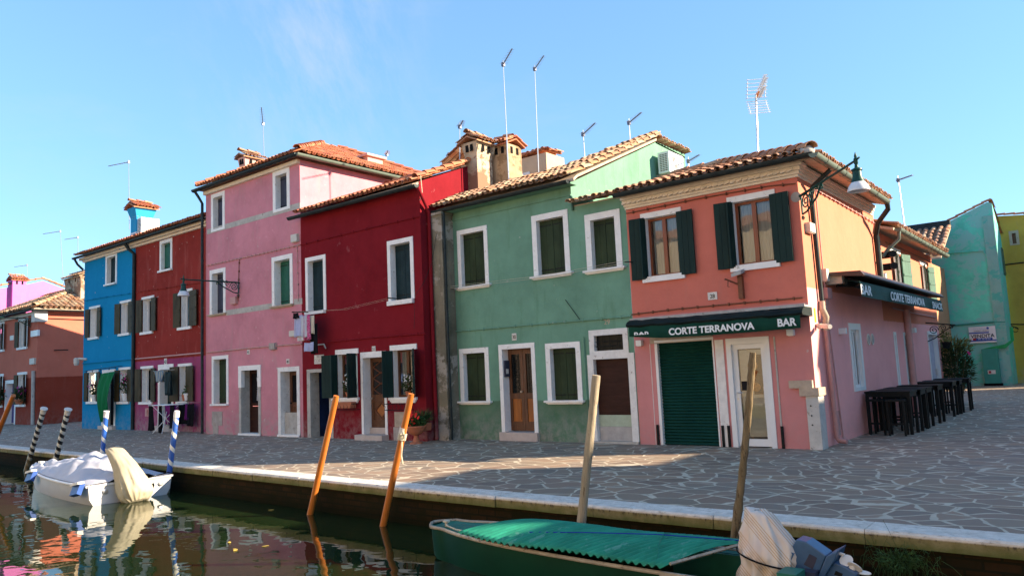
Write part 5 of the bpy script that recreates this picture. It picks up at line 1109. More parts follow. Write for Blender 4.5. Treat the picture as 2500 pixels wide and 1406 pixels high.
plainhouse(-5.9, 12, -27, -19.8, 8.8, 'cream', 'peach house shaped to bounce light from the opposite bank, outside the frame', 'N')
# ================================================================ AWNINGS
FA = Fr('F', -.55)
aw = thing('front_awning', 'dark green folded awning with white bar lettering over the front roller shutter', 'awning', (-1.5, -.1, 2.5), 'awnings of the corner bar')
xl, xr = -3.3, .36
mb = MB(); mb.box(xl, xr, -.42, -.001, 2.62, 2.655); mb.box(xl, xr, -.42, -.40, 2.655, 2.675); mb.build('cover_strip', 'greymetal', aw)
mb = MB(); n = 24; prof = [(-.0, 2.615), (-.42, 2.615), (-.55, 2.56), (-.6, 2.50), (-.56, 2.46), (-.0, 2.45)]
vs = []; 
for i in range(n+1):
    x = xl+(xr-xl)*i/n; w = .008*sin(i*2.1)+.006*sin(i*5.3)
    vs += [(x, y+(w if k in (2, 3) else 0), z+(w if k in (1, 2, 3, 4) else 0)+(.03*(1-i/n)**3)) for k, (y, z) in enumerate(prof)]
m = len(prof); mb.add(vs, [(i*m+k, (i+1)*m+k, (i+1)*m+k+1, i*m+k+1) for i in range(n) for k in range(m-1)]+[tuple(range(m)), tuple(n*m+k for k in range(m))[::-1]]); mb.build('awning_cassette', 'awntop', aw, smooth='auto')
mb = MB(); vs = []; n = 60
for i in range(n+1):
    x = xl+.05+(xr-xl-.1)*i/n; t = i/n; zb = 2.225+(.07*(1-t/.2) if t < .2 else -.012*sin((t-.2)/.8*pi*1.2)); yw = .012*sin(i*.7)+.01*sin(i*.27)
    vs += [(x, -.555, 2.5), (x, -.56+yw*.5, (2.5+zb)/2), (x, -.56+yw, zb), (x, -.553+yw, zb-.004)]
mb.add(vs, [(4*i+k, 4*i+4+k, 4*i+5+k, 4*i+1+k) for i in range(n) for k in range(3)]); val = mb.build('valance', 'awning', aw, smooth=True)
FV = Fr('F', -.585)
def fva(x, y): return hit(x, y, 1, -.585)
h = fva(1633, 817.5); h2 = fva(1842, 803); text(val, 'CORTE TERRANOVA', FV, h[0], (h[2]+h2[2])/2, .185, 'lettering', 0, 1, slope=(h2[2]-h[2])/(h2[0]-h[0])*.5, bold=.006, fitw=h2[0]-h[0])
h = fva(1898, 797); h2 = fva(1944, 794); text(val, 'BAR', FV, h[0], h[2], .195, 'lettering', 0, 1, bold=.006, fitw=h2[0]-h[0])
h = fva(1548, 827); h2 = fva(1586, 825); text(val, 'BAR', FV, h[0], h[2], .19, 'lettering', 0, 1, clip=.075, bold=.004, fitw=h2[0]-h[0])
mb = MB()
for x in (xl+.25, -1.4, xr-.25): mb.obox((x, -.28, 2.44), (.02, 0, 0), (0, .26, 0), (0, 0, .015))
mb.build('folding_arm', 'iron', aw)
# side awning
aw2 = thing('side_awning', 'green side awning with bar lettering on the lane under a brown metal cover', 'awning', (.6, 5, 3), 'awnings of the corner bar')
YA, YB = 1.15, 9.75
mb = MB(); mb.poly([(.31, YA, 3.36), (.98, YA, 3.33), (1.04, YA, 3.24), (1.02, YA, 3.22), (.31, YA, 3.30)], (0, YB-YA, -.03)); mb.build('cover', 'brownmetal', aw2)
mb = MB(); mb.box(.31, .62, YA+.05, YA+.25, 3.12, 3.30); mb.box(.31, .5, YB-.3, YB-.1, 3.1, 3.27); 
bkt = MB(); bkt.box(.31, .62, YA+.05, YA+.25, 3.12, 3.295); bkt.build('mounting_block', 'tan_stone', aw2)
mb = MB(); mb.tube([(.62, YA+.2, 3.16), (.62, YB-.1, 3.13)], .07, 10); mb.build('roller_tube', 'awntop', aw2, smooth='auto')
mb = MB(); mb.tube([(.45, YA+.25, 3.1), (.75, YA+.5, 3.08), (.93, YA+.2, 3.09)], .025, 6); mb.build('folding_arm', 'iron', aw2)
mb = MB(); vs = []; n = 50
for i in range(n+1):
    y = YA+.02+(YB-YA)*i/n; f = .012*sin(i*.9)+.008*sin(i*2.3)
    vs += [(.70, y, 3.17), (.93, y, 3.13), (.95, y, 3.11), (.955+f*.4, y, 2.97), (.955+f, y, 2.825-.02*i/n)]
mb.add(vs, [(5*i+k, 5*i+5+k, 5*i+6+k, 5*i+1+k) for i in range(n) for k in range(4)]); v2 = mb.build('valance', 'awning2', aw2, smooth=True)
SV = Fr('S', .985)
def sva(x, y): h = hit(x, y, 0, .985); return h[1], h[2]
a, z = sva(2103, 722); a2, _ = sva(2129, 722); text(v2, 'BAR', SV, a, 2.865, .27, 'lettering', 0, 1, bold=.006, fitw=a2-a)
a, z = sva(2176, 735); a2, _ = sva(2258, 745); text(v2, 'CORTE TERRANOVA', SV, a, 2.86, .26, 'lettering', 0, 1, bold=.006, fitw=a2-a)
a, z = sva(2277, 750); a2, _ = sva(2301, 750); text(v2, 'SNACK', SV, a, 2.85, .25, 'lettering', 0, 1, bold=.006, fitw=min(a2, YB-.05)-a)

# ================================================================ WALL LAMPS
def spiral(c, u, v, r0, turns, n=28, sgn=1, grow=0): 
    c = Vector(c); return [c+(u*cos(sgn*2*pi*turns*t/n)+v*sin(sgn*2*pi*turns*t/n))*r0*(1-t/n*.85) for t in range(n+1)]
def wall_lamp(label, P0, d, Ln, rise, sc_=1., name='street_lamp'):
    P0 = Vector(P0); d = Vector(d).normalized(); Z = Vector((0, 0, 1)); t = thing(name, label, 'street lamp', P0, 'wrought iron wall lamps'); tip = P0+d*Ln+Z*rise
    mb = MB(); mb.tube([P0, P0+d*Ln*.5+Z*rise*.47, tip], [.028*sc_, .024*sc_, .02*sc_], 8); mb.lathe(tip-Z*.02, [(.02, -.06), (.035, -.03), (.03, .02), (.04, .04), (.02, .07), (.026, .09), (.004, .16)], 10); mb.tube([tip, tip+d*.1+Z*.02], .018, 6); mb.build('arm', 'greeniron', t, smooth='auto')
    mb = MB(); lo = P0-Z*.36*sc_; e = P0+d*Ln*.42+Z*rise*.38
    mb.tube([lo+d*.05, lo+d*.22+Z*.02, lo+d*.42*Ln*.75+Z*.2, e], [.02]*4, 6)
    mb.tube(spiral(P0+d*.2-Z*.15, d, Z, .15*sc_, 1.9), .014, 6); mb.tube(spiral(P0+d*.46-Z*.02, -d, -Z, .09*sc_, 1.5), .011, 6); mb.tube(spiral(P0+d*.62+Z*.03, d, -Z, .06*sc_, 1.4), .01, 6); mb.tube(spiral(e-d*.02-Z*.07, -d, Z, .06*sc_, 1.3), .012, 6); mb.tube(spiral(lo-Z*.06+d*.05, d, -Z, .05, 1.2), .012, 6)
    mb.tube([P0+d*.04, lo+d*.04], .018, 6); mb.tube([P0+d*.3-Z*.05, P0+d*.38-Z*.2, P0+d*.5-Z*.1], .01, 5); mb.build('scroll_bracket', 'greeniron', t, smooth='auto')
    B = tip-Z*.06; mb = MB(); mb.lathe(B, [(.015, 0), (.03, -.03), (.03, -.06), (.085*sc_, -.09), (.088*sc_, -.11), (.07*sc_, -.125), (.075*sc_, -.22), (.105*sc_, -.30), (.11*sc_, -.32), (.02, -.33)][::-1], 20); hd = mb.build('lamp_head', 'greeniron', t, smooth='auto')
    mb = MB(); mb.lathe(B, [(.11*sc_, -.315), (.15*sc_, -.37), (.175*sc_, -.44), (.172*sc_, -.46), (.1*sc_, -.42)][::-1], 24); mb.build('lamp_shade', plain('frosted_lamp_glass', (.62, .64, .66), .25, 0, .12, 8, .1, 10, .6), hd, smooth='auto')
    return t
wall_lamp('green iron street lamp on the corner of the salmon bar', (.33, -.03, 4.74), (.707, -.707, 0), 1.93, .14)
mb = MB(); mb.lathe((.25, -.002, 4.74), [(.1, 0), (.1, .012)], 14, (0, -1, 0)); mb.build('mounting_plate', 'stripe_grey', bar)
wall_lamp('green iron street lamp on the old rose pink wall', (-17.88, -.75, 5.02), (0, -1, 0), 1.93, -.02)
wall_lamp('green iron street lamp on the orange house at the left edge', (-40.2, .5, 5.6), (-.25, -1, 0), 1.6, .05)
# ornamental iron hanger on the lane side
h = hit(2333, 797, 1, 10.9); t = thing('sign_hanger', 'scrolled black iron sign hanger without a sign over the lane door', 'bracket', (.3, 10.9, 2.5)); mb = MB()
mb.tube([(.3, 10.9, 2.56), (h[0], 10.9, 2.44)], .018, 6); mb.tube([(.31, 10.9, 2.0), (.5, 10.9, 2.08), (.8, 10.9, 2.3), (h[0]-.05, 10.9, 2.42)], .014, 6); V1 = Vector((1, 0, 0)); V3 = Vector((0, 0, 1))
mb.tube(spiral((.5, 10.9, 2.32), V1, V3, .13, 1.8), .012, 6); mb.tube(spiral((.75, 10.9, 2.38), -V1, V3, .09, 1.6), .01, 6); mb.tube(spiral((.95, 10.9, 2.4), V1, -V3, .06, 1.4), .01, 6); mb.build('scrollwork', 'iron', t)

# ================================================================ ROOF AERIALS, AIR CONDITIONERS, BIRDS
def aerial(label, base, top, boomdir, blen, tilt=.0, el=10, kind='log', r=.018):
    B = Vector(base); T = Vector(top); t = thing('roof_aerial', label, 'aerial', B, 'television aerials on the roofs'); mb = MB(); mb.tube([B, B.lerp(T, .5), T], [r, r, r*.7], 6); mb.build('mast', 'alu', t)
    d = Vector(boomdir).normalized(); d.z = tilt; d.normalize(); s = d.cross(Vector((0, 0, 1))).normalized(); A = T-Vector((0, 0, .12)); mb = MB(); mb.tube([A-d*.08, A+d*blen], .017, 5); mb.box(A.x-.04, A.x+.04, A.y-.04, A.y+.04, A.z-.06, A.z+.05)
    bm = mb.build('boom', plain('grey_aerial_metal', (.12, .13, .17), .4, .5, .1, 3, 0) if 'grey_aerial_metal' not in bpy.data.materials else bpy.data.materials['grey_aerial_metal'], t); mb = MB()
    for i in range(el): c = A+d*(blen*(i+.5)/el); w = .12-.05*i/el; mb.tube([c-s*w, c+s*w], .004, 4)
    mb.build('elements', 'alu', bm)
    return t
def P1(x, y, Y): return Vector(hit(x, y, 1, Y))
AD = (.80, -.60, 0)
for lab, b, tp, Y, bl_, tl in (('tall aerial mast beside the twin chimneys, left of the pair', (1243, 455), (1228, 148), 1.6, 1.05, .0), ('tall aerial mast behind the pale peach wall, right of the pair', (1316, 450), (1305, 160), 3.8, 1.0, .0),
        ('short aerial on the old tiles left of the gable', (1429, 405), (1423, 318), 2.6, .95, 0), ('short aerial on the green gable verge', (1540, 368), (1535, 290), 3.8, .85, 0), ('small aerial just right of the air conditioner', (1683, 425), (1680, 384), 5.5, .65, 0),
        ('aerial mast above the annex roof near the right edge', (2213, 590), (2192, 430), 9.5, .55, 0), ('aerial on the dark red verge left of the big chimney', (1123, 410), (1122, 300), 1.6, .55, 0),
        ('small aerial behind the pink hipped roof', (944, 405), (944, 370), 4.5, .5, 0), ('aerial standing by the pink chimney', (645, 398), (642, 296), 2.4, .9, .5),
        ('leaning aerial left of the blue chimney', (316, 560), (314, 390), 1.0, -1.3, 0), ('tall leaning aerial over the old chimney at the left', (155, 700), (147, 560), 3.2, -1.5, 0), ('aerial just left of the blue house', (191, 660), (190, 575), 3.4, -1.1, 0), ('aerial over the magenta wall', (67, 690), (66, 643), 3, -1.2, 0)):
    aerial(lab, P1(*b, Y), P1(*tp, Y), AD if bl_ > 0 else (-1, -.3, 0), abs(bl_), tl)
# the big UHF aerial with grid reflector
B = P1(1851, 392, 1.9); T = P1(1845, 232, 1.9); t = thing('roof_aerial', 'large aerial with white grid reflector and orange dipole above the bar roof', 'aerial', B, 'television aerials on the roofs'); mb = MB(); mb.tube([B, T], .022, 8); mb.build('mast', 'alu', t)
C_ = T-Vector((0, 0, .12)); d = Vector((.55, -.83, .12)).normalized(); s = Vector((0, 0, 1)).cross(d).normalized(); mb = MB()
for sg in (1, -1):
    up = (Vector((0, 0, 1))*sg*.86+d*.5).normalized()
    for k in range(6): c = C_+up*(.05+.08*k); mb.tube([c-s*.24, c+s*.24], .007, 4)
    for q in (-.2, .2): mb.tube([C_+s*q+up*.03, C_+s*q+up*.47], .006, 4)
mb.build('reflector_grid', 'pvc', t); mb = MB()
for k, (z, ln) in enumerate(((.0, 1.0), (.09, .95), (-.09, .8))):
    mb.tube([C_+Vector((0, 0, z*.3)), C_+d*.25+Vector((0, 0, z)), C_+d*ln+Vector((0, 0, z))], .008, 5)
bm = mb.build('boom', 'alu', t); mb = MB()
for z, ln in ((.0, 1.0), (.09, .95), (-.09, .8)):
    for k in range(8): c = C_+d*(.34+(ln-.34)*k/7)+Vector((0, 0, z)); mb.obox(c, s*.045, d*.006, Vector((0, 0, .012)))
mb.build('elements', 'pvc', bm); mb = MB(); mb.obox(C_+d*.26, s*.045, d*.04, Vector((0, 0, .045))); mb.obox(C_+d*.3, s*.03, d*.06, Vector((0, 0, .02))); mb.build('dipole', 'orangeplastic', t)
def aircon(label, x, y, z, w, hh, dep, facing):
    t = thing('air_conditioner', label, 'air conditioner', (x, y, z)); mb = MB()
    if facing == 'S':
        mb.box(x, x+dep, y, y+w, z, z+hh); bd = mb.build('casing', 'pvc', t)
        mb = MB(); cy_, cz = y+w*.36, z+hh*.52; X_ = x+dep
        mb.lathe((X_, cy_, cz), [(hh*.40, 0), (hh*.40, .012), (hh*.37, .014)], 28, (1, 0, 0)); fn = mb.build('fan_grille', 'greymetal', t)
        mb = MB()
        for k in range(18): an = 2*pi*k/18; mb.tube([(X_+.02, cy_+cos(an)*hh*.08, cz+sin(an)*hh*.08), (X_+.02, cy_+cos(an)*hh*.37, cz+sin(an)*hh*.37)], .006, 4)
        mb.lathe((X_+.014, cy_, cz), [(hh*.1, 0), (hh*.1, .012)], 16, (1, 0, 0)); mb.build('grille_bars', 'pvc', fn)
        mb = MB(); 
        for r_ in range(10):
            for c in range(3): mb.box(x+.06+c*(dep-.1)/3, x+.04+(c+1)*(dep-.1)/3, y-.008, y-.001, z+.06+r_*(hh-.1)/10, z+.03+(r_+1)*(hh-.1)/10)
        mb.build('coil_grille', 'iron', t); mb = MB(); mb.box(x-.12, x+dep, y+.1, y+.14, z-.05, z-.001); mb.build('bracket', 'stripe_grey', t); mb = MB(); mb.box(x-.12, x+dep, y+w-.14, y+w-.1, z-.05, z-.001); mb.build('bracket', 'stripe_grey', t)
    else:
        mb.box(x, x+w, y, y+dep, z, z+hh); mb.build('casing', 'pvc', t); mb = MB(); cx, cz = x+w*.42, z+hh*.52
        mb.lathe((cx, y, cz), [(hh*.38, 0), (hh*.38, .012), (hh*.34, .014)], 26, (0, -1, 0)); fn = mb.build('fan_grille', 'greymetal', t); mb = MB()
        for k in range(5): mb.tube([(cx+cos(2*pi*j/24)*hh*(.08+.07*k), y-.018, cz+sin(2*pi*j/24)*hh*(.08+.07*k)) for j in range(24)], .006, 4, closed=True)
        mb.build('grille_bars', 'pvc', fn); mb = MB()
        for r_ in range(10): mb.box(x-.008, x-.001, y+.05, y+dep-.05, z+.06+r_*(hh-.1)/10, z+.03+(r_+1)*(hh-.1)/10)
        mb.build('coil_grille', 'stone', t)
    return t
aircon('white air conditioner on the pale green gable wall', -4.78, 4.28, 6.98, .9, .6, .34, 'S')
aircon('white air conditioner on the side of the blue chimney', -28.3, .62, 8.38, .8, .72, .34, 'S')
def bird(label, p, yaw, sc_=1.):
    p = Vector(p); t = thing('pigeon', label, 'bird', p, 'pigeons resting on the roofs'); d = Vector((cos(yaw), sin(yaw), 0)); Z = Vector((0, 0, 1)); mb = MB()
    mb.tube([p+Z*.09-d*.17, p+Z*.1-d*.1, p+Z*.12, p+Z*.16+d*.07, p+Z*.22+d*.1, p+Z*.25+d*.12, p+Z*.245+d*.16, p+Z*.24+d*.185], [.012, .04, .065, .055, .032, .032, .012, .003], 8); mb.build('body', 'bird', t, smooth=True)
    mb = MB(); s = d.cross(Z)*.03; mb.tube([p+s+Z*.08, p+s], .006, 4); mb.build('leg', 'terracotta', t); mb = MB(); mb.tube([p-s+Z*.08, p-s], .006, 4); mb.build('leg', 'terracotta', t)
for i, (x, Y) in enumerate(((765, 1.9), (773, 2.1), (779, 2.3))): q = hit(x, 363-(x-765)*.2, 1, Y); bird(('left hand pigeon on the pink roof ridge', 'middle pigeon on the pink roof ridge', 'right hand pigeon on the pink roof ridge')[i], (q[0], Y, q[2]-.05), .5+i)
q = hit(1103, 386, 1, 3.6); bird('pigeon on the small tiled roof left of the big chimney', (q[0], 3.6, q[2]-.06), 3.4)

# ================================================================ LAUNDRY
def hang(name, label, cat, a0, a1, z1, z0, y, mat, group=None, taper=0, seed=0, parent=None, dirv=(1, 0, 0), amp=.02, sway=0, round_=0):
    rd = random.Random(seed); mb = MB(); nu, nv = 14, 12; vs = []; p_ = rd.random()*6; D = Vector(dirv).normalized(); W = D.cross(Vector((0, 0, 1)))
    for j in range(nv+1):
        v = j/nv
        for i in range(nu+1):
            u = i/nu; c = (a1-a0); uu = .5+(u-.5)*(1+taper*v); f = amp*(1+v)*(sin(u*9+p_)+.5*sin(u*17+p_*2+v*2)); zz = z1+(z0-z1)*v-(round_*(1-(2*u-1)**2) if v > .99 else 0)+.012*sin(u*7+p_)*v-.02*sin(pi*u)*(1-v)
            pt = Vector((0, y, 0))+Vector((a0, 0, 0))+D*(c*uu)+W*f+Vector((sway*v, 0, zz)); vs.append(pt)
    n = nu+1; mb.add(vs, [(j*n+i, j*n+i+1, (j+1)*n+i+1, (j+1)*n+i) for j in range(nv) for i in range(nu)])
    o = mb.build(name, mat, parent, smooth=True)
    if parent is None:
        o['label'] = label; o['category'] = cat
        if group: o['group'] = group
        m = o.modifiers.new('thick', 'SOLIDIFY'); m.thickness = .006
    return o
G1 = 'washing hung under the dark red window'
def lx(x, y=775): return hit(x, y, 1, -1.25)
for nm, lab, cat, x0, x1, y1, y0, yy, mt, tp in (('shirt', 'pale blue shirt at the left end of the washing line', 'shirt', 722, 735, 770, 822, -1.25, 'bluecloth', .35), ('shirt', 'lilac striped shirt second on the washing line', 'shirt', 733, 745, 772, 832, -1.2, 'whitecloth', .3), ('top', 'magenta patterned top in the middle of the washing line', 'top', 745, 754, 768, 830, -1.25, 'magcloth', .2),
        ('shirt', 'cream shirt right of the magenta top', 'shirt', 753, 766, 770, 815, -1.2, 'creamcloth', .15), ('trousers', 'black trousers hanging lowest at the right of the line', 'trousers', 761, 772, 790, 864, -1.16, 'blackcloth', -.1), ('cloth', 'small blue and white cloth hanging below the shirts', 'cloth', 748, 762, 836, 858, -1.22, 'bluecloth', .1), ('sock', 'black cloth folded over the left end of the line', 'sock', 719, 726, 764, 778, -1.3, 'blackcloth', .1), ('top', 'grey lilac top between the striped shirt and the magenta top', 'top', 739, 748, 770, 824, -1.28, 'tarpwhite', .1)):
    q0 = hit(x0, y1, 1, yy); q1 = hit(x1, y1, 1, yy); qz = hit((x0+x1)/2, y0, 1, yy); hang(nm, lab, cat, q0[0]-(q1[0]-q0[0])*.22, q1[0]+(q1[0]-q0[0])*.22, q0[2], qz[2], yy, mt, G1, tp, seed=x0, amp=.022)
t = thing('washing_line', 'thin washing line on iron brackets across the dark red wall', 'washing line', (-12, -.8, 4)); q = hit(717, 762, 1, -1.3); q2 = hit(745, 764, 1, -1.1); mb = MB(); mb.tube([(q2[0]-.2, -.75, q[2]+.02), (q2[0]-.3, -1.35, q[2])], .018, 6); mb.build('bracket', 'iron', t)
e1 = hit(960, 728, 1, -1.1); mb = MB(); mb.tube([(e1[0]-.05, -.75, e1[2]), (e1[0], -1.3, e1[2])], .015, 6); mb.build('bracket', 'iron', t); mb = MB()
for dy in (0, .18): mb.tube([(q2[0]-.3, -1.28+dy, q[2]+.01), ((q2[0]+e1[0])/2, -1.28+dy, (q[2]+e1[2])/2-.12), (e1[0], -1.25+dy, e1[2])], .0022, 4)
mb.build('line', 'rope', t)
t = thing('washing_line', 'thin washing line on brackets across the green upper wall', 'washing line', (-6, -.3, 3.5)); mb = MB()
for dz in (0, .05): mb.tube([P1(1100, 704, -.3)+Vector((0, 0, dz)), P1(1330, 672, -.3)+Vector((0, 0, dz-.05)), P1(1532, 641, -.3)+Vector((0, 0, dz))], .004, 4)
mb.build('line', 'rope', t); mb = MB(); a = P1(1100, 705, -.3); mb.tube([a, a+Vector((.1, .3, .02))], .012, 5); mb.build('bracket', 'iron', t); mb = MB(); a = P1(1525, 640, -.3); mb.tube([a, a+Vector((.12, .3, .02))], .012, 5); mb.build('bracket', 'iron', t)
# cloths in front of the magenta ground floor
for (x0, x1, y1, y0, yy, mt, lab, nm, tp) in ((376, 402, 906, 932, -.75, 'towel', 'striped grey blue towel draped by the magenta house door', 'towel', -.25), (402, 421, 907, 964, -.7, 'tealshut', 'dark garment hanging in the magenta house doorway', 'garment', -.1)):
    q0 = hit(x0, y1, 1, yy); q1 = hit(x1, y1, 1, yy); qz = hit((x0+x1)/2, y0, 1, yy); hang(nm, lab, nm, q0[0], q1[0], q0[2], qz[2], yy, mt, None, tp, seed=x0, amp=.04)
mb = MB(); a, b = P1(374, 906, -.73), P1(426, 902, -.73); mb.tube([a, b], .008, 5); mb.tube([a, (a.x, -.33, a.z)], .01, 5); mb.build('clothes_rail', 'alu', None, 'thin rail over the magenta house doorway', cat='rail')
rk = thing('drying_rack', 'folding white drying rack in front of the magenta house', 'drying rack', (-22.3, -1.0, 0)); zR = 1.02
for nm, pts in (('leg', [(-22.75, -1.3, .02), (-22.0, -.7, zR)]), ('leg', [(-22.05, -1.3, .02), (-22.8, -.7, zR)]), ('leg', [(-22.75, -.65, .02), (-22.0, -1.3, zR)]), ('leg', [(-22.05, -.65, .02), (-22.8, -1.3, zR)])): mb = MB(); mb.tube(pts, .012, 6); mb.build(nm, 'pvc', rk)
mb = MB(); mb.tube([(-23.1, -1.3, zR), (-21.7, -1.3, zR), (-21.7, -.7, zR), (-23.1, -.7, zR)], .012, 6, closed=True)
for k in range(6): mb.tube([(-23.1, -1.22+k*.09, zR), (-21.7, -1.22+k*.09, zR)], .006, 4)
mb.build('frame', 'pvc', rk)
G2 = 'clothes on the drying rack'
for lab, a0, a1, yy, z0, mt, tp in (('black garment at the left end of the drying rack', -23.2, -22.95, -1.2, .1, 'blackcloth', .2), ('second black garment from the left on the drying rack', -22.85, -22.7, -1.0, .02, 'blackcloth', .3), ('magenta cloth in the middle of the drying rack', -22.75, -21.95, -.85, .3, 'purplecloth', -.4), ('black garment at the right end of the drying rack', -21.9, -21.55, -1.1, .2, 'blackcloth', .1)):
    hang('garment', lab, 'garment', a0, a1, zR, z0, yy, mt, G2, tp, seed=int(-a0*10), amp=.03)
for lab, x0, x1, mt, y0 in (('black coat hanging under the right magenta window', 436, 455, 'blackcloth', 1035), ('purple garment hanging under the right magenta window', 452, 462, 'purplecloth', 1025), ('long black coat hanging at the far right by the drain pipe', 458, 472, 'blackcloth', 1040)):
    q0 = hit(x0, 985, 1, -.55); q1 = hit(x1, 985, 1, -.55); qz = hit(x1, y0, 1, -.55); hang('garment', lab, 'garment', q0[0], q1[0], q0[2], max(qz[2], .1), -.55+.01*(x0 % 3), mt, 'clothes hung under the right magenta window', .1, seed=x0, amp=.03)
mb = MB(); a, b = P1(434, 984, -.55), P1(473, 982, -.55); mb.tube([a, b], .01, 5); mb.tube([a, (a.x, -.33, a.z)], .01, 5); mb.tube([b, (b.x, -.33, b.z)], .01, 5); mb.build('clothes_rail', 'alu', None, 'thin rail under the right magenta window', cat='rail')
# green curtain of the blue house
mb = MB(); vs = []; nu, nv = 28, 20
def lerp_(t, ks):
    for (a, x), (b, y) in zip(ks[:-1], ks[1:]):
        if t <= b: f = (t-a)/(b-a); f = f*f*(3-2*f); return x+(y-x)*f
    return ks[-1][1]
for j in range(nv+1):
    v = j/nv; L0 = lerp_(v, [(0, 244), (.3, 238.5), (.6, 238.5), (1, 243)]); R0_ = lerp_(v, [(0, 280), (.3, 278), (.65, 273), (1, 259)]); T0 = 912+(1031-912)*v
    for i in range(nu+1):
        u = i/nu; yy = -.55-.22*sin(pi*v)*(.5+.5*u)+.05*sin(u*17+v*2.2)*(.7+.3*v); p_ = P1(L0+(R0_-L0)*u, T0-6*u*(1-v)-3*sin(pi*u)*v*0, -.6); vs.append((p_.x, yy, max(.2, p_.z)+.03*sin(pi*u*2)*v))
n = nu+1; mb.add(vs, [(j*n+i, j*n+i+1, (j+1)*n+i+1, (j+1)*n+i) for j in range(nv) for i in range(nu)]); o = mb.build('door_curtain', 'greencloth', None, 'bright green door curtain blowing outward on the blue house', smooth=True, cat='curtain'); m = o.modifiers.new('thick', 'SOLIDIFY'); m.thickness = .008
mb = MB(); a, b = P1(206, 906, -.5), P1(288, 894, -.5); mb.tube([a, b], .014, 6); D_ = (b-a).normalized()
for f in (.06, .25, .5, .75, .93): mb.tube(spiral(a.lerp(b, f)-V3*.07, D_, V3, .06, 1.2, 14), .008, 4)
mb.tube([a, (a.x, -.32, a.z)], .012, 5); mb.tube([b, (b.x, -.32, b.z)], .012, 5); mb.build('curtain_rail', 'iron', None, 'scrolled iron curtain rail over the blue house door', cat='rail')

# ================================================================ PLANTS AND POTS
def leaves(mb, c, R, n, ln, wd, rd, up=.3, flat=1.):
    c = Vector(c)
    for _ in range(n):
        th = rd.random()*2*pi; ph = acos(2*rd.random()-1); r = rd.random()**.45; o = Vector((sin(ph)*cos(th)*R[0], sin(ph)*sin(th)*R[1], cos(ph)*R[2]))*r; p = c+o
        d = (o.normalized()+Vector((rd.gauss(0, .5), rd.gauss(0, .5), rd.gauss(up, .4)))).normalized(); s = d.cross(Vector((rd.gauss(0, 1), rd.gauss(0, 1), rd.gauss(0, 1)))).normalized(); l = ln*(.6+.8*rd.random()); w = wd*(.7+.6*rd.random())
        mb.add([p, p+d*l*.45+s*w, p+d*l, p+d*l*.45-s*w], [(0, 1, 2, 3)])
def blooms(mb, c, R, n, r, rd):
    c = Vector(c)
    for _ in range(n):
        p = c+Vector((rd.gauss(0, R[0]), rd.gauss(0, R[1]), rd.gauss(0, R[2])))
        for k in range(5): an = 2*pi*k/5; d = Vector((cos(an), sin(an)*.4-.3, sin(an))).normalized(); s = d.cross(Vector((0, 1, 0)))*.5; mb.add([p, p+d*r*.6+s*r, p+d*r*1.2, p+d*r*.6-s*r], [(0, 1, 2, 3)])
def potplant(label, p, r, h, potmat, flower, lf='leaf', seed=1, R=None, nf=14, group=None, name='flower_pot', nl=160):
    rd = random.Random(seed); p = Vector(p); t = thing(name, label, 'potted plant', p, group); mb = MB(); mb.lathe(p, [(r*.7, 0), (r, h*.85), (r*1.12, h*.86), (r*1.12, h), (r*.95, h), (r*.9, h*.9), (.0, h*.88)], 16); mb.build('pot', potmat, t, smooth='auto')
    R = R or (r*1.5, r*1.3, r*1.6); mb = MB(); leaves(mb, p+Vector((0, 0, h+R[2]*.7)), R, nl, r*.7, r*.25, rd); 
    for k in range(7): a = rd.random()*6.3; mb.tube([p+Vector((0, 0, h*.9)), p+Vector((cos(a)*R[0]*.6, sin(a)*R[1]*.6, h+R[2]))], .006, 4)
    mb.build('foliage', lf, t)
    if flower: mb = MB(); blooms(mb, p+Vector((0, -R[1]*.3, h+R[2]*1.3)), (R[0]*.5, R[1]*.4, R[2]*.35), nf, r*.3, rd); mb.build('flowers', flower, t)
    return t
def onsill(x, y, Y): q = hit(x, y, 1, Y); return (q[0], Y, q[2])
GP = 'flower pots on the window sills'
potplant('white flowered pot on the left dark red window sill', onsill(851, 968, -.78), .09, .13, 'terracotta', 'whiteflower', 'leafd', 1, (.2, .1, .25), 16, GP)
potplant('white flowered pot on the right dark red window sill', onsill(998, 966, -.78), .09, .12, 'terracotta', 'whiteflower', 'leafd', 2, (.2, .1, .28), 18, GP)
potplant('magenta flowered white pot on the left blue house sill', onsill(231, 978, -.36), .15, .26, 'pvc', 'pinkflower', 'leafd', 3, (.3, .15, .3), 14, GP)
potplant('magenta flowered white pot on the right blue house sill', onsill(307, 978, -.36), .15, .3, 'pvc', 'pinkflower', 'leafd', 4, (.33, .15, .4), 16, GP)
potplant('small white cactus pot on the right magenta house sill', onsill(457, 977, -.36), .12, .26, 'pvc', None, 'leaf', 5, (.1, .1, .2), 0, GP, nl=40)
potplant('small red pot on the right magenta house sill', onsill(451, 978, -.36), .1, .22, 'terracotta', None, 'leafo', 6, (.08, .08, .05), 0, GP, nl=20)
potplant('magenta flowered box plant on the orange house sill', onsill(50, 986, .45), .3, .25, 'terracotta', 'pinkflower', 'leafd', 7, (.7, .2, .35), 14, GP)
potplant('red flowered box plant at the left frame edge', onsill(1, 988, .45), .3, .25, 'terracotta', 'redflower', 'leafd', 8, (.6, .2, .35), 14, GP)
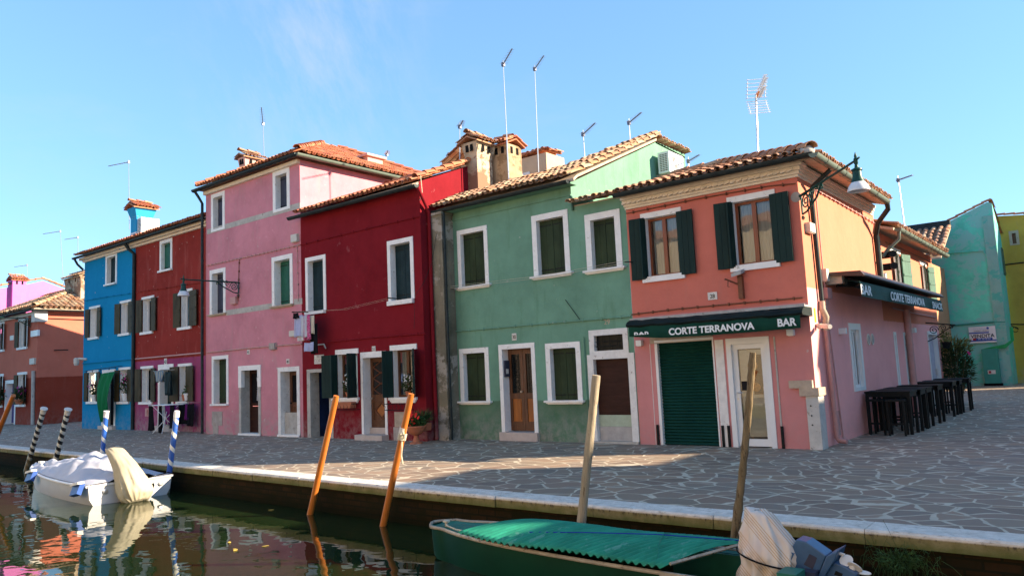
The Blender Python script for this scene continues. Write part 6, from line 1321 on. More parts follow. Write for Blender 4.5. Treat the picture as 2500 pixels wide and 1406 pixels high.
# footed bowl with geraniums, box with grassy plant behind it
bp_ = Vector((-9.08, -1.25, 0)); t = thing('footed_planter', 'terracotta footed bowl of red geraniums by the dark red house', 'planter', bp_); mb = MB(); mb.lathe(bp_, [(.17, 0), (.165, .02), (.09, .06), (.055, .16), (.06, .2), (.15, .24), (.24, .34), (.255, .4), (.285, .405), (.285, .44), (.25, .44), (.22, .38), (0, .36)], 26); mb.build('bowl', 'terracotta', t, smooth='auto')
rd = random.Random(9); mb = MB(); leaves(mb, bp_+Vector((0, 0, .52)), (.24, .22, .16), 420, .07, .035, rd); mb.build('foliage', 'leaf', t); mb = MB(); blooms(mb, bp_+Vector((.04, -.1, .64)), (.1, .06, .06), 16, .045, rd); blooms(mb, bp_+Vector((-.12, -.1, .55)), (.05, .04, .05), 6, .035, rd); mb.build('flowers', 'redflower', t)
t = thing('plant_trough', 'terracotta trough with grassy green plant behind the geranium bowl', 'planter', (-8.95, -.95, .5)); q = Vector(hit(1032, 1042, 1, -.93)); mb = MB(); mb.poly([(q.x-.2, -1.03, q.z-.08), (q.x+.2, -1.03, q.z-.08), (q.x+.25, -1.06, q.z+.1), (q.x-.25, -1.06, q.z+.1)], (0, .2, 0)); mb.build('trough', 'terracotta', t); mb = MB(); leaves(mb, q+Vector((0, 0, .2)), (.25, .12, .1), 260, .2, .008, rd, .8); mb.build('foliage', 'leaf', t)
mb = MB(); mb.tube([(q.x, -1.0, q.z-.07), (q.x, -.8, q.z-.1), (q.x, -.745, q.z-.1)], .012, 5); mb.build('hook', 'iron', t)
q = Vector(hit(846, 985, 1, -.87)); mb = MB(); mb.poly([(q.x-.3, -.95, q.z-.12), (q.x+.3, -.95, q.z-.12), (q.x+.34, -.98, q.z+.05), (q.x-.34, -.98, q.z+.05)], (0, .17, 0)); mb.build('window_box', 'terracotta', None, 'empty terracotta window box under the left dark red window', cat='window box')
# oleander and hanging pot at the end of the annex
rd = random.Random(21); ob = Vector((.62, 13.2, 0)); t = thing('oleander_bush', 'tall leafy oleander with a pink flower at the end of the annex', 'shrub', ob)
for k in range(9):
    a = rd.random()*6.3; r = .25+.3*rd.random(); tp = ob+Vector((cos(a)*r*1.1, sin(a)*r, 1.4+.6*rd.random())); mb = MB(); mb.tube([ob+Vector((rd.gauss(0, .05), rd.gauss(0, .05), 0)), ob.lerp(tp, .5)+Vector((0, 0, .1)), tp], [.022, .015, .006], 5); mb.build('stem', 'darkpole', t)
mb = MB(); leaves(mb, ob+Vector((-.05, 0, 1.15)), (.5, .5, .72), 1700, .2, .017, rd, .35); mb.build('foliage', 'leafd', t); mb = MB(); leaves(mb, ob+Vector((.0, 0, 1.8)), (.5, .45, .3), 420, .17, .02, rd, .6); mb.build('new_leaves', 'leafo', t); mb = MB(); blooms(mb, ob+Vector((.45, -.45, 1.6)), (.02, .02, .02), 2, .04, rd); mb.build('flowers', 'pinkflower', t)
potplant('dark hanging pot on the annex corner by the oleander', (.52, 12.6, 1.78), .13, .2, 'black', None, 'leafo', 31, (.16, .14, .2), 0, None, 'hanging_pot', 70)
# weed on the quay wall, leaves on the water
wd = Vector((2.95, -6.52, -.2)); t = thing('weed_tuft', 'feathery green weed growing from the quay wall at the right', 'weed', wd); mb = MB()
for k in range(220):
    a = rd.gauss(0, .16); p = wd+Vector((a, 0, rd.gauss(-.02, .05))); q = p+Vector((rd.gauss(0, .06), -abs(rd.gauss(.05, .04)), rd.gauss(-.05, .1))); mb.tube([p, p.lerp(q, .5)+Vector((0, -.02, .03)), q], .0018, 3)
leaves(mb, wd+Vector((0, -.04, -.03)), (.2, .06, .1), 420, .045, .004, rd, .2); mb.build('foliage', 'leaf', t)
for i, (x, y) in enumerate(((574, 1340), (648, 1332), (560, 1323), (662, 1244), (575, 1342))):
    q = hit(x, y, 2, -.514); mb = MB(); a = i*1.3; d = Vector((cos(a), sin(a), 0))*.05; s = Vector((-sin(a), cos(a), 0))*.022; p = Vector(q); mb.poly([p-d, p-d*.3+s, p+d*.5+s*.8, p+d, p+d*.5-s*.8, p-d*.3-s], (0, 0, .004))
    mb.build('floating_leaf', plain('yellow_leaf', (.55, .38, .08), .6) if not bpy.data.materials.get('yellow_leaf') else bpy.data.materials['yellow_leaf'], None, 'yellow leaf floating on the dark canal water', cat='leaf', group='leaves floating on the canal')

# ================================================================ TALL BLACK TABLES AND STOOLS ALONG THE LANE
def black_table():
    t = thing('bar_table', 'x', 'table', (0, 0, 0), 'tall black tables along the lane wall'); W, D, H = .9, .62, .9
    mb = MB(); mb.box(-W/2, W/2, -D/2, D/2, H-.035, H); mb.build('table_top', 'black', t); mb = MB(); mb.box(-W/2+.02, W/2-.02, -D/2+.015, -D/2+.045, H-.12, H-.036); mb.box(-W/2+.02, W/2-.02, D/2-.045, D/2-.015, H-.12, H-.036); mb.box(-W/2+.015, -W/2+.045, -D/2+.05, D/2-.05, H-.119, H-.037); mb.box(W/2-.045, W/2-.015, -D/2+.05, D/2-.05, H-.119, H-.037); mb.build('apron', 'black', t)
    for sx in (-1, 1):
        for sy in (-1, 1): mb = MB(); x = sx*(W/2-.045); y = sy*(D/2-.045); mb.box(x-.03, x+.03, y-.03, y+.03, 0, H-.0355); mb.build('leg', 'black', t)
    return t
def black_stool():
    t = thing('bar_stool', 'x', 'stool', (0, 0, 0), 'black bar stools tucked under the tables'); W, H = .36, .74
    mb = MB(); mb.box(-W/2, W/2, -W/2, W/2, H-.04, H); mb.build('seat', 'black', t)
    for sx in (-1, 1):
        for sy in (-1, 1): mb = MB(); x = sx*(W/2-.03); y = sy*(W/2-.03); mb.box(x-.02, x+.02, y-.02, y+.02, 0, H-.0405); mb.build('leg', 'black', t)
    mb = MB(); mb.box(-W/2+.04, W/2-.04, -W/2+.02, -W/2+.04, .22, .26); mb.build('foot_rest', 'black', t); return t
bt = black_table(); bs = black_stool(); rd = random.Random(5)
names = ('nearest black table against the pink lane wall', 'second black table from the bar corner', 'third black table from the bar corner', 'fourth black table from the bar corner', 'fifth black table from the bar corner, past the gap', 'sixth black table from the bar corner', 'farthest black table near the oleander')
for i, (x, y) in enumerate(((.82, 3.35), (.86, 4.15), (.84, 4.95), (.86, 6.2), (.84, 8.3), (.86, 9.2), (.9, 10.5))):
    o = bt if i == 0 else copytree(bt); o.location = (x, y, 0); o.rotation_euler = (0, 0, rd.gauss(0, .02)); o['label'] = names[i]
    for k in range(2 if i in (0, 2, 5) else 1):
        s = bs if (i == 0 and k == 0) else copytree(bs); s.location = (x-.17+k*.36+rd.gauss(0, .02), y-.12+rd.gauss(0, .04)-(.25 if i == 0 else 0), 0); s.rotation_euler = (0, 0, rd.gauss(0, .05))
        s['label'] = ('black stool on the %s side under the %s' % (('wall', 'lane')[k], names[i].replace(', past the gap', '')))[:110]
# ================================================================ FOR SALE BOARD
FS = Fr('F', 26.55); a0, z1 = FS.px(2364, 800); a1, z1b = FS.px(2429, 794); b0, z0 = FS.px(2369, 838); zt = (z1+z1b)/2; t = thing('for_sale_board', 'white and blue for sale board on the turquoise wall', 'sign', (a0, 26.6, z0))
H_ = zt-z0; W_ = a1-a0; mb = MB(); FS.box(mb, a0, a1, z0, zt, 0, .04); mb.build('board', 'signwhite', t)
mb = MB(); FS.box(mb, a0, a0+W_*.75, z0+H_*.58, z0+H_*.66, -.006, 0); mb.build('stripe', 'signblue', t); mb = MB(); FS.box(mb, a0, a1, z0+H_*.1, z0+H_*.17, -.006, 0); mb.build('stripe', 'signblue', t)
mb = MB(); FS.box(mb, a0+W_*.14, a0+W_*.86, z0+H_*.17, z0+H_*.29, -.012, 0); mb.build('phone_band', 'signblue', t); mb = MB(); FS.box(mb, a0+W_*.13, a0+W_*.25, z0+H_*.17, z0+H_*.3, -.016, 0); mb.build('phone_symbol', 'signred', t)
text(t, 'VENDITA', FS, a0+W_*.5, z0+H_*.32, H_*.3, 'ink', -.01, 1.0, align='CENTER', bold=.004); text(t, '041 50.10.531', FS, a0+W_*.56, z0+H_*.185, H_*.12, 'lettering', -.018, 1., align='CENTER'); text(t, 'FABARIO VENETO', FS, a0+W_*.48, z0+H_*.70, H_*.1, 'ink', -.01, 1., align='CENTER')
text(t, 'Vivi la Venezia', FS, a0+W_*.42, z0+H_*.83, H_*.12, 'signpale', -.01, 1., align='CENTER'); mb = MB(); mb.lathe(FS.P(a0+W_*.72, z0+H_*.88, 0), [(H_*.07, 0), (H_*.07, .008)], 16, (0, -1, 0)); mb.build('emblem', 'signblue', t)

# ================================================================ MOORING POLES
def pole(name, label, A, B, r0, r1, mat, group=None, cap=None, n=16, rough=0, seed=1, bend=0, ext=None):
    A = Vector(A); B = Vector(B); d = (B-A); Ln = d.length; d.normalize(); A2 = A-d*(ext or (1.0/max(.3, d.z))); L2 = (B-A2).length; u = d.cross(Vector((0, 1, 0))).normalized(); v = d.cross(u); rd = random.Random(seed); t = thing(name, label, 'mooring pole', (A.x, A.y, A.z), group)
    mb = MB(); vs = []; uv = []; K = 40; w = [rd.gauss(0, rough) for _ in range(K+1)]; lob = [rd.gauss(0, rough*.8) for _ in range(n)]
    for i in range(K+1):
        f = i/K; c = A2+d*L2*f+u*bend*sin(pi*f)*1.; r = (r0+(r1-r0)*f)*(1+w[i])
        if i == K: r *= .93
        for j in range(n+1): an = 2*pi*j/n; rr = r*(1+lob[j % n]+.5*rough*sin(an*2+i*.5)); vs.append(c+(u*cos(an)+v*sin(an))*rr); uv.append((j/n, f*L2))
    m = n+1; fs = [(i*m+j, i*m+j+1, (i+1)*m+j+1, (i+1)*m+j) for i in range(K) for j in range(n)]; fs.append(tuple(K*m+j for j in range(n))); mb.add(vs, fs); mb.build('shaft', mat, t, smooth='auto', uv=uv)
    if cap: mb = MB(); mb.lathe(B-d*.01, cap[1], 18, d); mb.build('cap', cap[0], t, smooth='auto')
    return t
def pp(b, tp, Yb, Yt=None, z=-.52): 
    if Yb is None: A = hit(*b, 2, z); Yb = A[1]
    else: A = hit(*b, 1, Yb)
    return A, hit(*tp, 1, Yb if Yt is None else Yt)
GO = 'varnished orange mooring poles'
A, B = pp((757, 1255), (821, 966), None, -6.62); pole('mooring_pole', 'smooth orange mooring pole without rope', A, B, .054, .049, 'orangepole', GO, seed=1)
A, B = pp((935, 1283), (1004, 961), None, -6.70); po2 = pole('mooring_pole', 'smooth orange mooring pole with a rope and tag', A, B, .053, .048, 'orangepole', GO, seed=2)
Av, Bv = Vector(A), Vector(B); rp_ = Av.lerp(Bv, .705)
mb = MB(); dd = (Bv-Av).normalized()
for k in range(5): c = rp_+dd*(.02*k-.09); u = dd.cross(Vector((0, 1, 0))).normalized(); v = dd.cross(u); mb.tube([c+(u*cos(2*pi*j/14)+v*sin(2*pi*j/14))*.058 for j in range(14)], .010, 5, closed=True)
mb.tube([rp_+Vector((.05, -.05, -.03)), rp_+Vector((.09, -.07, .03)), rp_+Vector((.1, -.07, -.06)), rp_+Vector((.05, -.07, -.08)), rp_+Vector((.055, -.08, -.2)), rp_+Vector((.04, -.08, -.32)), rp_+Vector((.065, -.08, -.43))], .012, 6)
mb.tube([rp_+Vector((.05, -.06, -.02)), rp_+Vector((.12, -.07, -.01)), rp_+Vector((.11, -.07, -.1)), rp_+Vector((.05, -.07, -.1))], .009, 6); mb.build('mooring_rope', 'rope', None, 'pale mooring rope knotted round the right orange pole', cat='rope')
mb = MB(); mb.tube([rp_-dd*.07+Vector((0, 0, .03)), rp_+dd*.055+Vector((0, 0, .03))], .057, 14); o = mb.build('paper_tag', 'plate', po2)
A, B = pp((1420, 1268), (1456, 916), -6.95, -6.95); pole('mooring_pole', 'weathered grey wooden mooring pole beside the green boat', A, B, .058, .05, 'greypole', 'bare wooden mooring poles', rough=.03, seed=3, ext=.7)
Av = Vector(A)
A, B = pp((1788, 1308), (1838, 860), -6.85, -6.85); pole('mooring_pole', 'crooked dark rough wooden mooring pole in front of the bar door', A, B, .046, .036, 'darkpole', 'bare wooden mooring poles', rough=.07, seed=4, ext=.7, bend=-.03)
GB = 'black and white striped mooring poles'; capb = ('pvc', [(.07, -.12), (.075, 0), (.11, .03), (.12, .05), (.02, .05)])
A, B = pp((70, 1128), (107, 999), -6.3, -6.3); pole('mooring_pole', 'left black and white striped mooring pole', A, B, .07, .065, 'bw', GB, ('plate', [(.07, -.12), (.075, 0), (.095, .02), (.095, .04), (.02, .05)]), seed=5, ext=1.1)
A, B = pp((134, 1130), (166, 1001), -6.35, -6.35); pole('mooring_pole', 'right black and white striped mooring pole', A, B, .07, .065, 'bw', GB, ('plate', [(.07, -.12), (.075, 0), (.095, .02), (.095, .04), (.02, .05)]), seed=6, ext=1.1)
GW = 'blue and white striped mooring poles'
A, B = pp((250, 1105), (260, 1005), -6.5, -6.5); pole('mooring_pole', 'blue and white striped pole behind the white boat', A, B, .055, .052, 'blw', GW, ('pvc', [(.057, -.12), (.058, 0), (.065, .01), (.065, .03), (.02, .035)]), seed=7, ext=1.0)
A, B = pp((412, 1165), (432, 1005), -6.55, -6.55); pole('mooring_pole', 'blue and white striped pole at the white boat stern', A, B, .06, .054, 'blw', GW, ('pvc', [(.058, -.10), (.058, 0), (.05, .03), (.02, .035)]), seed=8, ext=1.0)
A, B = pp((0, 1045), (33, 965), -6.6, -6.6); pole('mooring_pole', 'leaning brown mooring pole cut by the left frame edge', A, B, .075, .065, 'orangepole', GO, seed=9, ext=2.5)

# ================================================================ BOATS
def hull(X0, X1, yc, W, zg0, zg1, zk, mat, t, pw=2.4, K=24, blunt=.0, name='hull', flare=.75):
    """X0 stern .. X1 bow; returns half width and gunwale height functions"""
    hw = lambda s: W/2*max(blunt*(1 if s < .999 else .6), (1-max(0, s)**pw)**.75) if s < 1 else W/2*blunt*.5
    zg = lambda s: zg0+(zg1-zg0)*s**1.6
    mb = MB(); vs = []; prof = ((1, 1), (.97, .6), (flare, .12), (.3, .0), (0, -.05))
    for i in range(K+1):
        s = i/K; x = X0+(X1-X0)*s; h = hw(s); top = zg(s); bot = zk+(.35*(top-zk))*max(0, s-.75)/.25
        row = [(h*p*(1 if k == 0 else (1-.25*max(0, s-.5)*(1-q))), bot+(top-bot)*q) for k, (p, q) in enumerate(prof)]
        vs += [(x, yc-a, z) for a, z in row]+[(x, yc+a, z) for a, z in row[::-1][1:]]
    m = 2*len(prof)-1; mb.add(vs, [(i*m+k, (i+1)*m+k, (i+1)*m+k+1, i*m+k+1) for i in range(K) for k in range(m-1)]+[tuple(range(m)), tuple(K*m+k for k in range(m))[::-1]])
    return mb.build(name, mat, t, smooth='auto'), hw, zg
X0, X1, yc, Wb = -10.85, -15.9, -7.38, 1.62
wb = thing('white_boat', 'small white motor boat under a white tarpaulin with a beige motor cover', 'boat', (-13, yc, -.52))
hl, hw, zg = hull(X0, X1, yc, Wb, -.15, -.06, -.78, 'hullwhite', wb, 2.2, blunt=.12)
mb = MB(); K = 30; L_ = [(X0+(X1-X0)*i/K, yc-hw(i/K)-.015, zg(i/K)+.0) for i in range(K+1)]; R_ = [(x, 2*yc-y, z) for x, y, z in L_]
mb.tube(L_+R_[::-1], .03, 8); mb.tube([L_[0], R_[0]], .03, 8); mb.build('gunwale', 'pvc', wb, smooth='auto')
mb = MB(); vs = []
for i in range(K+1): s = i/K; x = X0+(X1-X0)*s; h = hw(s); z = zg(s); vs += [(x, yc-h, z), (x, yc-h*.5, z+.05), (x, yc, z+.07), (x, yc+h*.5, z+.05), (x, yc+h, z)]
mb.add(vs, [(5*i+k, 5*i+5+k, 5*i+6+k, 5*i+1+k) for i in range(K) for k in range(4)]); mb.build('deck', 'hullwhite', wb, smooth=True)
def interp(ks, t):
    n = len(ks)-1; x = t*n; i = min(int(x), n-1); f = x-i; g = lambda k: ks[max(0, min(n, k))]
    return tuple(.5*((2*b)+(c-a)*f+(2*a-5*b+4*c-d)*f*f+(3*b-a-3*c+d)*f**3) for a, b, c, d in zip(g(i-1), g(i), g(i+1), g(i+2)))
from mathutils import noise as mn
# tarpaulin
mb = MB(); vs = []; KU, KV = 110, 56
def tarp_h(s, v):
    r = max(0., 1-abs(2*v-1)**1.7); prof = .40*math.exp(-((s-.33)/.24)**2)+.10*math.exp(-((s-.7)/.2)**2)+.03; sag = .035*sin(s*31+v*5)*sin(v*pi)+.025*sin(v*19+s*9)*sin(v*pi)+.018*sin(s*57-v*23)*sin(v*pi)
    q = Vector((s*9, v*5, 0)); cr = .11*abs(mn.noise(q*.8))+.04*abs(mn.noise(q*1.7+Vector((3, 1, 0))))+.006*abs(mn.noise(q*5.1)); return r*prof+(sag*.5+cr-.03)*min(1, s*8)*min(1, 6*v*(1-v))
for i in range(KU+1):
    s = .0+.86*i/KU; x = X0+(X1-X0)*s
    for j in range(KV+1): v = j/KV; h = hw(s)*(.99 if i < KU*.9 else .99-.3*(i/KU-.9)/.1*1.); y = yc-h+2*h*v; vs.append((x+.04*(i == 0), y, zg(s)+.035+tarp_h(s, v)-(.06*sin(v*pi*3)**2 if i == 0 else 0)))
n = KV+1; mb.add(vs, [(i*n+j, i*n+j+1, (i+1)*n+j+1, (i+1)*n+j) for i in range(KU) for j in range(KV)]); mb.build('tarpaulin', 'tarpwhite', wb, smooth=True)
# outboard under its cover
def drape(path, rads, n, rows, pleat, seed, shear=.0, crumple=.03, flat_top=False):
    vs = []
    for i in range(rows+1):
        t = i/rows; p = interp(path, t); ra, rb = interp(rads, t)
        for j in range(n):
            an = 2*pi*j/n; q = Vector((cos(an)*1.6+seed, sin(an)*1.6, t*1.3)); a1 = abs(mn.noise(q*1.3)); a2 = 1-abs(mn.noise(Vector((cos(an)*1.9+seed*2, sin(an)*1.9, t*2.2))))*2; a3 = abs(mn.noise(Vector((p[0]+cos(an)*ra, p[1]+sin(an)*rb, p[2]))*11+Vector((seed, 0, 0))))
            w = 1+pleat*(t**.6)*(a2-.6)+.22*(a1-.2)-crumple*4*a3
            vs.append((p[0]+cos(an)*ra*w, p[1]+sin(an)*rb*w, p[2]+cos(an)*ra*shear+crumple*.8*mn.noise(Vector((an*2, t*7, seed)))))
    mb = MB(); mb.add(vs, [(i*n+j, i*n+(j+1) % n, (i+1)*n+(j+1) % n, (i+1)*n+j) for i in range(rows) for j in range(n)]+[tuple(range(n)), tuple(rows*n+j for j in range(n))]); return mb
mb = drape([(-11.22, -7.64, .50), (-11.12, -7.60, .46), (-10.98, -7.57, .33), (-10.84, -7.52, .14), (-10.72, -7.48, -.06), (-10.60, -7.45, -.26), (-10.52, -7.43, -.42), (-10.48, -7.42, -.53)], [(.03, .10), (.11, .16), (.16, .19), (.20, .22), (.24, .27), (.26, .31), (.24, .29), (.13, .18)], 90, 44, .16, 3.1, .5, .02)
oc = mb.build('outboard_cover', 'tarpbeige', wb, smooth=True)
for (c, lab) in (((X0-.2, yc-Wb/2-.12, -.2), 0), ((-14.1, yc-.70, -.14), 1)):
    mb = MB(); c = Vector(c); mb.obox(c, (.17, 0, .03), (0, .04, -.02), (0, .035, .10)); f = mb.build('fender', 'fender', wb); mb = MB(); mb.obox(c+Vector((.02, -.01, .115)), (.18, 0, .03), (0, .055, 0), (0, .0, .022)); mb.build('fender_flap', 'pvc', f)
for y in (-.5, .58): 
    mb = MB(); mb.lathe((X0+.005, yc+y, -.28), [(.05, 0), (.05, .02), (.03, .03)], 14, (1, 0, 0)); mb.build('drain_fitting', 'alu', wb)
mb = MB(); mb.tube([(X0+.02, yc+.42, -.26), (X0+.05, yc+.42, -.28), (X0+.03, yc+.4, -.42)], .02, 6); mb.build('grab_handle', 'black', wb)
mb = MB(); mb.tube([(X0+.03, yc+.3, -.13), (X0+.0, yc+.75, -.08), (X0+.02, yc+.83, -.12)], .012, 5); mb.tube([(X0+.02, yc-.78, -.12), (X0+.03, yc-.3, -.1), (X0+.03, yc-.1, -.06)], .01, 5); mb.build('tie_cord', 'blackrope', wb)
for s, sd in ((.93, 0), (.82, .6), (.72, .7)): mb = MB(); x = X0+(X1-X0)*s; mb.box(x-.09, x+.09, yc+hw(s)*sd-.04, yc+hw(s)*sd+.04, zg(s)+.03, zg(s)+.12); mb.build('cleat', 'pvc', wb)

# green work boat
gx0, gx1, gyc, gW = 2.45, -2.0, -7.66, 1.08
gb = thing('green_boat', 'dark green work boat with pale rubbing strake moored at the quay', 'boat', (0, gyc, -.52))
hl, ghw, gzg = hull(gx0, gx1, gyc, gW, -.17, -.12, -.75, 'boatgreen', gb, 5, blunt=.4, flare=.8, K=36)
K = 40; L_ = [(gx0+(gx1-gx0)*i/K, gyc-ghw(i/K), gzg(i/K)) for i in range(K+1)]; R_ = [(x, 2*gyc-y, z) for x, y, z in L_]; bow = [(gx1-.05, gyc-ghw(1)*.5, gzg(1)), (gx1-.07, gyc, gzg(1)), (gx1-.05, gyc+ghw(1)*.5, gzg(1))]
mb = MB(); mb.tube([(x, y-.01, z+.0) for x, y, z in L_]+bow+[(x, y+.01, z) for x, y, z in R_[::-1]], .02, 8); mb.build('rubbing_strake', 'rub', gb, smooth='auto')
mb = MB(); vs = []
for i in range(K+1):
    x, y, z = L_[i]; yo = 2*gyc-y; vs += [(x, y, z-.0), (x, y+.06, z-.02), (x, gyc, z-.02 if i > K*.62 else z-.26), (x, yo-.06, z-.02), (x, yo, z)]
fs = []
for i in range(K):
    inside = i < K*.62
    for k in ((0, 3) if inside else (0, 1, 2, 3)): fs.append((5*i+k, 5*i+5+k, 5*i+6+k, 5*i+1+k))
mb.add(vs, fs); mb.build('deck', 'boatgreen_in', gb)
mb = MB(); mb.box(gx1+1.7, gx0-.05, gyc-gW/2+.08, gyc+gW/2-.08, -.5, -.46); mb.box(gx0-.5, gx0-.12, gyc-gW/2+.08, gyc+gW/2-.08, -.46, -.27); mb.box(gx0-.06, gx0-.02, gyc-gW/2+.05, gyc+gW/2-.05, -.46, -.14); mb.box(gx0-1.5, gx0-.5, gyc-gW/2+.07, gyc-gW/2+.1, -.46, -.19); mb.box(gx0-1.5, gx0-.5, gyc+gW/2-.1, gyc+gW/2-.07, -.46, -.19); mb.build('inner_hull', 'boatgreen_in', gb)
mb = MB(); mb.box(gx0-.1, gx0+.06, gyc-.42, gyc-.2, -.3, -.06); mb.build('stern_post', 'boatgreen_in', gb)
h = hit(1610, 1394, 1, gyc-gW/2-.03); h2 = hit(1700, 1402, 1, gyc-gW/2-.03); mb = MB(); yb = gyc-gW/2-.035; mb.box(h[0], h[0]+.36, yb, yb+.03, h[2]-.13, h[2]); pl = mb.build('registration_plate', 'rub', gb); text(pl, 'VDS 93', Fr('F', yb), h[0]+.02, h[2]-.115, .105, 'ink', -.006, .85)
mb = MB(); mb.lathe((gx1+.2, gyc-.05, -.14), [(.02, 0), (.02, .05), (.045, .055), (.045, .07)], 10); mb.tube([(gx1+.2, gyc-.05, -.1), (gx1+.27, gyc-.12, -.11), (gx1+.5, gyc-.2, -.12), (gx1+.8, gyc-.3, -.1)], .01, 5); mb.build('mooring_line', 'rope', gb)
# corrugated cover resting on the boat
cs = []; X_a, X_b = -.88, 1.62; NX, NY = 420, 14; vs = []
for i in range(NX+1):
    u = i/NX; x = X_a+(X_b-X_a)*u; f = max(0, 1-u/.3)
    for j in range(NY+1):
        v = j/NY; y0_ = gyc-.60+.25*f; y1_ = gyc+.47; y = y0_+(y1_-y0_)*v; xx = x+.5*(v-.5)*1.0-.2*f*(1-v); crown = .10*(1-(1.6*(v-.55))**2); vs.append((xx, y, -.11+crown+.014*sin(x*2*pi/.082)+.012*sin(x*3+v*4)-.02*f))
n = NY+1; mb = MB(); mb.add(vs, [(i*n+j, i*n+j+1, (i+1)*n+j+1, (i+1)*n+j) for i in range(NX) for j in range(NY)]); o = mb.build('corrugated_sheet', 'corr', None, 'turquoise corrugated plastic sheet laid over the green boat', smooth=True, cat='roofing sheet'); md_ = o.modifiers.new('t', 'SOLIDIFY'); md_.thickness = .004
mb = MB(); mb.tube([(1.45, gyc-.56, -.07), (1.86, gyc+.45, -.02)], .016, 4); mb.build('end_batten', 'rub', None, 'grey wooden batten at the stern end of the corrugated sheet', cat='batten')
def sheetz(v): return -.11+.10*(1-(1.6*(v-.55))**2)+.035
def rope(pts, r, mat, lab):
    mb = MB(); mb.tube(pts, r, 6); return mb.build('rope', mat, None, lab, cat='rope', group='cords tying down the corrugated sheet')
a = hit(1255, 1322, 2, -.12); rope([a, (a[0]+.12, a[1]+.08, sheetz(.12)), (.3, gyc-.2, sheetz(.45)), (1.0, gyc+.05, sheetz(.6)), (1.95, gyc+.3, sheetz(.8)-.01)], .006, 'bluerope', 'blue cord stretched along the corrugated sheet')
rope([(.95, gyc+.46, -.05), (1.05, gyc+.1, sheetz(.6)), (1.2, gyc-.3, sheetz(.3)), (1.32, gyc-.55, -.1)], .005, 'greenrope', 'green cord crossing the corrugated sheet near its middle')
# tilted outboard motor
om = Vector((2.38, -7.62, -.10))
hd = MB(); path = [(-.42, .30), (-.36, .34), (-.24, .30), (-.05, .25), (.1, .1), (.16, -.05), (.14, -.2)]
mo = thing('outboard_motor', 'tilted blue outboard motor with white propeller on the green boat stern', 'outboard motor', om)
ax = Vector((.80, .10, -.42)).normalized(); sd = Vector((-.1, .99, 0)).normalized(); up = sd.cross(ax) if sd.cross(ax).z > 0 else ax.cross(sd)
mb = MB(); mb.obox(om-ax*.18, ax*.12, sd*.1, up*.1); mb.build('cowling', 'motorblue', mo)
def pxp(pts, Y, th): return [hit(x, y, 1, Y) for x, y in pts], (0, th, 0)
def plate(name, pts, Y, th, mat, par=None):
    mb = MB(); p_, t_ = pxp(pts, Y, th); mb.poly(p_, t_); o = mb.build(name, mat, par or mo); m = o.modifiers.new('b', 'BEVEL'); m.width = .008; m.segments = 2; return o
lh = plate('leg_housing', [(1944, 1316), (1968, 1322), (2017, 1356), (2000, 1396), (1985, 1425), (1915, 1392), (1925, 1350)], -7.69, .19, 'motorblue')
plate('cavitation_plate', [(2017, 1357), (2046, 1343), (2040, 1362), (2018, 1398), (2005, 1425), (1986, 1425), (2001, 1396)], -7.72, .25, 'motorblue')
gc = plate('gearcase', [(2036, 1372), (2060, 1382), (2092, 1400), (2085, 1430), (2006, 1426), (2019, 1398)], -7.66, .13, 'motorblue')
plate('access_panel', [(1976, 1351), (1995, 1361), (1984, 1389), (1962, 1377)], -7.694, .004, 'blueshut', lh)
plate('intake_slot', [(2040, 1392), (2058, 1400), (2054, 1408), (2036, 1402)], -7.664, .004, 'black', gc)
plate('trim_tab', [(2046, 1343), (2049, 1347), (2063, 1352), (2059, 1358), (2048, 1354), (2041, 1367), (2038, 1366)], -7.63, .02, 'propwhite')
hubc = Vector(hit(2080, 1386, 1, -7.6)); px1 = Vector(hit(2066, 1367, 1, -7.6))
pr = MB(); dz = (px1-hubc)
def blade(c, r1, r2, u, v, tw):
    vs = []; n = 16
    for k in range(n): a = 2*pi*k/n; vs.append(c+u*cos(a)*r1+v*sin(a)*r2+tw*cos(a)*.02)
    pr.add(vs, [tuple(range(n))])
blade(px1, .05, .05, Vector((1, 0, 0)), Vector((0, .5, .86)), Vector((0, 1, 0))); blade(hubc+Vector((.03, -.02, .015)), .06, .045, Vector((.8, 0, -.5)).normalized(), Vector((.3, -.6, .7)).normalized(), Vector((0, 1, 0))); blade(hubc+Vector((.075, .03, -.03)), .07, .022, Vector((.9, .1, -.35)).normalized(), Vector((0, .8, .5)).normalized(), Vector((0, 0, 1)))
pr.tube([hubc-Vector((.02, 0, .05)), hubc+Vector((.015, 0, .03))], .028, 12)
po_ = pr.build('propeller', 'propwhite', gc); m_ = po_.modifiers.new('s', 'SOLIDIFY'); m_.thickness = .008
mb = MB(); mb.box(gx0-.05, gx0+.12, gyc-.14, gyc+.14, -.35, -.1); mb.build('transom_bracket', 'blueshut', mo)
# striped cloth over the motor head
cc = Vector((2.13, -7.62, -.06))
mb = drape([(2.05, -7.62, .345), (2.06, -7.62, .335), (2.08, -7.62, .27), (2.11, -7.62, .17), (2.14, -7.62, .06), (2.14, -7.62, -.05), (2.12, -7.62, -.17), (2.09, -7.62, -.29), (2.07, -7.62, -.42)], [(.03, .03), (.115, .10), (.155, .14), (.205, .18), (.25, .21), (.265, .22), (.24, .2), (.26, .22), (.28, .24)], 110, 48, .34, 7.7, -.22, .02)
o = mb.build('motor_cover_cloth', 'stripecloth', None, 'cream cotton cloth with ochre stripes tied over the outboard motor', smooth=True, cat='cloth cover')
mb = MB(); mb.tube([(cc.x+.01+cos(2*pi*j/30)*.30, cc.y+sin(2*pi*j/30)*.255, cc.z+.0-.06*cos(2*pi*j/30)) for j in range(30)], .008, 6, closed=True); mb.build('rope', 'blackrope', None, 'black cord tied round the striped motor cover', cat='rope')
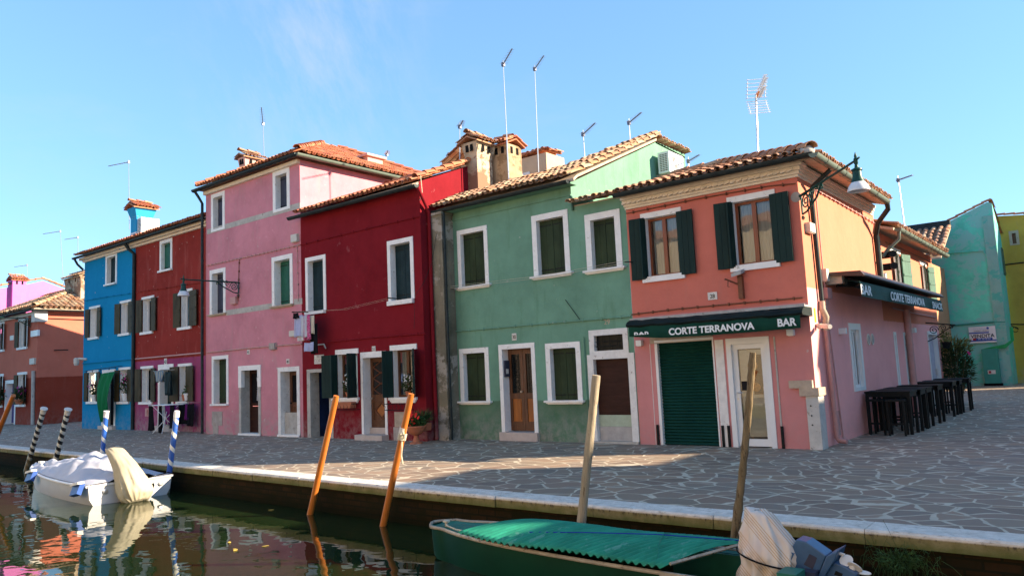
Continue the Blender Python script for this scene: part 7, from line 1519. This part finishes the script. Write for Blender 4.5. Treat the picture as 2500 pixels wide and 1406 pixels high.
# short overhead cables between the houses
def cable(lab, pts, r=.008): mb = MB(); mb.tube(pts, r, 5); mb.build('overhead_cable', 'iron', None, lab, cat='cable')
cable('thin cord hanging from the dark red downpipe to the window', [P1(1066, 570, -.8), P1(1055, 640, -.8), P1(1035, 690, -.85), P1(1013, 722, -.85)], .006)
cable('thin cord dangling under the right dark red window', [P1(1010, 728, -.85), P1(1012, 760, -.85), P1(1011, 802, -.85)], .006)
# ================================================================ LIGHT, SKY, CAMERA
EL = radians(22); AZ = radians(30)           # sun direction: AZ from +X towards +Y
SD = Vector((cos(EL)*cos(AZ), cos(EL)*sin(AZ), sin(EL)))
sun = bpy.data.lights.new('sun', 'SUN'); sun.energy = 4.8; sun.angle = radians(.53); sun.color = (1, .80, .58)
so_ = bpy.data.objects.new('sun', sun); COL.objects.link(so_); so_.rotation_euler = (-SD).to_track_quat('-Z', 'Y').to_euler(); so_.location = (20, 10, 20)
w = bpy.data.worlds.new('World'); sc.world = w; w.use_nodes = True; nt = w.node_tree; bg = nt.nodes['Background']
sky = nt.nodes.new('ShaderNodeTexSky'); sky.sky_type = 'NISHITA'; sky.sun_disc = False; sky.sun_elevation = EL; sky.sun_rotation = pi/2-AZ; sky.air_density = 1.0; sky.dust_density = 0; sky.ozone_density = 3.0; sky.altitude = 0
tc = nt.nodes.new('ShaderNodeTexCoord')
cl = noise(nt, mapping(nt, tc.outputs['Generated'], (1.2, 2.2, 5), (.2, .3, .9)), 2.2, 9, .62)
cd_ = N(nt, 'ShaderNodeVectorMath', operation='DISTANCE'); L(nt, mapping(nt, tc.outputs['Generated'], (1, 1, .62)), cd_.inputs[0]); cd_.inputs[1].default_value = (-.735, .55, .39*.62)
wis = noise(nt, mapping(nt, tc.outputs['Generated'], (9, 3.5, 2.2), (.3, .2, .5)), 3.0, 9, .66)
wsp = mul(nt, ramp(nt, cd_.outputs['Value'], .02, .17, 1, 0), ramp(nt, wis, .42, .72, 0, .5))
ca_ = N(nt, 'ShaderNodeMath', operation='ADD'); L(nt, ramp(nt, cl, .55, .85, 0, .2), ca_.inputs[0]); L(nt, wsp, ca_.inputs[1]); cf = ca_.outputs[0]
gm = nt.nodes.new('ShaderNodeGamma'); gm.inputs[1].default_value = .55; L(nt, sky.outputs[0], gm.inputs[0])
skt = mixc(nt, 1., gm.outputs[0], (.98, 1.45, 1.85), 'MULTIPLY')
col = mixc(nt, cf, skt, (2.3, 2.6, 2.8)); L(nt, col, bg.inputs[0]); bg.inputs[1].default_value = .088
cd = bpy.data.cameras.new('camera'); cam = bpy.data.objects.new('camera', cd); COL.objects.link(cam); sc.camera = cam
cd.sensor_width = 36; cd.lens = FPX/2500*36; cd.clip_end = 2000; cd.clip_start = .05
mt = Matrix((( RT[0], UP[0], -FW[0], CAM[0]), (RT[1], UP[1], -FW[1], CAM[1]), (RT[2], UP[2], -FW[2], CAM[2]), (0, 0, 0, 1))); cam.matrix_world = mt
vs_ = sc.view_settings; vs_.view_transform = 'Standard'; vs_.look = 'None'; vs_.gamma = 1; vs_.use_curve_mapping = False; vs_.exposure = 1.82
sc.render.engine = 'CYCLES'
